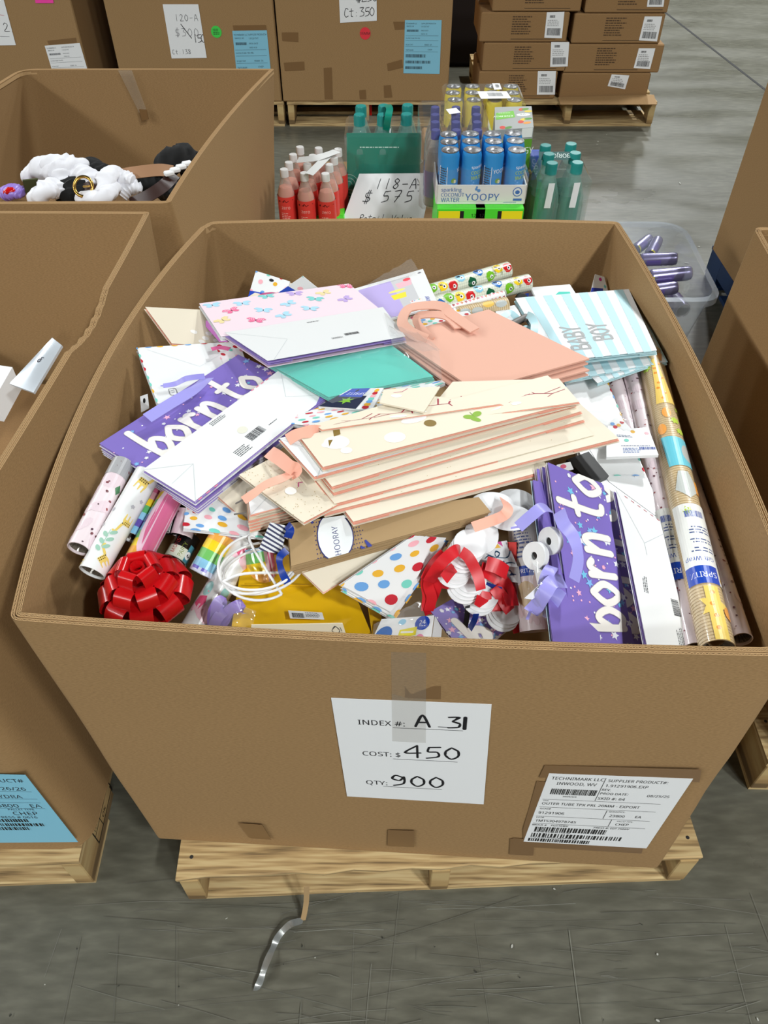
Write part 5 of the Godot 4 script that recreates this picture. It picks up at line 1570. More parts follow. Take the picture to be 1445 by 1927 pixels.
func flecks(p: Pr, C: float, seed_: int) -> void:  # small dark red marks on pink marbled paper
	var rr := RandomNumberGenerator.new()
	rr.seed = seed_
	for i in 26:
		p.ell(rr.randf() * p.W, rr.randf() * C, rr.randf_range(0.01, 0.022), rr.randf_range(0.006, 0.014), Color(0.895, 0.82, 0.845), rr.randf() * 3.0, 9)
	for i in int(p.W * 230):
		var r := rr.randf_range(0.0007, 0.0024)
		p.ell(rr.randf() * p.W, rr.randf() * C, r * 1.3, r, Color(0.62, 0.28, 0.28).lerp(Color(0.35, 0.25, 0.3), rr.randf()), rr.randf() * 3.0, 9)


const RAIN := [Color(0.95, 0.68, 0.30), Color(0.96, 0.83, 0.15), Color(0.45, 0.75, 0.40), Color(0.55, 0.78, 0.90), Color(0.42, 0.35, 0.70), Color(0.60, 0.82, 0.93), Color(0.38, 0.72, 0.45), Color(0.96, 0.82, 0.2), Color(0.92, 0.70, 0.76), Color(0.86, 0.42, 0.58)]


func rainbow(p: Pr, C: float, first: int, band: float, pink: float) -> void:  # bands across the roll, and a pink side
	var x := 0.0
	var i := first
	while x < p.W:
		p.rect(x, 0, band, C, RAIN[i % 10])
		x += band
		i += 1
	if pink > 0.0:
		p.ell(p.W * 0.55, C * (0.5 + pink), p.W * 0.6, C * 0.22, Color(0.94, 0.80, 0.86))
		p.ell(p.W * 0.55, C * (0.54 + pink), p.W * 0.55, C * 0.2, Color(0.88, 0.44, 0.60))


func contents_front() -> void:
	bag("kraft gift bag lying deep in the front left of the heap", [Vector3(-0.7148, 0.47, 0.0169), Vector3(-0.1372, 0.47, 0.0169), Vector3(-0.1203, 0.47, 0.4331), Vector3(-0.6365, 0.47, 0.4331)], 0.01, M.kraft_bag, M.kraft_bag, M.kraft_bag)
	bag("kraft gift bag lying deep in the front right of the heap", [Vector3(-0.1336, 0.5, 0.0767), Vector3(0.633, 0.5, 0.0133), Vector3(0.6034, 0.5, 0.4512), Vector3(-0.1183, 0.5, 0.4512)], 0.01, M.kraft_bag, M.kraft_bag, M.kraft_bag)
	roll("gift_wrap_roll", "pink flecked gift wrap roll closest to the left wall", Vector3(-0.4645, 0.8567, 0.255), Vector3(-0.4942, 0.8392, 0.425), 0.0172, M.roll_pink, func(p: Pr, C: float):
		flecks(p, C, 2)
		p.rect(p.W - 0.035, 0, 0.035, C, Color(0.66, 0.66, 0.67))
		p.shape(Vector2(p.W - 0.06, C * 0.68), 0.01, [-1, 0, 0, -0.6, 1, 0, 0, 0.6], Color(0.3, 0.5, 0.35)))
	roll("gift_wrap_roll", "white giraffe print gift wrap roll by the left wall", Vector3(-0.4155, 0.8645, 0.2888), Vector3(-0.4698, 0.8237, 0.4582), 0.0201, M.roll_white, func(p: Pr, C: float):
		var m := C * 0.5
		giraffe(p, Vector2(p.W * 0.86, m + 0.01), 0.011, PI / 2 + 0.2)
		giraffe(p, Vector2(p.W * 0.47, m + 0.014), 0.009, -PI / 2)
		giraffe(p, Vector2(p.W * 0.12, m + 0.012), 0.009, 0.6)
		giraffe(p, Vector2(p.W * 0.05, m - 0.03), 0.009, 0.2)
		for i in 6:
			p.ell(p.W * 0.28 + (i - 3) * 0.006, m + (0.006 if i % 2 else -0.004), 0.006, 0.003, Color(0.62, 0.78, 0.70), 0.9 if i % 2 else -0.9)
		p.line([Vector2(p.W * 0.2, m), Vector2(p.W * 0.36, m)], 0.001, Color(0.62, 0.78, 0.70))
		for e in [[0.62, 0.012], [0.55, -0.015], [0.7, 0.02], [0.4, -0.02]]: p.star(p.W * e[0], m + e[1], 0.004, Color(0.72, 0.72, 0.74), 0.0, 5, 0.6))
	roll("gift_wrap_roll", "rainbow striped gift wrap roll half hidden behind the pink rainbow roll", Vector3(-0.4101, 0.8205, 0.271), Vector3(-0.4345, 0.8099, 0.376), 0.0151, M.roll_white, func(p: Pr, C: float): rainbow(p, C, 3, 0.014, 0.0))
	roll("gift_wrap_roll", "pink rainbow gift wrap roll above the red bow", Vector3(-0.3788, 0.8338, 0.3009), Vector3(-0.4124, 0.815, 0.4272), 0.0188, M.roll_white, func(p: Pr, C: float): rainbow(p, C, 0, 0.015, 0.1))
	var t := thing("notebook", "black spiral bound notebook edge between the rolls", "notebook", Vector3(-0.3846, 0.7871, 0.3238))
	var g := G.new()
	g.slab(flat([Vector3(-0.3874, 0.8108, 0.2984), Vector3(-0.3712, 0.8007, 0.2884), Vector3(-0.3691, 0.7922, 0.3496), Vector3(-0.3855, 0.8025, 0.3591)]), 0, 0.03, 0, 0.065, 0, 0.006)
	part(t, "cover", g, M.black)
	g = G.new()
	for i in 14:
		g.lathe((Vector3(-0.3773, 0.8164, 0.3221)).lerp(Vector3(-0.3799, 0.8099, 0.3625), i / 13.0), [[0.0025, -0.0004], [0.003, 0.0], [0.0025, 0.0004]], 8, Basis(Vector3.RIGHT, 1.2))
	part(t, "spiral", g, M.white_plastic)
	roll("gift_wrap_roll", "short pink flecked gift wrap roll resting on the monster roll", Vector3(-0.3522, 0.8163, 0.3244), Vector3(-0.3619, 0.7968, 0.3607), 0.0170, M.roll_pink, func(p: Pr, C: float): flecks(p, C, 5))
	roll("gift_wrap_roll", "black monster party gift wrap roll above the red bow", Vector3(-0.3556, 0.778, 0.3448), Vector3(-0.372, 0.7692, 0.3892), 0.0194, M.roll_check, func(p: Pr, C: float):
		p.rect(0.02, 0, p.W, C, Color(0.06, 0.06, 0.07))
		p.text("MONSTER", Vector2(0.006, C * 0.44), 0.013, Color(0.75, 0.2, 0.2), PI / 2 * 0)
		p.text("PARTY", Vector2(0.004, C * 0.55), 0.013, Color(0.5, 0.55, 0.2), 0)
		p.rect(0.0, C * 0.62, 0.03, C * 0.2, Color(0.30, 0.55, 0.62))
		p.ell(0.012, C * 0.66, 0.007, 0.006, Color(0.95, 0.95, 0.95)); p.ell(0.012, C * 0.665, 0.003, 0.003, Color(0.05, 0.05, 0.05)))
	roll("gift_wrap_roll", "rainbow banded gift wrap roll beside the white cord", Vector3(-0.2861, 0.8192, 0.3711), Vector3(-0.3203, 0.7849, 0.4293), 0.0203, M.roll_white, func(p: Pr, C: float):
		for e in [[0.0, 0.008, Color(0.82, 0.84, 0.92)], [0.008, 0.014, RAIN[3]], [0.022, 0.016, RAIN[2]], [0.038, 0.016, RAIN[1]], [0.054, 0.014, RAIN[0]], [0.068, 0.016, RAIN[8]], [0.084, 0.03, Color(0.72, 0.30, 0.42)]]:
			p.rect(e[0], 0, e[1], C, e[2])
		p.rect(0.004, C * 0.36, 0.005, C * 0.1, Color(0.42, 0.38, 0.75)); p.rect(0.004, C * 0.5, 0.005, C * 0.07, Color(0.42, 0.38, 0.75)))
	roll("gift_wrap_roll", "rainbow gift wrap roll standing inside the white cord loops", Vector3(-0.2372, 0.8023, 0.3892), Vector3(-0.2267, 0.7639, 0.427), 0.0229, M.roll_white, func(p: Pr, C: float):
		for e in [[0.0, 0.016, RAIN[0]], [0.016, 0.016, RAIN[1]], [0.032, 0.016, RAIN[2]], [0.048, 0.016, RAIN[3]], [0.064, 0.03, RAIN[4]]]:
			p.rect(e[0], 0, e[1], C, e[2])
		p.rect(0, C * 0.62, p.W, C * 0.4, RAIN[9])
		p.rect(0, C * 0.58, p.W, C * 0.08, Color(0.93, 0.80, 0.84)))
	roll("gift_wrap_roll", "white unicorn print gift wrap roll at the front wall", Vector3(-0.2547, 0.801, 0.377), Vector3(-0.3398, 0.732, 0.5282), 0.0219, M.roll_white, func(p: Pr, C: float):
		var m := C * 0.5
		for e in [[0.30, 0.0, 1.0], [0.82, 0.015, 0.8]]:
			var o := Vector2(p.W * e[0], m + e[1])
			p.shape(o, 0.016 * e[2], [-1.2, 0.6, -1.0, -0.2, -0.2, -0.5, 0.6, -0.5, 1.2, -1.0, 1.5, -0.5, 1.0, 0.1, 0.6, 0.7, -0.4, 0.8], Color(0.95, 0.78, 0.83), -0.9)
			p.shape(o + Vector2(0.016, -0.01) * e[2], 0.012 * e[2], [-0.8, -0.8, 0.5, -1.0, 0.9, 0.0, 0.3, 0.9, -0.4, 0.4], Color(0.87, 0.35, 0.50), -0.9)
		for e in [[0.5, -0.012], [0.52, 0.016], [0.12, 0.02]]: p.ell(p.W * e[0], m + e[1], 0.012, 0.007, Color(0.62, 0.83, 0.82))
		for i in 20: p.ell(p.W * fmod(i * 0.37, 1.0), C * fmod(i * 0.61, 1.0), 0.0015, 0.0015, Color(0.88, 0.6, 0.65), 0.0, 6))
	roll("gift_wrap_roll", "pink flecked gift wrap roll lying under the red bow", Vector3(-0.4273, 0.7493, 0.3655), Vector3(-0.5561, 0.55, 0.36), 0.0240, M.roll_pink, func(p: Pr, C: float): flecks(p, C, 9))
	# red bow
	t = thing("gift_bow", "large shiny red star gift bow", "bow", Vector3(-0.4068, 0.7496, 0.4471))
	var c := Vector3(-0.3969, 0.7764, 0.4648)
	for tier in 3:
		var cnt: int = [9, 8, 5][tier]
		for k in cnt:
			var a := TAU * k / cnt + tier * 0.35
			var d := Vector3(cos(a), 0, sin(a))
			var R: float = [0.068, 0.052, 0.032][tier]
			var y: float = [0.0, 0.022, 0.042][tier]
			g = G.new()
			var o := c + Vector3(0, y, 0)
			strip(g, [o + d * 0.006 + Vector3(0, -0.004, 0), o + d * R * 0.6 + Vector3(0, -0.006, 0), o + d * R + Vector3(0, 0.008, 0), o + d * R * 0.86 + Vector3(0, 0.03, 0), o + d * R * 0.45 + Vector3(0, 0.03, 0), o + d * 0.01 + Vector3(0, 0.008, 0)], 0.033 - 0.004 * tier, [Vector3(0, -1, 0), Vector3(0, -1, 0) + d * 0.3, d, Vector3(0, 1, 0) + d * 0.3, Vector3(0, 1, 0), Vector3(0, 1, 0) - d * 0.5], 5)
			part(t, "loop", g, M.red, 50.0)
	g = G.new()
	g.lathe(c + Vector3(0, 0.05, 0), [[0.011, 0.0], [0.012, 0.012], [0.010, 0.022], [0.006, 0.01]], 14)
	part(t, "centre", g, M.red, 50.0)
	# dotted bags left of centre
	bag("dotted gift bag unfolded over the short pink roll", [Vector3(-0.3523, 0.8294, 0.3289), Vector3(-0.3031, 0.8396, 0.3093), Vector3(-0.2133, 0.8411, 0.4107), Vector3(-0.3507, 0.8238, 0.3753)], 0.006, M.paper_gloss, M.paper, M.paper, func(p: Pr): polka(p, 0.0065, 31, 0.026))
	# yellow gift box
	t = thing("gift_box", "yellow folded gift box with bar code sticker at the front wall", "gift box", Vector3(-0.1544, 0.6976, 0.4233))
	var top := [Vector3(-0.2604, 0.7898, 0.3893), Vector3(-0.1102, 0.7653, 0.3792), Vector3(-0.0482, 0.7464, 0.5425), Vector3(-0.2609, 0.7812, 0.5568)]
	g = G.new()
	var f := flat(top)
	g.slab(f, 0, wid(top), 0, hei(top), -0.05, 0.0)
	part(t, "lid", g, M.yellow)
	g = G.new()
	g.slab(flat([Vector3(-0.2482, 0.7995, 0.4608), Vector3(-0.1723, 0.7752, 0.4434), Vector3(-0.0666, 0.757, 0.456), Vector3(-0.068, 0.7601, 0.4624)]), 0, 0.22, 0, 0.004, 0, 0.002)
	part(t, "fold_edge", g, M.yellow)
	g = G.new()
	g.slab(flat([Vector3(-0.0666, 0.7546, 0.4541), Vector3(-0.0487, 0.7403, 0.4555), Vector3(-0.0404, 0.7364, 0.5265), Vector3(-0.0552, 0.7504, 0.536)]), 0, 0.025, 0, 0.085, 0, 0.001)
	part(t, "side_flap", g, M.yellow)
	label_on(t, "bar_code_sticker", [Vector3(-0.1812, 0.7848, 0.4979), Vector3(-0.132, 0.7744, 0.494), Vector3(-0.1281, 0.7745, 0.5067), Vector3(-0.1768, 0.785, 0.5124)], M.paper, "small white bar code sticker", func(p: Pr):
		p.bars(p.W * 0.08, p.H * 0.3, p.W * 0.35, p.H * 0.6, 4, Color(0.1, 0.1, 0.12))
		p.small(p.W * 0.48, p.H * 0.15, p.W * 0.45, 4, 0.0025, Color(0.3, 0.3, 0.3)))
	sheet("cream_card", "cream card box edge standing at the front wall", "card", [Vector3(-0.2226, 0.8293, 0.5546), Vector3(-0.0989, 0.8094, 0.5375), Vector3(-0.0908, 0.7874, 0.5548), Vector3(-0.225, 0.8114, 0.5712)], 0.004, M.ivory, func(p: Pr):
		p.pen([[0.0, 0.0, 0.4, -0.4, 0.8, 0.0, 0.5, 0.3, 0.1, 0.2, 0.0, 0.0], [0.9, -0.3, 1.0, 0.1]], Vector2(p.W * 0.86, p.H * 0.35), 0.014, 0.0009, Color(0.3, 0.3, 0.3)))
	# lilac ribbon bow pack
	t = thing("ribbon_bow_pack", "lilac pull bow in clear film beside the unicorn roll", "bow", Vector3(-0.2752, 0.7346, 0.4766))
	var bow := [[Vector3(-0.2933, 0.7588, 0.5183), Vector3(-0.2826, 0.7888, 0.5161), Vector3(-0.2712, 0.7911, 0.5016), Vector3(-0.2793, 0.7694, 0.5068), Vector3(-0.2898, 0.7571, 0.5171)], [Vector3(-0.2905, 0.7574, 0.5173), Vector3(-0.2723, 0.7776, 0.508), Vector3(-0.2547, 0.7833, 0.4996), Vector3(-0.2635, 0.763, 0.5022), Vector3(-0.285, 0.7547, 0.5154)], [Vector3(-0.2864, 0.7554, 0.5159), Vector3(-0.2609, 0.7728, 0.5112), Vector3(-0.2425, 0.7756, 0.5055), Vector3(-0.2497, 0.7556, 0.5065), Vector3(-0.279, 0.7521, 0.5155)], [Vector3(-0.2826, 0.7537, 0.5166), Vector3(-0.2571, 0.7667, 0.5163), Vector3(-0.2352, 0.7651, 0.5114), Vector3(-0.2462, 0.7504, 0.5143), Vector3(-0.2752, 0.7506, 0.5164)], [Vector3(-0.295, 0.7595, 0.5169), Vector3(-0.2867, 0.7988, 0.5093), Vector3(-0.2765, 0.8101, 0.4987), Vector3(-0.2771, 0.7825, 0.4971), Vector3(-0.2911, 0.7577, 0.5137)], [Vector3(-0.2911, 0.7634, 0.5178), Vector3(-0.2664, 0.7938, 0.5055), Vector3(-0.2495, 0.7998, 0.4985), Vector3(-0.2586, 0.7737, 0.4925), Vector3(-0.2856, 0.7606, 0.5158)]]
	for e in bow:
		g = G.new()
		strip(g, e, 0.016, [Vector3(-0.3, 1, 0.3), Vector3(0.5, 0.7, 0.6), Vector3(-0.4, 0.8, 0.5), Vector3(0.3, 0.8, 0.5)])
		part(t, "loop", g, M.lilac, 50.0)
	film(t, [Vector3(-0.282, 0.8365, 0.5095), Vector3(-0.2207, 0.8199, 0.5249), Vector3(-0.2281, 0.8011, 0.557), Vector3(-0.2864, 0.8059, 0.5603)], "clear_film", 0.012)
	# white cord coil
	g = G.new()
	var coil := []
	for i in 150:
		var u := i / 149.0
		var a := -0.9 - u * TAU * 3.25
		var turn := u * 3.25
		var rx := 0.058 + 0.006 * sin(turn * 2.1)
		var rz := 0.05 + 0.005 * cos(turn * 1.7)
		var o3 := (Vector3(-0.2257, 0.8202, 0.4553)).lerp(Vector3(-0.2213, 0.8256, 0.4476), 0.5 + 0.5 * sin(turn * 2.0))
		coil.append(o3 + Vector3(cos(a) * rx, 0.012 * sin(a + turn) + 0.004 * sin(turn * 5.0) + 0.006, -sin(a) * rz))
	g.tube(coil, 0.0021, 8)
	g.tube(curve([coil[149], coil[149] + Vector3(0.03, 0.005, -0.01), Vector3(-0.1809, 0.8111, 0.4478)], 6), 0.0021, 8)
	g.tube(curve([coil[0], Vector3(-0.2406, 0.8436, 0.413), Vector3(-0.2266, 0.8405, 0.3994)], 6), 0.0021, 8)
	solo("cord_coil", "coil of white paper cord looped round a rainbow roll", "cord", g, M.white_cord, 50.0)
	# kraft hooray bag
	bag("kraft gift bag lying under the hooray bag", [Vector3(-0.1752, 0.8563, 0.4032), Vector3(0.1104, 0.8418, 0.3352), Vector3(0.1248, 0.8332, 0.3592), Vector3(-0.1725, 0.8356, 0.474)], 0.006, M.kraft_bag, M.kraft_bag, M.kraft_bag)
	bag("kraft gift bag printed hooray in a speech bubble", [Vector3(-0.1836, 0.8669, 0.4044), Vector3(0.1072, 0.8519, 0.3335), Vector3(0.1263, 0.8428, 0.3593), Vector3(-0.1745, 0.847, 0.4755)], 0.008, M.kraft_bag, M.kraft_bag, M.kraft_bag, func(p: Pr):
		var n := Color(0.12, 0.15, 0.42)
		var o := Vector2(p.W * 0.225, p.H * 0.50)
		for i in 26:
			for j in 14:
				var e := Vector2((i - 13) * 0.0042, (j - 7) * 0.0058)
				if e.length() < 0.042 and e.x > -0.03: p.ell(o.x + e.x, o.y + e.y, 0.0009, 0.0009, n, 0.0, 6)
		p.ell(o.x, o.y, 0.0275, 0.034, n, 0.0, 24)
		p.shape(o + Vector2(0.018, -0.032), 0.02, [-0.5, 0.3, 0.55, -0.8, 0.3, 0.5], n)
		p.ell(o.x, o.y, 0.026, 0.0325, Color(0.90, 0.91, 0.91), 0.0, 24)
		p.shape(o + Vector2(0.018, -0.031), 0.018, [-0.5, 0.3, 0.45, -0.65, 0.25, 0.5], Color(0.90, 0.91, 0.91))
		p.text("HOORAY", o + Vector2(0.0, 0.026), 0.017, n, -PI / 2 + 0.02, "Droid Sans", 0.85)
		for e in [[0.038, 0.028, 0.9], [0.045, 0.022, 1.15], [-0.035, -0.028, -2.2], [-0.03, -0.032, -1.9]]:
			p.shape(o + Vector2(e[0], e[1]), 0.012, [-0.12, -0.6, 0.12, -0.6, 0.28, 0.5, -0.28, 0.5], Color(0.2, 0.24, 0.55), e[2] - PI / 2)
		p.star(o.x - 0.012, o.y + 0.044, 0.005, n))
	t = sheet("gift_tag", "white gift tag with navy stripes and blue ribbon", "tag", [Vector3(-0.2064, 0.8819, 0.4109), Vector3(-0.1807, 0.8746, 0.4116), Vector3(-0.1914, 0.8468, 0.442), Vector3(-0.2231, 0.8555, 0.4414)], 0.0012, M.paper, func(p: Pr):
		var k := -p.W
		while k < p.H:
			p.poly(PackedVector2Array([Vector2(0, k), Vector2(p.W, k + p.W * 0.35), Vector2(p.W, k + p.W * 0.35 + 0.0028), Vector2(0, k + 0.0028)]), Color(0.10, 0.12, 0.30))
			k += 0.0062)
	g = G.new()
	strip(g, [Vector3(-0.1813, 0.8807, 0.4152), Vector3(-0.1749, 0.8857, 0.4303), Vector3(-0.1791, 0.876, 0.436)], 0.012, [Vector3(-0.3, 0.8, 0.6), Vector3(0.4, 0.7, 0.6)])
	strip(g, [Vector3(-0.1796, 0.8654, 0.4501), Vector3(-0.1897, 0.8609, 0.4613), Vector3(-0.1868, 0.8468, 0.4743), Vector3(-0.1777, 0.8391, 0.4895)], 0.011, [Vector3(0.3, 0.8, 0.6), Vector3(-0.6, 0.6, 0.6), Vector3(0.3, 0.8, 0.6)])
	part(t, "ribbon", g, M.royal, 40.0, "royal blue satin ribbon")
	bag("peach gift bag corner sticking out under the hooray bag", [Vector3(-0.1656, 0.8371, 0.4633), Vector3(-0.042, 0.8457, 0.3956), Vector3(0.0233, 0.8298, 0.3809), Vector3(-0.1295, 0.8028, 0.4814)], 0.005, M.peach, M.peach_in, M.peach)
	for i in 2:
		bag("dotted gift bag under the dotted bag at the centre front", [Vector3(-0.1031, 0.8292, 0.4875), Vector3(0.0021, 0.8404, 0.3993), Vector3(0.0584, 0.816, 0.3815), Vector3(-0.0277, 0.7651, 0.494)], 0.005, M.paper_gloss, M.paper, M.paper, func(p: Pr): border_dots(p, 7 + i, 0.005), "dotted gift bags at the centre front").position.y -= 0.006 * (2 - i)
	bag("dotted gift bag lying corner down at the centre front", [Vector3(-0.1051, 0.8343, 0.4895), Vector3(0.0019, 0.8458, 0.4022), Vector3(0.0555, 0.8206, 0.3857), Vector3(-0.0309, 0.7704, 0.492)], 0.005, M.paper_gloss, M.paper, M.paper, func(p: Pr): polka(p, 0.0085, 41, 0.034), "dotted gift bags at the centre front")
	# balloon box
	t = thing("balloon_box", "white balloon box with a blue 24 seal in clear film", "box", Vector3(-0.0078, 0.6802, 0.4528))
	var lid := [Vector3(-0.0435, 0.7706, 0.5028), Vector3(0.0348, 0.7697, 0.4954), Vector3(0.026, 0.7561, 0.549), Vector3(-0.065, 0.7589, 0.5509)]
	g = G.new()
	g.slab(flat(lid), 0, wid(lid), 0, hei(lid), -0.03, 0.0)
	part(t, "carton", g, M.paper_gloss)
	var fp := flat(lid)
	var pr := Pr.new(fp, wid(lid), hei(lid))
	pr.dot(pr.W * 0.80, pr.H * 0.2, 0.0115, Color(0.12, 0.27, 0.70))
	pr.text("24", Vector2(pr.W * 0.80, pr.H * 0.18), 0.013, Color(0.95, 0.95, 0.97), -0.1, "Droid Sans", 1.0, true)
	pr.small(pr.W * 0.75, pr.H * 0.27, 0.012, 1, 0.003, Color(0.9, 0.9, 0.95))
	pr.poly(PackedVector2Array([Vector2(pr.W * 0.42, pr.H * 0.38), Vector2(pr.W * 0.72, pr.H * 0.30), Vector2(pr.W * 0.72, pr.H * 0.55), Vector2(pr.W * 0.42, pr.H * 0.62)]), Color(0.90, 0.85, 0.25))
	pr.rect(pr.W * 0.45, pr.H * 0.42, pr.W * 0.22, pr.H * 0.06, Color(0.93, 0.92, 0.85))
	pr.ell(pr.W * 0.16, pr.H * 0.5, 0.012, 0.014, Color(0.1, 0.4, 0.72)); pr.ell(pr.W * 0.3, pr.H * 0.72, 0.012, 0.01, Color(0.6, 0.8, 0.9)); pr.ell(pr.W * 0.42, pr.H * 0.14, 0.006, 0.005, Color(0.6, 0.8, 0.9)); pr.ell(pr.W * 0.8, pr.H * 0.7, 0.007, 0.01, Color(0.92, 0.6, 0.7))
	ink_on(t, "print", pr, M.gloss_ink)
	g = G.new()
	g.slab(flat([Vector3(0.0356, 0.768, 0.4961), Vector3(0.0454, 0.745, 0.4989), Vector3(0.0411, 0.7354, 0.5305), Vector3(0.0277, 0.7557, 0.5442)]), 0, 0.03, 0, 0.05, 0, 0.001)
	part(t, "end_panel", g, M.paper_gloss)
	film(t, [Vector3(-0.0551, 0.7819, 0.5206), Vector3(0.0129, 0.7942, 0.4865), Vector3(0.0244, 0.781, 0.5246), Vector3(-0.0572, 0.7715, 0.5503)], "clear_film", 0.012)
	# purple bag, tags and ribbons in front of the carton wall
	born_bag("purple gift bag lying at the front wall under the red ribbons", [Vector3(0.0302, 0.7389, 0.4667), Vector3(0.0742, 0.7451, 0.4405), Vector3(0.1788, 0.717, 0.4638), Vector3(0.0877, 0.6982, 0.5295)], 0.005, "", Vector2(0.02, 0.095), 0.06, 0.012, 0.6, 14)
	t = thing("card_pack", "navy dotted card among the red ribbons", "card", Vector3(0.1227, 0.7389, 0.4177))
	q_card(t, [Vector3(0.0935, 0.7763, 0.4265), Vector3(0.1401, 0.7784, 0.449), Vector3(0.1453, 0.7585, 0.4591), Vector3(0.084, 0.7589, 0.4283)])
	sheet("greeting_card", "greeting card with looping script and a kite flag", "card", [Vector3(0.0967, 0.8035, 0.3903), Vector3(0.1511, 0.807, 0.3801), Vector3(0.165, 0.7935, 0.4227), Vector3(0.0952, 0.7949, 0.4175)], 0.002, M.paper, func(p: Pr):
		var k := Color(0.15, 0.30, 0.42)
		p.pen([[0.0, 0.0, 0.5, -0.2, 0.6, 0.2, 0.2, 0.2, 0.9, 0.6, 1.5, 0.9, 1.9, 0.5, 1.6, 0.3, 1.5, 0.8, 2.4, 0.9, 2.9, 0.3]], Vector2(p.W * 0.15, p.H * 0.22), 0.018, 0.0011, k)
		p.pen([[0.0, 0.2, 0.4, -0.2, 0.8, 0.1, 0.4, 0.3, 1.2, 0.6, 1.7, 0.4, 1.5, 0.7, 2.2, 0.5, 2.6, 0.6]], Vector2(p.W * 0.3, p.H * 0.62), 0.016, 0.0011, k)
		p.shape(Vector2(p.W * 0.48, p.H * 0.05), 0.012, [-1, -0.6, 0.2, -0.6, -0.4, 0.6], Color(0.35, 0.7, 0.6)); p.shape(Vector2(p.W * 0.6, p.H * 0.05), 0.012, [-1, 0.6, 0.2, -0.6, 0.9, 0.6], Color(0.95, 0.75, 0.3)); p.shape(Vector2(p.W * 0.72, p.H * 0.05), 0.012, [-0.6, -0.6, 0.6, -0.6, 0.6, 0.5], Color(0.82, 0.3, 0.6)))
	sheet("greeting_card", "white greeting card with blue squiggle below the kite card", "card", [Vector3(0.1389, 0.7886, 0.4122), Vector3(0.1679, 0.7889, 0.4167), Vector3(0.1699, 0.7761, 0.44), Vector3(0.142, 0.7767, 0.4342)], 0.002, M.paper, func(p: Pr):
		p.pen([[0.0, 0.3, 0.3, 0.0, 0.6, 0.3, 0.3, 0.6, 1.0, 0.4]], Vector2(p.W * 0.3, p.H * 0.3), 0.014, 0.0011, Color(0.2, 0.3, 0.5)))
	# round white tags in fanned piles
	var disc := 0
	for e in [[Vector3(0.0767, 0.8173, 0.4239), 5], [Vector3(0.0639, 0.8012, 0.4396), 4], [Vector3(0.0807, 0.779, 0.4526), 4], [Vector3(0.1036, 0.7649, 0.464), 3], [Vector3(0.1417, 0.7392, 0.475), 3]]:
		for k in e[1]:
			var d := G.new()
			var o4: Vector3 = e[0] + Vector3(0.0035 * k, 0.0028 * k, -0.0045 * k)
			d.lathe(o4, [[0.0, 0.0012], [0.0252, 0.0012], [0.0257, 0.0006], [0.0257, 0.0], [0.0, 0.0]], 26, Basis(Vector3.RIGHT, 0.25) * Basis(Vector3.BACK, -0.12))
			solo("round_tag", "round white gift tag in the fanned pile among red ribbons", "tag", d, M.paper, 30.0, "round white tags")
			disc += 1
	var rib := [
		[[Vector3(0.0265, 0.7989, 0.4552), Vector3(0.0439, 0.8353, 0.4496), Vector3(0.066, 0.8466, 0.4346), Vector3(0.0769, 0.8214, 0.4168)], 0.018], [[Vector3(0.0219, 0.799, 0.4502), Vector3(0.0333, 0.8214, 0.4399), Vector3(0.0494, 0.8381, 0.4314)], 0.015], [[Vector3(0.0229, 0.7501, 0.473), Vector3(0.0251, 0.7698, 0.4597), Vector3(0.0224, 0.7892, 0.4474), Vector3(0.0285, 0.8074, 0.4365)], 0.014],
		[[Vector3(0.0279, 0.74, 0.4604), Vector3(0.0374, 0.7694, 0.4573), Vector3(0.0426, 0.7981, 0.4515), Vector3(0.0424, 0.8116, 0.442)], 0.013], [[Vector3(0.0737, 0.8463, 0.4364), Vector3(0.0851, 0.8369, 0.4407), Vector3(0.0983, 0.8161, 0.454), Vector3(0.1039, 0.7993, 0.4707)], 0.017], [[Vector3(0.1067, 0.8044, 0.4339), Vector3(0.1242, 0.7909, 0.4332), Vector3(0.145, 0.7774, 0.4431), Vector3(0.1544, 0.7679, 0.4764)], 0.022],
		[[Vector3(0.0786, 0.7883, 0.4498), Vector3(0.0955, 0.779, 0.4495), Vector3(0.1072, 0.7746, 0.4594), Vector3(0.1238, 0.7695, 0.4595)], 0.012], [[Vector3(0.0869, 0.7698, 0.4658), Vector3(0.1035, 0.7599, 0.4703), Vector3(0.1285, 0.7547, 0.4684), Vector3(0.1503, 0.7487, 0.4619)], 0.014], [[Vector3(0.1504, 0.7764, 0.4318), Vector3(0.1565, 0.7578, 0.4483), Vector3(0.1621, 0.7376, 0.4637), Vector3(0.1685, 0.7153, 0.4878)], 0.02], [[Vector3(0.0476, 0.7933, 0.4538), Vector3(0.0628, 0.7834, 0.4499), Vector3(0.0775, 0.779, 0.4526)], 0.014],
		[[Vector3(0.0212, 0.7501, 0.475), Vector3(0.0299, 0.745, 0.4672), Vector3(0.0401, 0.7399, 0.4654)], 0.012], [[Vector3(0.0464, 0.8327, 0.4775), Vector3(0.0605, 0.8206, 0.4495), Vector3(0.076, 0.8038, 0.425)], 0.016], [[Vector3(0.1142, 0.8129, 0.4306), Vector3(0.1304, 0.8089, 0.4335), Vector3(0.1479, 0.7952, 0.4347)], 0.022], [[Vector3(0.128, 0.7785, 0.4491), Vector3(0.1398, 0.7689, 0.462), Vector3(0.1522, 0.7533, 0.4754)], 0.02], [[Vector3(0.0334, 0.8124, 0.4458), Vector3(0.027, 0.7891, 0.4524), Vector3(0.0323, 0.7696, 0.4626), Vector3(0.0278, 0.75, 0.4729)], 0.016], [[Vector3(0.0618, 0.7977, 0.4512), Vector3(0.0782, 0.7784, 0.4439), Vector3(0.0977, 0.7684, 0.4338)], 0.016], [[Vector3(0.0975, 0.7798, 0.4734), Vector3(0.115, 0.7649, 0.4721), Vector3(0.1362, 0.7594, 0.4679)], 0.016]]
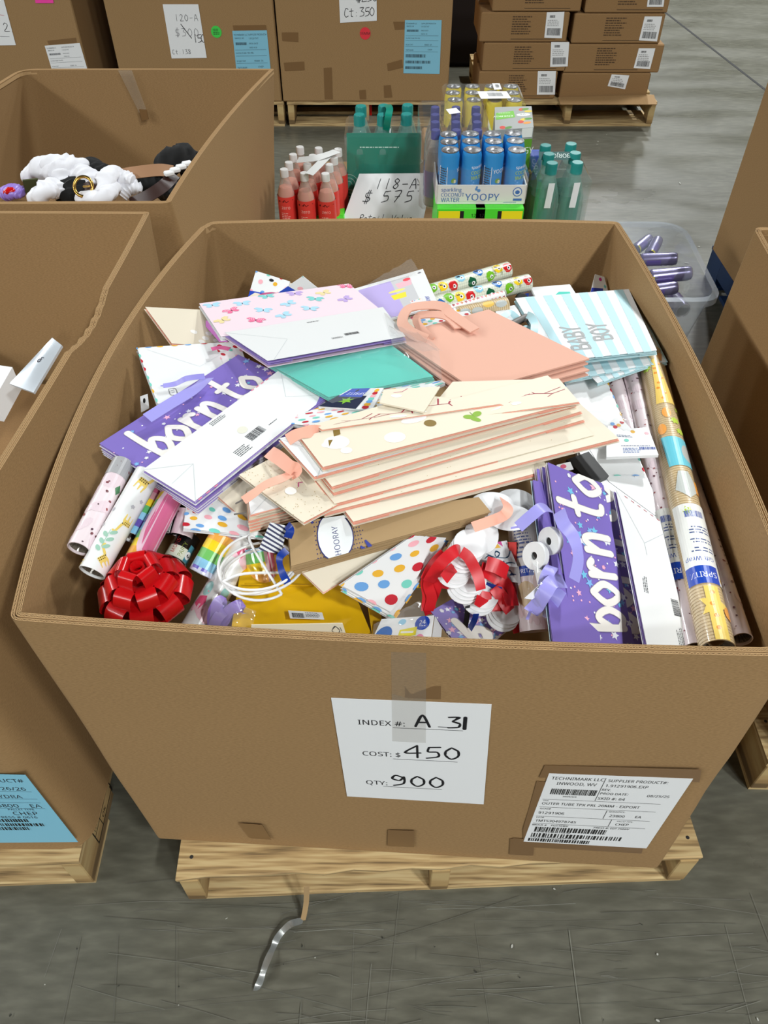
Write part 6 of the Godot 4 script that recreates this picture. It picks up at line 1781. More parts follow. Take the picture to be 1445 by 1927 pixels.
	for e in rib:
		g = G.new()
		strip(g, e[0], e[1], [Vector3(0.3, 0.8, 0.5), Vector3(-0.2, 0.8, 0.6), Vector3(0.4, 0.8, 0.4)])
		solo("tag_ribbon", "red satin ribbon strand tied to the round white tags", "ribbon", g, M.red_satin, 40.0, "red ribbons on the round tags")
	g = G.new()
	strip(g, [Vector3(0.086, 0.7699, 0.4779), Vector3(0.0865, 0.7399, 0.4805), Vector3(0.0836, 0.7148, 0.4904)], 0.008, [Vector3(0.2, 0.8, 0.6), Vector3(-0.6, 0.6, 0.5)])
	solo("black_ribbon", "black ribbon tail hanging over the purple bag", "ribbon", g, M.black, 40.0)
	g = G.new()
	strip(g, [Vector3(0.0975, 0.77, 0.4927), Vector3(0.0955, 0.7549, 0.4944), Vector3(0.0913, 0.7298, 0.4921)], 0.009, [Vector3(0.2, 0.8, 0.6), Vector3(-0.6, 0.6, 0.5)])
	solo("blue_ribbon", "short royal blue ribbon tail over the purple bag", "ribbon", g, M.royal, 40.0)
	bag("coral red gift bag edge beside the front roll", [Vector3(0.1516, 0.8111, 0.386), Vector3(0.1655, 0.8115, 0.3864), Vector3(0.1748, 0.7051, 0.4746), Vector3(0.1615, 0.7072, 0.472)], 0.004, M.coral, M.coral, M.coral)
	# white card petals with peach ribbon at the right end of the kraft bags
	for e in [[Vector3(0.1093, 0.8301, 0.3878), 0.026, 0.033, "white oval card tag hanging in front of the kraft bags"], [Vector3(0.1537, 0.8456, 0.3677), 0.035, 0.022, "white oval card tag beside the peach ribbon"], [Vector3(0.1271, 0.8501, 0.3435), 0.034, 0.022, "white oval card tag above the peach ribbon"], [Vector3(0.1665, 0.8354, 0.3265), 0.034, 0.026, "white oval card tag under the purple bags"]]:
		var d := G.new()
		d.lathe(e[0], [[0.0, 0.0016], [1.0, 0.0016], [1.0, 0.0], [0.0, 0.0]], 26, Basis(Vector3.RIGHT, 0.3) * Basis.from_scale(Vector3(e[1], 1, e[2])))
		solo("oval_tag", e[3], "tag", d, M.paper, 30.0)
	g = G.new()
	strip(g, [Vector3(0.1451, 0.8601, 0.3418), Vector3(0.1473, 0.8704, 0.3692), Vector3(0.1409, 0.8704, 0.3837), Vector3(0.1259, 0.8602, 0.385), Vector3(0.0935, 0.855, 0.3954)], 0.017, [Vector3(0.5, 0.8, 0.3), Vector3(0, 0.9, 0.5), Vector3(-0.2, 0.9, 0.4)])
	part(hold("white oval card tag above the peach ribbon"), "ribbon", g, M.peach_ribbon, 40.0, "peach ribbon curling over the white oval tags")


func q_card(t: Node3D, q: Array) -> void:
	var f := flat(q)
	var g := G.new()
	g.slab(f, 0, wid(q), 0, hei(q), 0, 0.002)
	var o := part(t, "card", g, M.royal)
	var p := Pr.new(func(s, tt, h): return f.call(s, tt, h + 0.002), wid(q), hei(q))
	p.dot(p.W * 0.3, p.H * 0.4, 0.003, Color(0.6, 0.75, 0.9))
	p.dot(p.W * 0.75, p.H * 0.45, 0.003, Color(0.9, 0.92, 0.95))
	ink_on(o, "print", p)


# ---------- the right side of the heap ----------
func contents_right() -> void:
	roll("gift_wrap_roll", "pale pink gift wrap roll behind the hang tag pack", Vector3(0.4275, 0.769, -0.1602), Vector3(0.4313, 0.7414, 0.1098), 0.0192, M.roll_pink, func(p: Pr, C: float): flecks(p, C, 12))
	roll("gift_wrap_roll", "long pale pink flecked gift wrap roll left of the safari roll", Vector3(0.4755, 0.7705, -0.1972), Vector3(0.4157, 0.7498, 0.542), 0.0186, M.roll_pink, func(p: Pr, C: float):
		flecks(p, C, 14)
		wrap_label(p, C, 0.115, 0.15))
	roll("gift_wrap_roll", "long safari animal gift wrap roll along the right wall", Vector3(0.5086, 0.7898, -0.1489), Vector3(0.4338, 0.7776, 0.5607), 0.0248, M.roll_kraft, func(p: Pr, C: float):
		var k := 0.003
		while k < p.W:
			p.rect(k, 0, 0.0011, C, Color(0.70, 0.60, 0.44)); k += 0.0056
		var m := C * 0.5
		var W := p.W
		p.poly(PackedVector2Array([Vector2(W * 0.80, m - 0.016), Vector2(W * 0.93, m - 0.012), Vector2(W * 0.94, m - 0.004), Vector2(W * 0.80, m + 0.01), Vector2(W * 0.74, m + 0.016), Vector2(W * 0.74, m - 0.02)]), Color(0.92, 0.79, 0.42))
		for i in 8: p.dot(W * (0.76 + 0.022 * i), m - 0.006 + 0.006 * sin(i * 2.0), 0.0033, Color(0.90, 0.58, 0.22))
		p.poly(PackedVector2Array([Vector2(W * 0.50, m - 0.022), Vector2(W * 0.61, m - 0.026), Vector2(W * 0.60, m + 0.02), Vector2(W * 0.50, m + 0.028)]), Color(0.42, 0.77, 0.84))
		p.ell(W * 0.55, m + 0.016, 0.022, 0.012, Color(0.72, 0.73, 0.72))
		p.poly(PackedVector2Array([Vector2(W * 0.42, m - 0.02), Vector2(W * 0.48, m - 0.01), Vector2(W * 0.48, m + 0.006), Vector2(W * 0.42, m + 0.02), Vector2(W * 0.39, m)]), Color(0.76, 0.78, 0.76))
		p.rect(W * 0.41, m + 0.014, 0.03, 0.014, Color(0.93, 0.62, 0.25))
		for e in [[0.63, 0.012], [0.67, 0.006], [0.90, -0.024], [0.72, 0.02], [0.35, -0.01]]: p.star(W * e[0], m + e[1], 0.01, Color(0.72, 0.82, 0.30), e[0] * 9.0, 7, 0.6)
		for e in [[0.70, -0.006], [0.95, 0.01], [0.64, -0.02]]: p.ell(W * e[0], m + e[1], 0.014, 0.008, Color(0.93, 0.64, 0.32))
		wrap_label(p, C, 0.10, 0.165)
		p.rect(0.0, m - 0.012, 0.095, 0.02, Color(0.93, 0.81, 0.42))
		for i in 4: p.dot(0.02 + 0.021 * i, m - 0.004 + 0.005 * sin(i * 3.0), 0.0036, Color(0.90, 0.58, 0.22))
		p.star(0.06, m - 0.002, 0.024, Color(0.93, 0.81, 0.42), 0.6, 5, 0.5)
		p.ell(0.05, m + 0.02, 0.012, 0.01, Color(0.93, 0.64, 0.32)))
	roll("gift_wrap_roll", "pale pink gift wrap roll squeezed against the right wall", Vector3(0.548, 0.7247, -0.2045), Vector3(0.4806, 0.7664, 0.5358), 0.0152, M.roll_pink, func(p: Pr, C: float): flecks(p, C, 17))
	# white bags right of centre
	var t := bag("white gift bag with red edge marks lying under the hang tag pack", [Vector3(0.3162, 0.7876, -0.06), Vector3(0.4019, 0.7881, -0.0665), Vector3(0.4201, 0.7731, 0.2015), Vector3(0.3033, 0.773, 0.2014)], 0.006, M.paper_gloss, M.paper, M.paper, func(p: Pr): border_dots(p, 15, 0.004))
	bag("white gift bag with fold line below the hang tag pack", [Vector3(0.3078, 0.7818, 0.1409), Vector3(0.4172, 0.7742, 0.1322), Vector3(0.4372, 0.7535, 0.3225), Vector3(0.3352, 0.7607, 0.3291)], 0.006, M.paper_gloss, M.paper, M.paper, func(p: Pr):
		p.line([Vector2(p.W * 0.2, 0), Vector2(p.W * 0.3, p.H * 0.4), Vector2(p.W, p.H * 0.9)], 0.0009, Color(0.35, 0.36, 0.38)))
	bag("white gift bag back standing beside the right purple bag", [Vector3(0.3316, 0.8257, 0.2876), Vector3(0.4076, 0.7856, 0.3224), Vector3(0.4069, 0.7428, 0.5584), Vector3(0.3285, 0.7738, 0.5785)], 0.007, M.paper_gloss, M.purple_in, M.paper, func(p: Pr):
		var g := Color(0.74, 0.76, 0.78)
		p.line([Vector2(0, 0), Vector2(p.W * 0.45, p.H * 0.28), Vector2(p.W, p.H * 0.1)], 0.0007, g)
		p.line([Vector2(p.W * 0.45, p.H * 0.28), Vector2(p.W * 0.45, p.H * 0.36)], 0.0007, g)
		p.small(p.W * 0.2, p.H * 0.62, 0.03, 3, 0.0032, Color(0.3, 0.3, 0.32), -PI / 2 + 0.1)
		p.bars(p.W * 0.78, p.H * 0.72, 0.03, 0.014, 9, Color(0.2, 0.2, 0.22), -PI / 2)
		p.small(p.W * 0.74, p.H * 0.92, 0.035, 4, 0.0032, Color(0.35, 0.35, 0.37), -PI / 2)
		for i in 6: p.rect(p.W * (0.2 + 0.14 * i), 0.0008, 0.006, 0.0016, Color(0.72, 0.3, 0.35)))
	# hang tag pack
	t = thing("tag_pack", "white dotted gift tag pack with blue small print", "tag pack", Vector3(0.4091, 0.7942, 0.1259))
	var q := [Vector3(0.3656, 0.8134, 0.0889), Vector3(0.4377, 0.8182, 0.11), Vector3(0.4344, 0.8166, 0.1888), Vector3(0.346, 0.8102, 0.1872)]
	var f := flat(q)
	var w := wid(q)
	var h := hei(q)
	var g := G.new()
	g.prism(f, PackedVector2Array([Vector2(0, h), Vector2(0, h * 0.42), Vector2(w * 0.06, h * 0.08), Vector2(w * 0.2, -h * 0.1), Vector2(w * 0.4, -h * 0.05), Vector2(w * 0.55, h * 0.18), Vector2(w * 0.95, h * 0.08), Vector2(w, h)]), -0.006, 0.0)
	part(t, "card", g, M.paper_gloss)
	var p2 := Pr.new(f, w, h)
	for e in [[0.14, 0.10, 2], [0.2, 0.18, 0], [0.28, 0.12, 1], [0.36, 0.02, 0], [0.58, 0.28, 1], [0.88, 0.3, 4], [0.42, 0.55, 3]]: p2.dot(w * e[0], h * e[1], 0.0042, DOTS[e[2]])
	p2.small(w * 0.22, h * 0.4, 0.03, 2, 0.0034, Color(0.3, 0.35, 0.5))
	p2.small(w * 0.3, h * 0.7, 0.06, 1, 0.0034, Color(0.3, 0.35, 0.5))
	p2.small(w * 0.33, h * 0.77, 0.03, 4, 0.0036, Color(0.2, 0.35, 0.65))
	p2.bars(w * 0.66, h * 0.74, 0.026, 0.008, 21, Color(0.15, 0.3, 0.65))
	ink_on(t, "print", p2)
	film(t, [Vector3(0.3422, 0.8045, 0.0528), Vector3(0.4145, 0.8243, 0.0717), Vector3(0.4123, 0.8198, 0.1268), Vector3(0.352, 0.803, 0.1141)], "clear_film", 0.008)
	sheet("black_card", "black card box beneath the right end of the peach stack", "card", [Vector3(0.2684, 0.8157, 0.2097), Vector3(0.3131, 0.807, 0.1793), Vector3(0.3397, 0.7973, 0.2311), Vector3(0.3033, 0.8043, 0.258)], 0.01, M.black)
	sheet("picture_card", "small white card with pink print beside the black card", "card", [Vector3(0.2482, 0.8301, 0.2309), Vector3(0.2742, 0.826, 0.2184), Vector3(0.278, 0.8217, 0.2323), Vector3(0.252, 0.8257, 0.2445)], 0.002, M.paper_gloss, func(p: Pr): p.ell(p.W * 0.4, p.H * 0.4, 0.006, 0.004, Color(0.85, 0.4, 0.5)))
	# purple stack standing at the front right; the handles are on its left edge
	var grp := "purple gift bags in the right stack"
	bag("purple gift bag rearmost of the right standing stack", [Vector3(0.1881, 0.8114, 0.5816), Vector3(0.1895, 0.8683, 0.3087), Vector3(0.2812, 0.8133, 0.2825), Vector3(0.2718, 0.7614, 0.557)], 0.006, M.purple, M.purple_in, M.pale_blue, null, grp)
	for i in 3:
		bag("purple gift bag with striped edge inside the right standing stack", [Vector3(0.2096, 0.7691, 0.555), Vector3(0.2075, 0.8702, 0.28), Vector3(0.3088, 0.819, 0.2695), Vector3(0.3282, 0.7164, 0.5225)], 0.007, M.purple, M.paper, M.pink_white, null, grp).position += Vector3(0.008, 0.004, 0.0) * (i - 1)
	born_bag("shadowed purple born to gift bag behind the front one on the right", [Vector3(0.2306, 0.7678, 0.545), Vector3(0.2184, 0.8714, 0.2738), Vector3(0.3432, 0.8113, 0.2804), Vector3(0.3572, 0.7181, 0.5208)], 0.004, grp, Vector2(0.02, 0.125), 0.1, 0.0112, 0.41, 19)
	born_bag("purple gift bag lettered born to fronting the right standing stack", [Vector3(0.227, 0.783, 0.5589), Vector3(0.2142, 0.8863, 0.2865), Vector3(0.3169, 0.829, 0.2798), Vector3(0.333, 0.7326, 0.5268)], 0.005, grp, Vector2(0.02, 0.105), 0.1, 0.0112, 0.41, 23)
	# ribbons of the right stack
	g = G.new()
	strip(g, [Vector3(0.2175, 0.8876, 0.3938), Vector3(0.2178, 0.8932, 0.4237), Vector3(0.2302, 0.884, 0.4412), Vector3(0.2339, 0.8741, 0.4727), Vector3(0.2244, 0.8632, 0.5042)], 0.019, [Vector3(-0.6, 0.8, 0.3), Vector3(-0.2, 0.9, 0.4), Vector3(0.4, 0.8, 0.4), Vector3(0.5, 0.8, 0.4)])
	part(hold("purple gift bag lettered born to fronting"), "ribbon", g, M.violet_ribbon, 40.0, "twisted violet ribbon lying on the right purple bag front")
	g = G.new()
	strip(g, [Vector3(0.2097, 0.872, 0.3741), Vector3(0.1925, 0.8915, 0.3899), Vector3(0.176, 0.8864, 0.4013), Vector3(0.1574, 0.8711, 0.4104)], 0.018, [Vector3(0, 1, 0.2), Vector3(-0.2, 0.9, 0.4), Vector3(-0.4, 0.8, 0.5)])
	strip(g, [Vector3(0.1583, 0.8711, 0.4094), Vector3(0.1474, 0.8657, 0.4075)], 0.004)
	part(hold("purple gift bag rearmost"), "ribbon", g, M.violet_ribbon, 40.0, "violet ribbon handle arching left of the right purple stack")
	g = G.new()
	strip(g, [Vector3(0.2199, 0.8333, 0.4819), Vector3(0.1985, 0.8486, 0.4952), Vector3(0.1858, 0.8436, 0.5103), Vector3(0.1776, 0.8186, 0.5146), Vector3(0.1705, 0.8042, 0.5152)], 0.022, [Vector3(0, 1, 0.3), Vector3(-0.3, 0.9, 0.4), Vector3(-0.5, 0.7, 0.5), Vector3(0.2, 0.8, 0.6)])
	strip(g, [Vector3(0.2124, 0.8329, 0.4952), Vector3(0.2024, 0.8324, 0.511), Vector3(0.1977, 0.8118, 0.5142), Vector3(0.1989, 0.791, 0.5177)], 0.02, [Vector3(0.2, 0.9, 0.4), Vector3(-0.5, 0.7, 0.5)])
	strip(g, [Vector3(0.2029, 0.8488, 0.467), Vector3(0.1931, 0.849, 0.481), Vector3(0.1882, 0.8341, 0.4884)], 0.018, [Vector3(-0.5, 0.7, 0.5), Vector3(0.4, 0.8, 0.4)])
	strip(g, [Vector3(0.1695, 0.8093, 0.5171), Vector3(0.1687, 0.7943, 0.5154), Vector3(0.1676, 0.7893, 0.5174)], 0.005, [Vector3(0.2, 0.8, 0.6)])
	part(hold("purple gift bag lettered born to fronting"), "ribbon", g, M.violet_ribbon, 40.0, "knotted violet ribbon at the foot of the right purple stack")
	# white spools
	for e in [[Vector3(0.2047, 0.8582, 0.4261), Vector3(-0.85, 0.35, 0.45), "white ribbon spool with dark hole against the purple stack"], [Vector3(0.1827, 0.8434, 0.4422), Vector3(-0.75, 0.5, 0.45), "white ribbon spool with dark hole on the front pink roll"]]:
		t = thing("ribbon_spool", e[2], "spool", e[0])
		var n: Vector3 = e[1].normalized()
		var bs := Basis(Quaternion(Vector3.UP, n))
		g = G.new()
		g.lathe(e[0], [[0.006, 0.005], [0.0205, 0.005], [0.021, 0.004], [0.021, -0.004], [0.0205, -0.005], [0.006, -0.005], [0.006, 0.005]], 26, bs)
		part(t, "flange", g, M.paper_gloss, 40.0)
		g = G.new()
		g.lathe(e[0], [[0.0, 0.002], [0.0059, 0.002]], 16, bs)
		part(t, "hole", g, M.black)
	sheet("white_card", "pointed white card below the ribbon spools", "card", [Vector3(0.1781, 0.8385, 0.4523), Vector3(0.1904, 0.8394, 0.4682), Vector3(0.1959, 0.8178, 0.4949), Vector3(0.1843, 0.82, 0.4772)], 0.001, M.paper)
	sheet("white_card", "white card corner poking from the purple stack foot", "card", [Vector3(0.1568, 0.8375, 0.5159), Vector3(0.1825, 0.8356, 0.4897), Vector3(0.1891, 0.8227, 0.4939), Vector3(0.1692, 0.8282, 0.5106)], 0.001, M.paper)
	# front roll with label
	roll("gift_wrap_roll", "pink gift wrap roll with label in front of the purple stack", Vector3(0.1799, 0.816, 0.3335), Vector3(0.1924, 0.7266, 0.4937), 0.0246, M.roll_pink, func(p: Pr, C: float):
		p.rect(p.W * 0.45, 0, p.W * 0.5, C, Color(0.88, 0.86, 0.85))
		p.ell(p.W * 0.3, C * 0.42, 0.02, 0.016, Color(0.84, 0.74, 0.58)); p.ell(p.W * 0.4, C * 0.6, 0.018, 0.016, Color(0.86, 0.72, 0.70))
		p.small(p.W * 0.9, C * 0.36, C * 0.2, 6, 0.005, Color(0.35, 0.4, 0.6), PI / 2, 3)
		p.small(p.W * 0.74, C * 0.36, C * 0.2, 4, 0.007, Color(0.35, 0.4, 0.6), PI / 2, 4)
		p.rect(p.W * 0.45, C * 0.3, 0.016, C * 0.22, Color(0.15, 0.28, 0.68))
		p.text("SPRITZ", Vector2(p.W * 0.45 + 0.008, C * 0.33), 0.012, Color(0.95, 0.95, 0.97), PI / 2)
		for i in 14: p.ell(p.W * 0.2 * fmod(i * 0.37, 1.0), C * (0.3 + 0.4 * fmod(i * 0.61, 1.0)), 0.006, 0.004, Color(0.88, 0.78, 0.80)))
	film(get_child(get_child_count() - 1), [Vector3(0.1692, 0.8744, 0.463), Vector3(0.1833, 0.8623, 0.4823), Vector3(0.1993, 0.8011, 0.5389), Vector3(0.1645, 0.8153, 0.5026)], "clear_film", 0.01)


func wrap_label(p: Pr, C: float, s0: float, len: float) -> void:  # the paper band on a roll: bar code, small print, name on blue
	var m := C * 0.5
	p.rect(s0, m - 0.034, len, 0.068, Color(0.92, 0.92, 0.90))
	p.rect(s0, m - 0.034, 0.034, 0.05, Color(0.12, 0.28, 0.70))
	p.text("SPRITZ", Vector2(s0 + 0.017, m + 0.012), 0.02, Color(0.95, 0.95, 0.97), -PI / 2, "Droid Sans", 0.9)
	p.text("Gift Wrap", Vector2(s0 + 0.048, m + 0.014), 0.016, Color(0.15, 0.3, 0.68), -PI / 2, "Droid Sans", 0.9)
	for e in [[0.062, 2], [0.08, 2], [0.1, 3]]:
		p.small(s0 + e[0], m + 0.018, 0.036, e[1], 0.006, Color(0.3, 0.36, 0.55), -PI / 2, int(e[0] * 100))
	p.bars(s0 + len - 0.03, m + 0.014, 0.03, 0.014, 31, Color(0.15, 0.28, 0.65), -PI / 2)
	p.dot(s0 + 0.045, m + 0.026, 0.005, Color(0.4, 0.65, 0.82)); p.dot(s0 + 0.012, m + 0.024, 0.005, Color(0.9, 0.68, 0.2))


# ---------- the sock carton ----------
func soft(g: G, pts: Array, r: float, flat_ := 0.6, seed_ := 1, cuff := false) -> void:  # a soft folded tube of cloth
	var p := curve(pts, 14)
	var ns := FastNoiseLite.new()
	ns.seed = seed_
	ns.frequency = 14.0
	var rings := []
	var n := 24
	for i in p.size():
		var u := float(i) / (p.size() - 1)
		var d: Vector3 = (p[mini(i + 1, p.size() - 1)] - p[maxi(i - 1, 0)]).normalized()
		var s := d.cross(Vector3.UP).normalized()
		var up := s.cross(d)
		var w := r * (1.0 if cuff and u > 0.5 else sqrt(maxf(0.02, 1.0 - pow(absf(u * 2.0 - 1.0), 4.0))))
		var ring := []
		for k in n:
			var a := TAU * k / n
			var q: Vector3 = p[i] + s * cos(a) * w + up * sin(a) * w * flat_
			ring.append(q + (s * cos(a) + up * sin(a)) * r * (ns.get_noise_3dv(q) * 0.34 + 0.07 * sin(u * 46.0 + 2.0 * cos(a) + seed_)))
		rings.append(ring)
	for i in p.size() - 1:
		for k in n:
			g.quad(rings[i][k], rings[i][(k + 1) % n], rings[i + 1][(k + 1) % n], rings[i + 1][k])
	for k in n:
		g.tri(p[0], rings[0][(k + 1) % n], rings[0][k])
		g.tri(p[-1], rings[-1][k], rings[-1][(k + 1) % n])


func sock_carton() -> void:
	var V := func(a: Array) -> Array:
		var o := []
		for p in a: o.append(Vector2(p[0], p[1]))
		return o
	var top := outline(V.call([[-1.50, -0.70], [-0.578, -0.708], [-0.427, -1.81], [-1.325, -1.81]]), [0.0, -0.022, 0.004, 0.0], [0.02, 0.02, 0.01, 0.06])
	var bot := outline(V.call([[-1.50, -0.72], [-0.50, -0.72], [-0.50, -1.83], [-1.45, -1.83]]), [0.0, 0.0, 0.0, 0.0], [0.02, 0.02, 0.01, 0.02])
	var t := gaylord("open bulk carton of white socks and belts behind the torn-rim carton", top, bot, 0.141, 0.865, false)
	patch(t, "tape_strip", [Vector3(-0.9731, 0.8676, -1.785), Vector3(-0.9246, 0.8676, -1.785), Vector3(-0.9029, 0.7417, -1.785), Vector3(-0.9308, 0.7292, -1.785)], M.clear_tape, 0.0006, "peeling strip of clear tape")
	patch(t, "tape", [Vector3(-0.9279, 0.7417, -1.785), Vector3(-0.9013, 0.74, -1.785), Vector3(-0.9009, 0.7076, -1.785), Vector3(-0.9251, 0.7039, -1.785)], M.tape, 0.004)
	pallet("pallet under the carton of socks and belts", Vector3(-0.98, 0, -1.27), 0.0, 1.016, 1.15, 6)
	var g := G.new()
	g.rbox(Vector3(-0.97, 0.41, -1.04), Vector3(0.70, 0.53, 0.38), 0.02)
	solo("inner_carton", "brown carton filling the bottom under the socks", "carton", g, M.carton)
	var grp := "white socks in the carton"
	var socks := [
		[[Vector3(-1.1445, 0.735, -1.2075), Vector3(-1.0662, 0.77, -1.1672), Vector3(-0.9998, 0.775, -1.1385), Vector3(-0.9678, 0.745, -1.0962)], 0.05, "white sock with a turned cuff beside the olive sock band"],
		[[Vector3(-1.116, 0.75, -1.2267), Vector3(-1.0322, 0.79, -1.1559), Vector3(-0.9685, 0.79, -1.1559), Vector3(-0.9717, 0.76, -1.1929)], 0.035, "white sock laid over the top of the sock heap"],
		[[Vector3(-1.0735, 0.73, -1.0348), Vector3(-1.0318, 0.76, -1.0229), Vector3(-1.0089, 0.76, -1.0487), Vector3(-0.9918, 0.74, -1.0334)], 0.038, "white sock hanging over the near edge by the olive band"],
		[[Vector3(-0.9864, 0.75, -1.1381), Vector3(-0.9486, 0.775, -1.1266), Vector3(-0.9142, 0.77, -1.1001), Vector3(-0.9049, 0.75, -1.0917)], 0.032, "white sock tucked behind the gold belt buckle"],
		[[Vector3(-0.8813, 0.745, -1.0217), Vector3(-0.8467, 0.785, -1.0252), Vector3(-0.8413, 0.785, -1.1013), Vector3(-0.8406, 0.74, -1.116)], 0.03, "white sock folded upright right of the gold buckle"],
		[[Vector3(-0.9346, 0.74, -1.0407), Vector3(-0.8437, 0.77, -0.9632), Vector3(-0.8367, 0.77, -1.0247), Vector3(-0.8878, 0.745, -1.1426)], 0.032, "white sock curling round in front of the gold buckle"],
		[[Vector3(-0.8621, 0.75, -1.1225), Vector3(-0.8154, 0.775, -1.0877), Vector3(-0.7742, 0.77, -1.0809)], 0.03, "white sock with flat toe pointing at the tan belt"],
		[[Vector3(-0.8215, 0.735, -1.0525), Vector3(-0.7977, 0.755, -1.072), Vector3(-0.7593, 0.75, -1.0917)], 0.034, "white sock spread under the dark brown belt"],
		[[Vector3(-0.6181, 0.75, -1.1618), Vector3(-0.5932, 0.77, -1.1592), Vector3(-0.5887, 0.765, -1.2045)], 0.03, "white sock peeking out by the right wall"],
		[[Vector3(-0.6472, 0.745, -1.0962), Vector3(-0.6267, 0.755, -1.0987), Vector3(-0.6076, 0.75, -1.1109)], 0.022, "white sock scrap near the black pouch"]]
	for i in socks.size():
		g = G.new()
		soft(g, socks[i][0], socks[i][1], 0.62, i + 3)
		solo("sock", socks[i][2], "sock", g, M.sock, 60.0, grp)
	var darks := [[[Vector3(-1.0192, 0.72, -1.1257), Vector3(-0.9773, 0.745, -1.0962), Vector3(-0.9325, 0.74, -1.0334)], 0.05, "black sock bundle between white socks"], [[Vector3(-0.999, 0.74, -1.2693), Vector3(-0.9228, 0.76, -1.1929), Vector3(-0.8769, 0.75, -1.1618)], 0.035, "black sock stretched behind the white socks"], [[Vector3(-0.7276, 0.76, -1.1929), Vector3(-0.6648, 0.8, -1.1621), Vector3(-0.6365, 0.79, -1.1885), Vector3(-0.6475, 0.75, -1.1899)], 0.05, "black cloth pouch humped at the right side"], [[Vector3(-0.6555, 0.765, -1.2045), Vector3(-0.5953, 0.79, -1.164), Vector3(-0.5783, 0.785, -1.2017)], 0.035, "dark grey sock beside the black pouch"], [[Vector3(-0.7076, 0.735, -1.0711), Vector3(-0.6539, 0.75, -1.0541), Vector3(-0.6345, 0.74, -1.1083)], 0.035, "shiny black pouch at the near edge"], [[Vector3(-0.7972, 0.74, -1.1083), Vector3(-0.7432, 0.755, -1.1102), Vector3(-0.7023, 0.75, -1.1381)], 0.03, "black sock lying under the belts"]]
	for i in darks.size():
		g = G.new()
		soft(g, darks[i][0], darks[i][1], 0.7, i + 30)
		solo("sock", darks[i][2], "sock", g, M.black if i == 4 else M.black_cloth, 60.0, "dark socks and pouches in the carton")
	g = G.new()
	soft(g, [Vector3(-0.6531, 0.745, -1.2148), Vector3(-0.6227, 0.755, -1.1652), Vector3(-0.6112, 0.745, -1.1824)], 0.025, 0.8, 50)
	solo("printed_pouch", "navy pouch with pale rings beside the belts", "pouch", g, M.navy, 60.0)
	sheet("sock_band", "olive green paper band around folded white socks", "band", [Vector3(-1.1032, 0.775, -1.0762), Vector3(-1.0615, 0.775, -1.0877), Vector3(-1.0754, 0.73, -1.1094), Vector3(-1.1151, 0.73, -1.0942)], 0.004, M.olive)
	g = G.new()
	soft(g, [Vector3(-1.1791, 0.72, -1.1028), Vector3(-1.1485, 0.735, -1.0899), Vector3(-1.1158, 0.725, -1.0909)], 0.03, 0.6, 61)
	solo("candy_bag", "clear bag of red and lilac wrapped pieces by the left wall", "bag", g, M.lilac, 60.0)
	g = G.new()
	soft(g, [Vector3(-1.1634, 0.735, -1.0823), Vector3(-1.1504, 0.745, -1.0735), Vector3(-1.1501, 0.735, -1.0899)], 0.016, 0.6, 62)
	solo("red_pouch", "small red pouch beside the lilac bag", "pouch", g, M.red, 60.0)
	# belts
	t = thing("belt", "dark brown leather belt with a tan back crossing the socks", "belt", Vector3(-0.7245, 0.75, -1.0917))
	g = G.new()
	strip(g, [Vector3(-0.7751, 0.74, -0.9937), Vector3(-0.7146, 0.765, -0.9893), Vector3(-0.6698, 0.785, -1.0142), Vector3(-0.6535, 0.79, -1.0771)], 0.034, [Vector3(0.3, 0.8, 0.6), Vector3(0.3, 0.6, 0.7)], 8, 0.003)
	part(t, "strap", g, M.belt, 40.0)
	g = G.new()
	strip(g, [Vector3(-0.8295, 0.775, -1.107), Vector3(-0.7668, 0.785, -1.1052), Vector3(-0.7035, 0.79, -1.1081), Vector3(-0.6635, 0.79, -1.0964)], 0.036, [Vector3(0, 0.7, 0.7)], 8, 0.003)
	part(t, "strap_back", g, M.belt_tan, 40.0, "tan underside of the belt")
	g = G.new()
	for i in 4: g.rbox((Vector3(-0.66, 0.805, -1.0468)).lerp(Vector3(-0.614, 0.815, -1.0907), i / 3.0), Vector3(0.028, 0.012, 0.02), 0.003, Basis(Vector3.UP, 0.5))
	part(t, "label_clip", g, M.paper)
	t = thing("belt", "brown belt end with a round gold buckle", "belt", Vector3(-0.9186, 0.76, -1.0599))
	g = G.new()
	strip(g, [Vector3(-0.9002, 0.775, -1.009), Vector3(-0.8784, 0.785, -1.0068), Vector3(-0.8738, 0.78, -1.03)], 0.032, [Vector3(0, 0.7, 0.7)], 6, 0.003)
	part(t, "strap", g, M.belt, 40.0)
	g = G.new()
	var ring := []
	for i in 25:
		var a := TAU * i / 24
		ring.append(Vector3(-0.9003, 0.785, -1.0031) + Vector3(cos(a) * 0.026, sin(a) * 0.02, -sin(a) * 0.02))
	g.tube(ring, 0.0045, 8)
	g.tube([Vector3(-0.9003, 0.785, -1.0031), Vector3(-0.8798, 0.79, -0.9947)], 0.003, 6)
	part(t, "buckle", g, M.gold, 50.0)


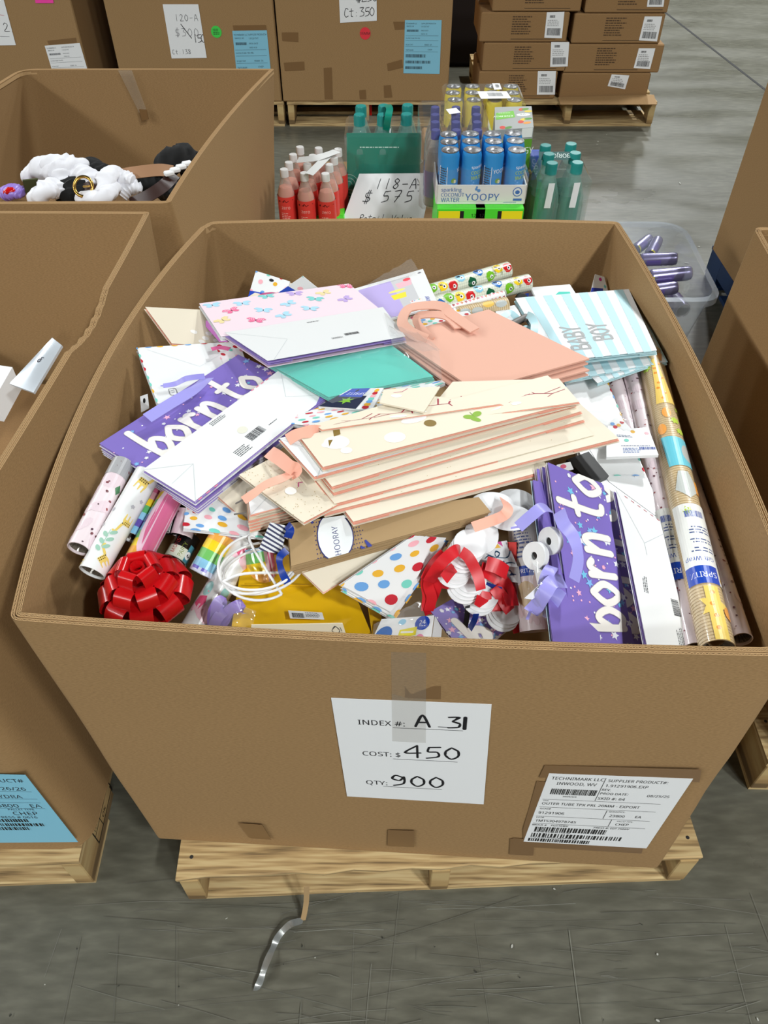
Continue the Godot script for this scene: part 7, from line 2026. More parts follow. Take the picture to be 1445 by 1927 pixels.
# ---------- drinks ----------
func bottle(t: Node3D, at: Vector3, r: float, h: float, glass: Material, cap: Material, band: Array, drink: Material = null) -> void:  # at is the middle of the base
	var g := G.new()
	g.lathe(at, [[0.0, 0.004], [r * 0.8, 0.0], [r, 0.01], [r, h * 0.55], [r * 0.93, h * 0.66], [r * 0.6, h * 0.8], [r * 0.42, h * 0.87], [r * 0.42, h * 0.9]], 18)
	var o := part(t, "bottle", g, glass, 60.0)
	g = G.new()
	g.lathe(at, [[r * 0.47, h * 0.89], [r * 0.47, h * 0.985], [r * 0.42, h], [0.0, h]], 16)
	part(o, "cap", g, cap, 40.0)
	g = G.new()
	g.lathe(at, [[r * 1.015, h * band[0]], [r * 1.015, h * band[1]]], 20)
	part(o, "label", g, band[2], 60.0)
	if drink:
		g = G.new()
		g.lathe(at, [[0.0, 0.006], [r * 0.95, 0.006], [r * 0.95, h * 0.55], [r * 0.88, h * 0.66], [r * 0.7, h * 0.74], [0.0, h * 0.74]], 16)
		part(o, "drink", g, drink, 60.0)


func can(t: Node3D, at: Vector3, r: float, h: float, body: Material) -> Array:
	var g := G.new()
	g.lathe(at, [[0.0, 0.004], [r * 0.75, 0.004], [r * 0.82, 0.0], [r, 0.008], [r, h - 0.014], [r * 0.88, h - 0.003]], 22)
	var o := part(t, "can", g, body, 50.0)
	g = G.new()
	g.lathe(at, [[r * 0.88, h - 0.003], [r * 0.9, h], [r * 0.84, h], [r * 0.8, h - 0.005], [0.0, h - 0.005]], 22)
	part(o, "lid", g, M.metal, 30.0)
	g = G.new()
	g.prism(func(s, tt, hh): return at + Vector3(s, h - 0.004 + hh, tt), PackedVector2Array([Vector2(-0.006, -0.004), Vector2(0.006, -0.004), Vector2(0.009, 0.006), Vector2(0.004, 0.014), Vector2(-0.004, 0.014), Vector2(-0.009, 0.006)]), 0.0, 0.0015)
	part(o, "pull_tab", g, M.metal)
	return [o, at]


func hull(t: Node3D, lo: Vector3, hi: Vector3, turn := 0.0) -> void:  # the shrink film round a pack
	var g := G.new()
	var b := Basis(Vector3.UP, turn)
	g.rbox((lo + hi) / 2, hi - lo, 0.012, b)
	part(t, "shrink_film", g, M.pack_film)


func around(at: Vector3, r: float) -> Callable:  # surface round an upright can, s = 0 faces the front
	return func(s: float, tt: float, h: float) -> Vector3:
		var a := s / r
		return at + Vector3(sin(a) * (r + h), -tt, cos(a) * (r + h))


func drinks() -> void:
	pallet("pallet under the stacked drinks behind the gift wrap carton", Vector3(0.10, 0, -1.47), 0.0, 1.016, 1.35, 8)
	var lows := [[Vector3(-0.24, 0.141, -1.52), "brown case left in the base layer under the drinks"], [Vector3(0.10, 0.141, -1.52), "brown case middle in the base layer under the drinks"], [Vector3(0.435, 0.141, -1.40), "brown case right in the base layer under the drinks"]]
	for e in lows: closed_box(e[1], e[0], Vector3(0.33, 0.305, 1.12 if e[0].x < 0.4 else 0.88), 0.0, "base cases under the drinks")
	closed_box("brown case with one corner showing right of the green bottles", Vector3(0.47, 0.447, -1.01), Vector3(0.2, 0.10, 0.09), 0.0)
	# pink drink pack
	var t := thing("pink_drink_pack", "shrink-wrapped pack of red labelled pink drink bottles", "drinks pack", Vector3(-0.3124, 0.447, -1.5885))
	for e in [Vector3(-0.3761, 0.672, -1.4184), Vector3(-0.306, 0.672, -1.3874), Vector3(-0.2351, 0.672, -1.383), Vector3(-0.3653, 0.672, -1.4774), Vector3(-0.3009, 0.672, -1.4636), Vector3(-0.2266, 0.672, -1.459), Vector3(-0.3567, 0.672, -1.5478), Vector3(-0.2878, 0.672, -1.5383), Vector3(-0.2134, 0.672, -1.524), Vector3(-0.338, 0.672, -1.6161), Vector3(-0.2716, 0.672, -1.6062), Vector3(-0.2018, 0.672, -1.5963)]:
		bottle(t, e + Vector3(0, -0.222, 0), 0.0305, 0.222, M.bottle_clear, M.cap_white, [0.05, 0.62, M.label_red], M.drink_pink)
	var g := G.new()
	strip(g, [Vector3(-0.3336, 0.68, -1.4748), Vector3(-0.2779, 0.69, -1.4621), Vector3(-0.2399, 0.69, -1.49), Vector3(-0.2034, 0.68, -1.555)], 0.03, [Vector3(0, 1, 0.3)], 6)
	strip(g, [Vector3(-0.2246, 0.68, -1.5358), Vector3(-0.2517, 0.685, -1.4387), Vector3(-0.2855, 0.68, -1.3542)], 0.028, [Vector3(0, 1, 0.4)], 6)
	part(t, "carry_strap", g, M.white_plastic, 40.0)
	for e in [Vector3(-0.3761, 0.672, -1.4184), Vector3(-0.306, 0.672, -1.3874), Vector3(-0.2351, 0.672, -1.383)]:
		var c: Vector3 = e + Vector3(0, -0.222, 0)
		var p := Pr.new(func(s, tt, h): return around(c, 0.0312).call(s - 0.03, tt, h) + Vector3(0, 0.135, 0), 0.06, 0.12)
		p.line([Vector2(0.002, 0.012), Vector2(0.02, 0.012), Vector2(0.026, 0.006), Vector2(0.032, 0.014), Vector2(0.038, 0.01), Vector2(0.058, 0.008)], 0.0018, Color(0.25, 0.05, 0.08))
		p.rect(0.006, 0.008, 0.018, 0.006, Color(0.3, 0.06, 0.1))
		p.text("zero", Vector2(0.014, 0.032), 0.022, Color(0.97, 0.75, 0.72))
		p.small(0.012, 0.05, 0.03, 6, 0.006, Color(0.97, 0.7, 0.66))
		ink_on(t, "lettering", p)
	# mineral water pack
	t = thing("water_pack", "shrink-wrapped pack of mineral water with a green printed film and red deer", "drinks pack", Vector3(-0.0346, 0.447, -1.9305))
	var caps := [Vector3(-0.1262, 0.765, -1.658), Vector3(-0.0446, 0.765, -1.658), Vector3(0.0389, 0.765, -1.6633), Vector3(-0.1225, 0.765, -1.745), Vector3(-0.0409, 0.765, -1.7505), Vector3(0.0446, 0.765, -1.7561)]
	for e in caps: bottle(t, e + Vector3(0, -0.317, 0), 0.043, 0.317, M.bottle_green, M.cap_teal, [0.1, 0.62, M.label_green], null)
	var a: Vector3 = caps[0]
	var b: Vector3 = caps[2]
	var z: float = maxf(a.z, b.z) + 0.046
	var q := [Vector3(a.x - 0.045, 0.715, z - 0.012), Vector3(b.x + 0.045, 0.715, z - 0.012), Vector3(b.x + 0.05, 0.45, z + 0.004), Vector3(a.x - 0.05, 0.45, z + 0.004)]
	label_on(t, "printed_film", q, M.label_green, "glossy green printed film panel", func(p: Pr):
		var w := Color(0.75, 0.88, 0.84)
		p.small(p.W * 0.18, p.H * 0.17, p.W * 0.68, 1, 0.009, w)
		for i in 5:
			for j in 3:
				var o := Vector2(p.W * (0.02 + 0.24 * i), p.H * (0.66 + 0.2 * j))
				for k in 3:
					var pts := []
					for m in 13: pts.append(o + Vector2(cos(PI + PI * m / 12.0), sin(PI + PI * m / 12.0)) * (0.012 + 0.012 * k))
					p.line(pts, 0.0013, w)
		p.ell(p.W * 0.5, p.H * 0.74, 0.05, 0.035, Color(0.62, 0.80, 0.76))
		p.shape(Vector2(p.W * 0.52, p.H * 0.62), 0.016, [-0.5, 0.9, -0.3, 0.1, -0.8, -0.1, -0.3, -0.4, 0.1, -0.3, 0.5, 0.9], Color(0.72, 0.12, 0.2))
		p.pen([[-0.3, -0.4, -0.9, -0.9, -0.7, -1.6], [-0.7, -0.9, -1.2, -1.2], [0.0, -0.4, 0.5, -0.9, 0.4, -1.6], [0.4, -0.9, 0.9, -1.1]], Vector2(p.W * 0.52, p.H * 0.62), 0.014, 0.002, Color(0.75, 0.4, 0.45)))
	g = G.new()
	strip(g, [Vector3(-0.0278, 0.775, -1.7242), Vector3(-0.0206, 0.78, -1.6647), Vector3(-0.0262, 0.765, -1.6211), Vector3(-0.0353, 0.7, -1.6481)], 0.024, [Vector3(0, 0.8, 0.6), Vector3(0, 0.5, 0.9)], 6)
	part(t, "carry_strap", g, M.label_green, 40.0)
	patch(t, "bar_code_tag", [Vector3(-0.0428, 0.71, -1.6916), Vector3(-0.0144, 0.71, -1.6811), Vector3(-0.0182, 0.69, -1.6614), Vector3(-0.0486, 0.69, -1.6768)], M.paper)
	hull(t, Vector3(a.x - 0.053, 0.45, caps[3].z - 0.05), Vector3(b.x + 0.053, 0.72, z + 0.009))
	# clear tumblers
	for e in [[Vector3(-0.0896, 0.6, -1.676), "clear plastic jar left of three behind the handwritten price sheet"], [Vector3(-0.0098, 0.6, -1.676), "clear plastic jar middle of three behind the handwritten price sheet"], [Vector3(0.0719, 0.6, -1.676), "clear plastic jar right of three behind the handwritten price sheet"]]:
		t = thing("plastic_jar", e[1], "jar", e[0] + Vector3(0, -0.15, 0), "clear jars behind the price sheet")
		g = G.new()
		g.lathe(e[0] + Vector3(0, -0.15, 0), [[0.0, 0.0], [0.034, 0.0], [0.036, 0.01], [0.037, 0.12], [0.030, 0.14], [0.031, 0.15], [0.027, 0.15], [0.024, 0.142], [0.0, 0.142]], 22)
		part(t, "jar", g, M.bottle_clear, 50.0)
		g = G.new()
		g.lathe(e[0] + Vector3(0, -0.15, 0), [[0.0, 0.012], [0.033, 0.012], [0.033, 0.10], [0.0, 0.10]], 18)
		part(t, "contents", g, M.grey_card, 50.0)
	# price sheet
	sheet("price_sheet", "handwritten price sheet reading 118-A and 575 dollars", "sign", [Vector3(-0.1278, 0.6002, -1.5598), Vector3(0.135, 0.5998, -1.5656), Vector3(0.0942, 0.4552, -1.4403), Vector3(-0.2006, 0.4548, -1.4329)], 0.0008, M.paper, func(p: Pr):
		var k := Color(0.08, 0.08, 0.1)
		p.write("118-A", Vector2(p.W * 0.27, p.H * 0.28), 0.04, 0.0026, k, 0.0, 0.8)
		p.write("$ 575", Vector2(p.W * 0.17, p.H * 0.52), 0.044, 0.0028, k, 0.0, 0.95)
		p.write("Retail", Vector2(p.W * 0.2, p.H * 0.85), 0.024, 0.002, k, 0.0, 0.62)
		p.write("Value", Vector2(p.W * 0.6, p.H * 0.86), 0.024, 0.002, k, 0.0, 0.62), "", 0.004)
	var o := solo("lime_carton", "lime green snack carton in front of the pink drink pack", "carton", box_g(Vector3(-0.2305, 0.5, -1.4701) + Vector3(0, -0.03, 0), Vector3(0.10, 0.06, 0.08)), M.lime)
	label_on(o, "lid_print", [Vector3(-0.2682, 0.5008, -1.4987), Vector3(-0.1822, 0.5008, -1.4987), Vector3(-0.1858, 0.5008, -1.4427), Vector3(-0.2743, 0.5008, -1.4427)], M.lime, "lime lid with swirl print", func(p: Pr):
		p.pen([[0.0, 0.3, 0.3, -0.1, 0.9, 0.0, 0.6, 0.5, 0.3, 0.3]], Vector2(p.W * 0.55, p.H * 0.5), 0.03, 0.002, Color(0.1, 0.15, 0.1))
		p.pen([[0.0, 0.3, 0.3, -0.2, 0.8, -0.2]], Vector2(p.W * 0.5, p.H * 0.5), 0.03, 0.002, Color(0.85, 0.4, 0.15)))
	# purple capped bottles
	t = thing("iced_tea_pack", "shrink-wrapped pack of brown drinks with purple caps", "drinks pack", Vector3(0.2281, 0.6, -1.7416))
	closed_box("brown case lifting the purple capped bottles", Vector3((Vector3(0.2425, 0.6, -1.9578)).x, 0.447, (Vector3(0.2388, 0.6, -1.9016)).z + 0.02), Vector3(0.26, 0.15, 0.30), 0.0)
	for e in [Vector3(0.1285, 0.835, -1.5121), Vector3(0.1967, 0.835, -1.5121), Vector3(0.263, 0.835, -1.5121), Vector3(0.1252, 0.835, -1.442), Vector3(0.192, 0.835, -1.442), Vector3(0.2587, 0.835, -1.442), Vector3(0.122, 0.835, -1.3746), Vector3(0.1875, 0.835, -1.3746), Vector3(0.2546, 0.835, -1.3746), Vector3(0.1204, 0.835, -1.3053), Vector3(0.1845, 0.835, -1.3053), Vector3(0.2503, 0.835, -1.3053)]:
		bottle(t, e + Vector3(0, -0.235, 0), 0.031, 0.235, M.bottle_clear, M.cap_purple, [0.15, 0.5, M.can_violet], M.drink_brown)
	hull(t, Vector3(0.1187, 0.835, -1.3053) + Vector3(-0.045, -0.235, -0.27), Vector3(0.2503, 0.835, -1.3053) + Vector3(0.045, 0.003, 0.045))
	patch(t, "bar_code_tag", [Vector3(0.1596, 0.845, -1.4554), Vector3(0.1932, 0.845, -1.4704), Vector3(0.2055, 0.845, -1.4258), Vector3(0.1689, 0.845, -1.4112)], M.paper)
	# yellow cans
	t = thing("yellow_can_pack", "shrink-wrapped pack of yellow drink cans with white tags", "drinks pack", Vector3(0.3619, 0.57, -2.1649))
	closed_box("brown case lifting the yellow cans", Vector3((Vector3(0.3543, 0.69, -2.1331)).x, 0.447, (Vector3(0.3555, 0.69, -2.1461)).z), Vector3(0.30, 0.12, 0.24), 0.0)
	for e in [Vector3(0.2451, 0.69, -2.2188), Vector3(0.321, 0.69, -2.2188), Vector3(0.4012, 0.69, -2.2188), Vector3(0.4771, 0.69, -2.2188), Vector3(0.2357, 0.69, -2.1396), Vector3(0.3145, 0.69, -2.1396), Vector3(0.3954, 0.69, -2.1396), Vector3(0.4742, 0.69, -2.1396), Vector3(0.2388, 0.69, -2.057), Vector3(0.314, 0.69, -2.057), Vector3(0.3954, 0.69, -2.057), Vector3(0.4727, 0.69, -2.057)]:
		can(t, e + Vector3(0, -0.122, 0), 0.032, 0.122, M.can_gold)
	hull(t, Vector3(0.2388, 0.69, -2.057) + Vector3(-0.042, -0.122, -0.19), Vector3(0.4727, 0.69, -2.057) + Vector3(0.042, 0.004, 0.045))
	for e in [[Vector3(0.3302, 0.702, -2.1124), Vector3(0.4462, 0.702, -2.1124), Vector3(0.4555, 0.702, -2.0303), Vector3(0.3371, 0.702, -2.0241)], [Vector3(0.3992, 0.702, -2.2112), Vector3(0.4294, 0.702, -2.2112), Vector3(0.4301, 0.702, -2.1383), Vector3(0.3997, 0.702, -2.1318)]]:
		label_on(t, "bar_code_tag", e, M.paper, "white bar code tag", func(p: Pr): p.bars(p.W * 0.3, p.H * 0.2, p.W * 0.5, p.H * 0.5, 6, Color(0.5, 0.5, 0.5)))
	# vegetable juice box
	var tb := [Vector3(0.3387, 0.8, -1.6177), Vector3(0.4655, 0.8, -1.6283), Vector3(0.4448, 0.8, -1.4266), Vector3(0.3166, 0.8, -1.4029)]
	t = thing("juice_box", "grey and green vegetable energy drink box with pictured fruit", "box", mid(tb) + Vector3(0, -0.15, 0))
	g = G.new()
	g.slab(flat(tb), 0, wid(tb), 0, hei(tb), -0.14, 0.0)
	part(t, "carton", g, M.grey_card)
	label_on(t, "lid_print", tb, M.grey_card, "grey lid with green banner and vegetables", func(p: Pr):
		var w := Color(0.93, 0.94, 0.92)
		p.poly(PackedVector2Array([Vector2(p.W * 0.03, p.H * 0.28), Vector2(p.W * 0.5, p.H * 0.2), Vector2(p.W * 0.54, p.H * 0.5), Vector2(p.W * 0.03, p.H * 0.58)]), Color(0.42, 0.70, 0.20))
		p.text("ENERGY", Vector2(p.W * 0.47, p.H * 0.43), 0.024, w, PI, "Droid Sans", 1.1)
		p.small(p.W * 0.1, p.H * 0.28, 0.05, 1, 0.006, w)
		for e in [[0.72, 0.15, Color(0.80, 0.25, 0.12)], [0.82, 0.14, Color(0.35, 0.55, 0.15)], [0.9, 0.25, Color(0.85, 0.75, 0.2)], [0.75, 0.62, Color(0.85, 0.75, 0.2)], [0.88, 0.6, Color(0.30, 0.55, 0.15)], [0.68, 0.72, Color(0.78, 0.2, 0.12)], [0.84, 0.78, Color(0.9, 0.55, 0.15)], [0.2, 0.92, Color(0.78, 0.2, 0.12)], [0.35, 0.94, Color(0.3, 0.5, 0.15)]]:
			p.ell(p.W * e[0], p.H * e[1], 0.014, 0.010, e[2], e[0] * 7.0)
		p.ell(p.W * 0.76, p.H * 0.4, 0.024, 0.014, w)
		p.text("V8", Vector2(p.W * 0.82, p.H * 0.38), 0.026, Color(0.15, 0.2, 0.15), PI))
	var fr: Array = [tb[3] + Vector3(0, 0, 0.001), tb[2] + Vector3(0, 0, 0.001), tb[2] + Vector3(0, -0.14, 0.001), tb[3] + Vector3(0, -0.14, 0.001)]
	label_on(t, "front_print", fr, M.grey_card, "front panel in green with white lettering", func(p: Pr):
		p.rect(0, p.H * 0.24, p.W, p.H * 0.76, Color(0.36, 0.58, 0.16))
		p.rect(p.W * 0.7, 0.0, p.W * 0.28, p.H * 0.2, Color(0.90, 0.90, 0.88))
		p.text("ENERGY", Vector2(p.W * 0.3, p.H * 0.5), 0.04, Color(0.93, 0.94, 0.92)))
	closed_box("brown case under the vegetable juice box", Vector3(((tb[0] + tb[1]) / 2).x, 0.447, ((tb[0] + tb[2]) / 2).z), Vector3(0.13, 0.20, 0.13), 0.0)
	solo("blue_carton", "narrow blue carton behind the green bottles", "carton", box_g(Vector3(0.4812, 0.68, -1.5263) + Vector3(0, -0.06, 0), Vector3(0.04, 0.13, 0.06)), M.blue)
	# coconut water cans in their tray on two soda cartons
	t = thing("coconut_water_tray", "tray of blue coconut water cans in a white box with clear film", "drinks pack", Vector3(0.2535, 0.69, -1.0824))
	var tops := [Vector3(0.1543, 0.838, -1.1375), Vector3(0.2198, 0.838, -1.1375), Vector3(0.2854, 0.838, -1.1375), Vector3(0.3509, 0.838, -1.1375), Vector3(0.1549, 0.838, -1.2001), Vector3(0.2205, 0.838, -1.2043), Vector3(0.289, 0.838, -1.2043), Vector3(0.3549, 0.838, -1.2086), Vector3(0.157, 0.838, -1.2608), Vector3(0.2238, 0.838, -1.2652), Vector3(0.2904, 0.838, -1.2652), Vector3(0.3558, 0.838, -1.2696)]
	for i in tops.size():
		var c: Vector3 = tops[i] + Vector3(0, -0.146, 0)
		var made := can(t, c, 0.0292, 0.146, M.can_blue)
		if i < 4:
			var f := around(c, 0.0294)
			var p := Pr.new(func(s, tt, h): return f.call(s - 0.046, tt, h) + Vector3(0, 0.135, 0), 0.092, 0.13, 0.0)
			var w := Color(0.92, 0.95, 0.97)
			if i % 2:
				p.text("sparkling", Vector2(0.045, 0.03), 0.017, w); p.text("COCONUT", Vector2(0.045, 0.046), 0.018, Color(0.72, 0.85, 0.25)); p.text("WATER", Vector2(0.045, 0.061), 0.02, Color(0.72, 0.85, 0.25))
				p.text("YOOPY", Vector2(0.034, 0.10), 0.028, w)
				for k in 3: p.ell(0.05 + 0.004 * sin(k * 2.0), 0.08 - 0.006 * k, 0.003, 0.003, Color(0.35, 0.62, 0.86), 0.0, 8)
			else:
				p.text("YOOPY", Vector2(0.044 if i else 0.07, 0.042), 0.022, w)
				p.rect(0.012, 0.03, 0.028, 0.085, Color(0.90, 0.92, 0.93)); p.small(0.014, 0.034, 0.024, 11, 0.0068, Color(0.2, 0.2, 0.22), 0.0, 3)
				p.ell(0.06, 0.07, 0.008, 0.007, Color(0.45, 0.62, 0.2)); p.ell(0.064, 0.073, 0.006, 0.005, Color(0.90, 0.88, 0.78)); p.small(0.052, 0.09, 0.02, 4, 0.005, w)
			ink_on(made[0], "print", p)
	var x0: float = tops[0].x - 0.034
	var x1: float = tops[3].x + 0.034
	var z0: float = tops[8].z - 0.034
	var z1: float = tops[0].z + 0.034
	g = G.new()
	g.rbox(Vector3((x0 + x1) / 2, 0.72, z1 + 0.001), Vector3(x1 - x0, 0.058, 0.004), 0.001)
	g.rbox(Vector3((x0 + x1) / 2, 0.72, z0 - 0.001), Vector3(x1 - x0, 0.058, 0.004), 0.001)
	g.rbox(Vector3(x0 - 0.001, 0.72, (z0 + z1) / 2), Vector3(0.004, 0.058, z1 - z0), 0.001)
	g.rbox(Vector3(x1 + 0.001, 0.72, (z0 + z1) / 2), Vector3(0.004, 0.058, z1 - z0), 0.001)
	g.box(Vector3((x0 + x1) / 2, 0.6915, (z0 + z1) / 2), Vector3(x1 - x0, 0.002, z1 - z0))
	var tray := part(t, "tray", g, M.tray)
	var fz := z1 + 0.0034
	var p3 := Pr.new(func(s, tt, h): return Vector3(x0 + s, 0.749 - tt, fz + h), x1 - x0, 0.058)
	var bl := Color(0.12, 0.40, 0.70)
	p3.text("sparkling", Vector2(0.012, 0.014), 0.021, bl); p3.text("COCONUT", Vector2(0.012, 0.029), 0.021, bl); p3.text("WATER", Vector2(0.012, 0.044), 0.025, bl)
	p3.text("YOOPY", Vector2(p3.W * 0.32, 0.036), 0.04, bl, 0.0, "Droid Sans", 1.15)
	for e in [[0.44, 0.012, 0.004], [0.47, 0.016, 0.005], [0.445, 0.006, 0.003]]: p3.ell(p3.W * e[0], e[1], e[2], e[2], Color(0.3, 0.55, 0.8))
	p3.ell(p3.W * 0.91, 0.02, 0.014, 0.014, bl); p3.ell(p3.W * 0.91, 0.02, 0.0115, 0.0115, Color(0.88, 0.9, 0.9)); p3.ell(p3.W * 0.91, 0.021, 0.007, 0.006, bl); p3.rect(p3.W * 0.87, 0.04, 0.026, 0.007, bl); p3.small(p3.W * 0.76, 0.051, 0.05, 1, 0.003, bl)
	ink_on(tray, "lettering", p3)
	hull(t, Vector3(x0 - 0.006, 0.692, z0 - 0.006), Vector3(x1 + 0.006, 0.79, z1 + 0.008))
	for e in [[x0 + 0.075, "yellow and lime soda carton left under the coconut water"], [x1 - 0.075, "lime and yellow soda carton right under the coconut water"]]:
		var at := Vector3(e[0], 0.447, (z0 + z1) / 2 + 0.01)
		t = thing("soda_carton", e[1], "carton", at, "soda cartons under the coconut water")
		g = G.new()
		g.rbox(at + Vector3(0, 0.122, 0), Vector3(0.148, 0.243, 0.23), 0.003)
		part(t, "carton", g, M.lime)
		var pp := Pr.new(func(s, tt, h): return at + Vector3(s - 0.07, 0.235 - tt, 0.1152 + h), 0.14, 0.22)
		var flip: bool = e[0] > (x0 + x1) / 2
		pp.rect(0.0 if not flip else 0.075, 0, 0.065, 0.03, Color(0.93, 0.88, 0.10)); pp.rect(0.065, 0, 0.012, 0.03, Color(0.1, 0.1, 0.1))
		pp.text("12", Vector2(0.01 if flip else 0.1, 0.014), 0.02, Color(0.1, 0.1, 0.1))
		ink_on(t, "print", pp)
	# green bottles on the right
	t = thing("green_bottle_pack", "shrink-wrapped pack of green mineral water bottles with teal caps", "drinks pack", Vector3(0.6186, 0.447, -1.5885))
	var six := [Vector3(0.4885, 0.75, -1.2686), Vector3(0.5694, 0.75, -1.2729), Vector3(0.4897, 0.75, -1.3423), Vector3(0.5766, 0.75, -1.3512), Vector3(0.4903, 0.75, -1.4147), Vector3(0.5763, 0.75, -1.4286)]
	for i in six.size():
		bottle(t, six[i] + Vector3(0, -0.303, 0), 0.04, 0.303, M.bottle_green, M.cap_teal, [0.1, 0.58, M.label_green] if i > 1 else [0.03, 0.05, M.label_green], null)
	for i in 2:
		patch(t, "neck_label", [six[i] + Vector3(-0.008, -0.05, 0.036), six[i] + Vector3(0.012, -0.05, 0.034), six[i] + Vector3(0.006, -0.125, 0.046), six[i] + Vector3(-0.014, -0.125, 0.046)], M.paper)
	hull(t, Vector3(six[0].x - 0.046, 0.448, six[4].z - 0.046), Vector3(six[1].x + 0.046, 0.72, six[0].z + 0.048))
	var bd := Pr.new(func(s, tt, h): return (six[2] + Vector3(-0.03, 0.003 + h, -0.03)) + Vector3(s, -tt * 0.5, tt), 0.12, 0.06)
	bd.rect(0, 0.01, 0.11, 0.03, Color(0.04, 0.28, 0.26))
	bd.text("BORJOMI", Vector2(0.10, 0.024), 0.028, Color(0.85, 0.9, 0.88), PI)
	ink_on(t, "film_print", bd)
	# clear tub of cans on the floor
	var V := func(ar: Array) -> Array:
		var oo := []
		for pt in ar: oo.append(Vector2(pt[0], pt[1]))
		return oo
	var rim := outline(V.call([[0.62, -1.06], [1.05, -1.06], [1.075, -1.60], [0.62, -1.60]]), [0.0, 0.0, 0.0, 0.0], [0.06, 0.06, 0.09, 0.06], 8)
	var foot := outline(V.call([[0.68, -1.11], [1.0, -1.11], [1.02, -1.55], [0.68, -1.55]]), [0.0, 0.0, 0.0, 0.0], [0.06, 0.06, 0.06, 0.06], 8)
	t = thing("storage_tub", "clear plastic storage tub of violet cans on the floor", "tub", Vector3(0.85, 0, -1.33))
	g = G.new()
	var n := rim.size()
	for i in n:
		var j := (i + 1) % n
		g.quad(Vector3(foot[i].x, 0.004, foot[i].y), Vector3(rim[i].x, 0.4, rim[i].y), Vector3(rim[j].x, 0.4, rim[j].y), Vector3(foot[j].x, 0.004, foot[j].y))
		g.tri(Vector3(foot[i].x, 0.004, foot[i].y), Vector3(foot[j].x, 0.004, foot[j].y), Vector3(0.85, 0.004, -1.33))
	part(t, "body", g, M.tub, 40.0)
	g = G.new()
	var out_ := inset(rim, -0.022)
	for i in n:
		var j := (i + 1) % n
		var aa := Vector3(rim[i].x, 0.4, rim[i].y)
		var ab := Vector3(rim[j].x, 0.4, rim[j].y)
		var ba := Vector3(out_[i].x, 0.397, out_[i].y)
		var bb := Vector3(out_[j].x, 0.397, out_[j].y)
		g.quad(aa, ab, bb, ba)
		g.quad(ba, bb, bb - Vector3(0, 0.022, 0), ba - Vector3(0, 0.022, 0))
	part(t, "rim", g, M.tub, 40.0)
	var tub := [[Vector3(0.9328, 0.3, -1.5089), Vector3(1.0621, 0.31, -1.4978), 0.024, "violet can lying highest in the clear tub"], [Vector3(0.9353, 0.3, -1.3797), Vector3(1.0833, 0.31, -1.3886), 0.026, "violet can lying across the middle of the clear tub"], [Vector3(0.9455, 0.28, -1.6296), Vector3(1.0163, 0.29, -1.6987), 0.022, "violet can with yellow top leaning in the clear tub"], [Vector3(0.9911, 0.28, -1.586), Vector3(1.04, 0.3, -1.6691), 0.022, "grey violet can standing askew in the clear tub"], [Vector3(0.9171, 0.27, -1.33), Vector3(1.0274, 0.28, -1.3388), 0.024, "pale can lying by the near side of the clear tub"], [Vector3(1.054, 0.2, -1.4067), Vector3(1.068, 0.2, -1.3117), 0.03, "violet can seen end on low in the clear tub"], [Vector3(0.9966, 0.035, -1.6934), Vector3(1.1808, 0.035, -1.737), 0.03, "violet can on the floor of the clear tub"], [Vector3(1.0385, 0.035, -1.8268), Vector3(1.2145, 0.035, -1.8637), 0.03, "violet can under the others in the clear tub"]]
	for e in tub:
		var o5 := thing("drink_can", e[3], "can", mid([e[0], e[1]]), "violet cans in the clear tub")
		var d: Vector3 = (e[1] - e[0]).normalized()
		var bs := Basis(Quaternion(Vector3.UP, d))
		var L: float = (e[1] - e[0]).length()
		g = G.new()
		g.lathe(e[0], [[0.0, 0.0], [e[2] * 0.85, 0.0], [e[2], 0.008], [e[2], L - 0.012], [e[2] * 0.9, L]], 20, bs)
		var cb := part(o5, "body", g, M.can_violet, 50.0)
		g = G.new()
		g.lathe(e[0], [[e[2] * 0.9, L], [e[2] * 0.86, L + 0.002], [e[2] * 0.8, L - 0.004], [0.0, L - 0.004]], 20, bs)
		part(o5, "end", g, M.metal, 30.0)
		var pc := Pr.new(func(s, tt, h): return e[0] + d * s + bs * Vector3(cos(tt / e[2] - 2.0), 0, sin(tt / e[2] - 2.0)) * (e[2] + h), L, e[2] * 4.0, 0.006)
		pc.rect(L * 0.15, 0.0, L * 0.4, e[2] * 4.0, Color(0.38, 0.33, 0.58)); pc.small(L * 0.6, e[2] * 1.2, L * 0.2, 5, 0.005, Color(0.2, 0.2, 0.25)); pc.rect(L * 0.82, e[2] * 1.2, L * 0.1, e[2] * 1.0, Color(0.2, 0.2, 0.24)); pc.rect(0.0, 0.0, L * 0.07, e[2] * 4.0, Color(0.75, 0.72, 0.25))
		ink_on(cb, "print", pc, M.gloss_ink)


func box_g(at: Vector3, size: Vector3, turn := 0.0) -> G:
	var g := G.new()
	g.rbox(at, size, 0.003, Basis(Vector3.UP, turn))
	return g


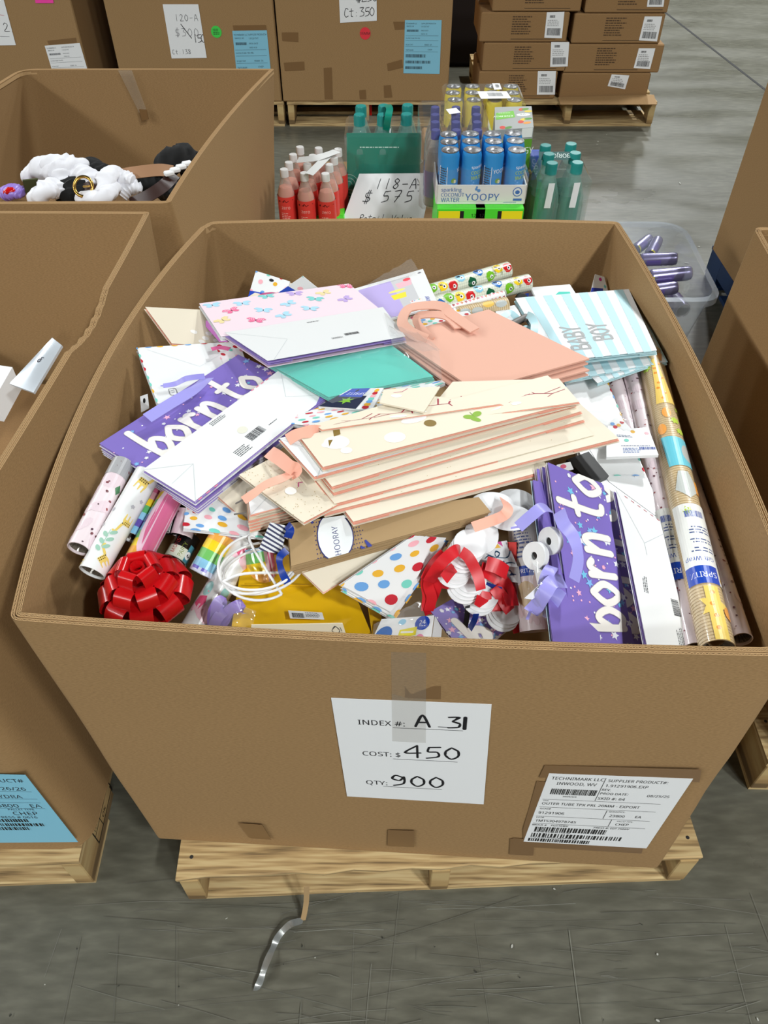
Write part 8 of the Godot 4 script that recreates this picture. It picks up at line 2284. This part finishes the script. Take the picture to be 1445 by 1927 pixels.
# ---------- the back row ----------
func form(p: Pr) -> void:  # a printed shipping form
	var k := Color(0.15, 0.18, 0.22)
	var w := p.W
	var h := p.H
	p.text("TECHNIMARK LLC", Vector2(w * 0.03, h * 0.06), h * 0.052, k, 0.0, "Droid Sans", 0.8); p.text("SUPPLIER PRODUCT#", Vector2(w * 0.45, h * 0.06), h * 0.05, k, 0.0, "Droid Sans", 0.9)
	p.text("INWOOD, WV", Vector2(w * 0.05, h * 0.11), h * 0.045, k, 0.0, "Droid Sans", 0.8); p.text("1.91201747", Vector2(w * 0.45, h * 0.115), h * 0.05, k, 0.0, "Droid Sans", 0.9)
	p.bars(w * 0.06, h * 0.17, w * 0.32, h * 0.04, 3, k)
	p.text("PROD DATE", Vector2(w * 0.45, h * 0.19), h * 0.042, k); p.text("SKID # 30", Vector2(w * 0.45, h * 0.25), h * 0.042, k)
	p.text("OUTER TUBE TPX PRL", Vector2(w * 0.04, h * 0.33), h * 0.045, k)
	for y in [0.28, 0.37, 0.48, 0.58]: p.rect(w * 0.03, h * y, w * 0.9, h * 0.004, k)
	p.text("91201747", Vector2(w * 0.04, h * 0.45), h * 0.05, k); p.text("36800  EA", Vector2(w * 0.55, h * 0.45), h * 0.05, k)
	p.text("TMTS3049", Vector2(w * 0.04, h * 0.55), h * 0.05, k); p.text("CHEP", Vector2(w * 0.65, h * 0.54), h * 0.055, k)
	p.bars(w * 0.05, h * 0.63, w * 0.55, h * 0.06, 7, k); p.bars(w * 0.05, h * 0.75, w * 0.68, h * 0.055, 8, k); p.bars(w * 0.05, h * 0.86, w * 0.46, h * 0.055, 9, k)


func big_box(label: String, x0: float, x1: float, z: float, h := 0.98) -> Node3D:
	return closed_box(label, Vector3((x0 + x1) / 2, 0.141, z - 0.56), Vector3(x1 - x0, h, 1.12), 0.0, "tall cartons in the back row", M.cardboard, "tall_carton")


func background() -> void:
	var k := Color(0.12, 0.12, 0.14)
	var t := big_box("tall brown carton with a pink sticky note in the back row", -2.80, -1.785, -3.8)
	label_on(t, "price_sheet", [Vector3(-2.3325, 0.7365, -3.7985), Vector3(-2.1564, 0.6824, -3.7985), Vector3(-2.1669, 0.4422, -3.7985), Vector3(-2.4137, 0.4395, -3.7985)], M.paper, "white price sheet", func(p: Pr):
		p.write("25", Vector2(p.W * 0.8, p.H * 0.72), 0.05, 0.003, k); p.rect(p.W * 0.4, p.H * 0.82, p.W * 0.5, 0.002, k); p.rect(p.W * 0.4, p.H * 0.4, p.W * 0.5, 0.002, Color(0.7, 0.2, 0.3)))
	patch(t, "sticky_note", [Vector3(-1.9757, 0.7022, -3.7985), Vector3(-1.8758, 0.7022, -3.7985), Vector3(-1.8842, 0.6475, -3.7985), Vector3(-1.9851, 0.6475, -3.7985)], M.gloss_pink, 0.001, "bright pink sticky note")
	label_on(t, "shipping_label", [Vector3(-2.002, 0.4395, -3.7985), Vector3(-1.7953, 0.453, -3.7985), Vector3(-1.7843, 0.2047, -3.7985), Vector3(-1.9968, 0.1988, -3.7985)], M.paper, "white shipping label", func(p: Pr): form(p))
	patch(t, "tape", [Vector3(-1.979, 0.4636, -3.7988), Vector3(-1.812, 0.4796, -3.7988), Vector3(-1.813, 0.4556, -3.7988), Vector3(-1.9758, 0.4448, -3.7988)], M.tape)
	t = big_box("tall brown carton with the 120-A price sheet in the back row", -1.605, -0.66, -3.8)
	label_on(t, "price_sheet", [Vector3(-1.277, 0.6425, -3.7985), Vector3(-1.078, 0.6425, -3.7985), Vector3(-1.0753, 0.377, -3.7985), Vector3(-1.2808, 0.3742, -3.7985)], M.paper, "white price sheet reading 120-A with a struck out price", func(p: Pr):
		p.write("120-A", Vector2(p.W * 0.28, p.H * 0.3), 0.034, 0.0022, Color(0.35, 0.35, 0.37), 0.0, 0.8)
		p.write("$300", Vector2(p.W * 0.22, p.H * 0.58), 0.042, 0.0022, Color(0.5, 0.5, 0.52), 0.0, 0.85)
		p.line([Vector2(p.W * 0.42, p.H * 0.36), Vector2(p.W * 0.66, p.H * 0.62)], 0.004, k)
		p.write("150", Vector2(p.W * 0.70, p.H * 0.70), 0.044, 0.0034, k, 0.0, 0.5)
		p.write("Ct:138", Vector2(p.W * 0.05, p.H * 0.92), 0.026, 0.002, Color(0.4, 0.4, 0.42), 0.0, 0.7))
	round_sticker(t, Vector3(-0.9985, 0.5086, -3.799), 0.03, M.gloss_green, "round green sticker", func(p: Pr):
		p.small(p.W * 0.2, p.H * 0.25, p.W * 0.6, 4, 0.008, k))
	label_on(t, "shipping_label", [Vector3(-0.9065, 0.514, -3.7985), Vector3(-0.7089, 0.5166, -3.7985), Vector3(-0.7086, 0.1755, -3.7985), Vector3(-0.9146, 0.1696, -3.7985)], M.sky_label, "pale blue shipping label", func(p: Pr): form(p))
	patch(t, "tape", [Vector3(-0.8997, 0.54, -3.7988), Vector3(-0.7121, 0.5426, -3.7988), Vector3(-0.7093, 0.5139, -3.7988), Vector3(-0.8974, 0.5139, -3.7988)], M.tape)
	t = big_box("tall brown carton with a red dot sticker in the back row", -0.65, 0.345, -3.8)
	label_on(t, "price_sheet", [Vector3(-0.2912, 0.7728, -3.7985), Vector3(-0.0821, 0.7728, -3.7985), Vector3(-0.0806, 0.5635, -3.7985), Vector3(-0.2888, 0.5531, -3.7985)], M.paper, "white price sheet reading count 350", func(p: Pr):
		p.write("$250", Vector2(p.W * 0.45, p.H * 0.55), 0.05, 0.0035, k, 0.0, 0.6)
		p.write("Ct:350", Vector2(p.W * 0.12, p.H * 0.88), 0.046, 0.0032, k, 0.0, 0.62))
	round_sticker(t, Vector3(-0.148, 0.5007, -3.799), 0.031, M.gloss_red, "round red sticker", func(p: Pr): p.text("16MM", Vector2(p.W * 0.5, p.H * 0.5), 0.026, k, 0.0, "Droid Sans", 1.1, true))
	label_on(t, "shipping_label", [Vector3(0.0788, 0.566, -3.7985), Vector3(0.2864, 0.566, -3.7985), Vector3(0.2888, 0.2934, -3.7985), Vector3(0.0748, 0.2963, -3.7985)], M.sky_label, "pale blue shipping label with torn corner", func(p: Pr): form(p))
	for e in [[Vector3(-0.625, 0.506, -3.7988), Vector3(-0.5308, 0.506, -3.7988), Vector3(-0.5347, 0.4582, -3.7988), Vector3(-0.6261, 0.4636, -3.7988)], [Vector3(-0.6276, 0.3521, -3.7988), Vector3(-0.5087, 0.3576, -3.7988), Vector3(-0.509, 0.313, -3.7988), Vector3(-0.6256, 0.3074, -3.7988)], [Vector3(-0.3954, 0.3242, -3.7988), Vector3(-0.3483, 0.327, -3.7988), Vector3(-0.3505, 0.1548, -3.7988), Vector3(-0.3987, 0.1548, -3.7988)], [Vector3(-0.1884, 0.2046, -3.7988), Vector3(-0.1501, 0.2075, -3.7988), Vector3(-0.1478, 0.1548, -3.7988), Vector3(-0.1864, 0.1548, -3.7988)], [Vector3(-0.0416, 0.2306, -3.7988), Vector3(-0.0003, 0.2335, -3.7988), Vector3(0.0098, 0.1666, -3.7988), Vector3(-0.0384, 0.1636, -3.7988)], [Vector3(-0.0228, 0.3465, -3.7988), Vector3(0.0641, 0.3686, -3.7988), Vector3(0.0711, 0.327, -3.7988), Vector3(-0.0165, 0.3074, -3.7988)], [Vector3(0.0127, 0.5582, -3.7988), Vector3(0.076, 0.5582, -3.7988), Vector3(0.0767, 0.5218, -3.7988), Vector3(0.0222, 0.5191, -3.7988)]]:
		patch(t, "tape", e, M.tape)
	for e in [[-2.3, "pallet under the carton with the pink sticky note"], [-1.13, "pallet under the carton with the 120-A sheet"], [-0.15, "pallet under the carton with the red dot sticker"]]:
		pallet(e[1], Vector3(e[0], 0, -4.36), 0.0, 0.96, 1.12, int(absf(e[0]) * 10) + 2)
	# red mark under the centre pallet
	var g := G.new()
	g.rbox(Vector3(-0.1308, 0.0843, -3.9), Vector3(0.03, 0.10, 0.03), 0.003)
	solo("red_block", "small red block under the red dot carton", "block", g, M.red)
	# cartons on their pallet
	var z := -3.85
	var rows := [[0.53, 1.00, 0.142, "lowest brown shipping carton in the left column", [1012, 134, 1046, 178]], [0.545, 1.045, 0.292, "second brown shipping carton in the left column", [1037, 79, 1071, 126]], [0.515, 1.02, 0.444, "third brown shipping carton in the left column", [1026, 22, 1062, 72]], [0.575, 1.075, 0.596, "top brown shipping carton in the left column", []],
		[1.03, 1.56, 0.142, "crushed lowest shipping carton in the right column", []], [1.03, 1.60, 0.285, "second brown shipping carton in the right column", [1193, 91, 1232, 130]], [1.05, 1.565, 0.437, "third brown shipping carton in the right column", [1202, 30, 1245, 79]], [1.10, 1.57, 0.589, "top brown shipping carton in the right column", [1218, -25, 1253, 13]]]
	var lab := [[Vector3(0.8781, 0.2937, -3.8485), Vector3(0.9859, 0.2937, -3.8485), Vector3(1.0004, 0.1662, -3.8485), Vector3(0.8903, 0.1662, -3.8485)], [Vector3(0.9331, 0.446, -3.8485), Vector3(1.0383, 0.446, -3.8485), Vector3(1.0512, 0.3191, -3.8485), Vector3(0.9475, 0.3163, -3.8485)], [Vector3(0.8854, 0.5937, -3.8485), Vector3(0.9846, 0.5962, -3.8485), Vector3(0.9918, 0.4649, -3.8485), Vector3(0.8896, 0.4675, -3.8485)], [], [Vector3(1.3226, 0.2766, -3.8485), Vector3(1.4289, 0.2709, -3.8485), Vector3(1.4207, 0.1957, -3.8485), Vector3(1.3107, 0.2132, -3.8485)], [Vector3(1.4515, 0.4134, -3.8485), Vector3(1.548, 0.4134, -3.8485), Vector3(1.5444, 0.305, -3.8485), Vector3(1.4449, 0.3107, -3.8485)], [Vector3(1.4461, 0.573, -3.8485), Vector3(1.5461, 0.573, -3.8485), Vector3(1.5481, 0.4487, -3.8485), Vector3(1.4417, 0.4541, -3.8485)], [Vector3(1.4356, 0.722, -3.8485), Vector3(1.5301, 0.722, -3.8485), Vector3(1.5398, 0.6193, -3.8485), Vector3(1.4466, 0.6193, -3.8485)]]
	for i in rows.size():
		var e: Array = rows[i]
		t = closed_box(e[3], Vector3((e[0] + e[1]) / 2, e[2], z - 0.2), Vector3(e[1] - e[0], 0.149 if i != 4 else 0.14, 0.40), 0.0, "brown shipping cartons on a pallet")
		if lab[i]:
			label_on(t, "shipping_label", lab[i], M.paper, "white bar code label", func(p: Pr):
				p.bars(p.W * 0.12, p.H * 0.62, p.W * 0.76, p.H * 0.28, i + 2, k); p.bars(p.W * 0.2, p.H * 0.12, p.W * 0.3, p.H * 0.1, i + 9, k); p.small(p.W * 0.1, p.H * 0.3, p.W * 0.7, 4, 0.009, Color(0.6, 0.6, 0.6)))
		if i != 4:
			var x: float = e[0] + 0.18
			var pp := Pr.new(func(s, tt, h): return Vector3(x + s, e[2] + 0.13 - tt, z + 0.001 + h), 0.3, 0.12)
			pp.small(0.0, 0.0, 0.12, 8, 0.012, Color(0.28, 0.2, 0.13), 0.0, i)
			pp.rect(-0.02, 0.112, 0.28, 0.003, Color(0.3, 0.22, 0.14))
			ink_on(t, "lettering", pp)
	sheet("slip_sheet", "bent cardboard slip sheet sticking out under the right column", "cardboard", [Vector3(1.02, 0.15, -3.84), Vector3(1.6, 0.165, -3.84), Vector3(1.6, 0.142, -3.74), Vector3(1.02, 0.142, -3.74)], 0.004, M.cardboard)
	pallet("pallet under the brown shipping cartons", Vector3(1.09, 0, -4.3), 0.0, 1.06, 1.0, 12)
	# dark garments and boxes further back between the stacks
	g = G.new()
	g.rbox(Vector3(0.62, 0.30, -5.3), Vector3(0.75, 0.6, 0.6), 0.03)
	solo("dark_bin", "dark bin of clothes standing in shadow behind the shipping cartons", "bin", g, M.dark_cloth)
	for e in [[Vector3(0.50, 0.62, -5.2), Vector3(0.56, 1.0, -5.25), 0.06, "black garment hanging over the dark bin"], [Vector3(0.62, 0.6, -5.15), Vector3(0.64, 1.05, -5.2), 0.07, "brown garment hanging over the dark bin"], [Vector3(0.76, 0.6, -5.15), Vector3(0.74, 1.05, -5.25), 0.07, "dark brown coat hanging over the dark bin"]]:
		g = G.new()
		soft(g, [e[0], e[0].lerp(e[1], 0.4) + Vector3(0.01, 0, 0.03), e[1]], e[2], 0.8, int(e[2] * 1000))
		solo("garment", e[3], "clothing", g, M.dark_cloth, 60.0)
	g = G.new()
	g.rbox(Vector3(0.36, 0.85, -5.4), Vector3(0.16, 0.7, 0.03), 0.004)
	solo("whiteboard", "light grey board standing behind the red dot carton", "board", g, M.sheet_grey)
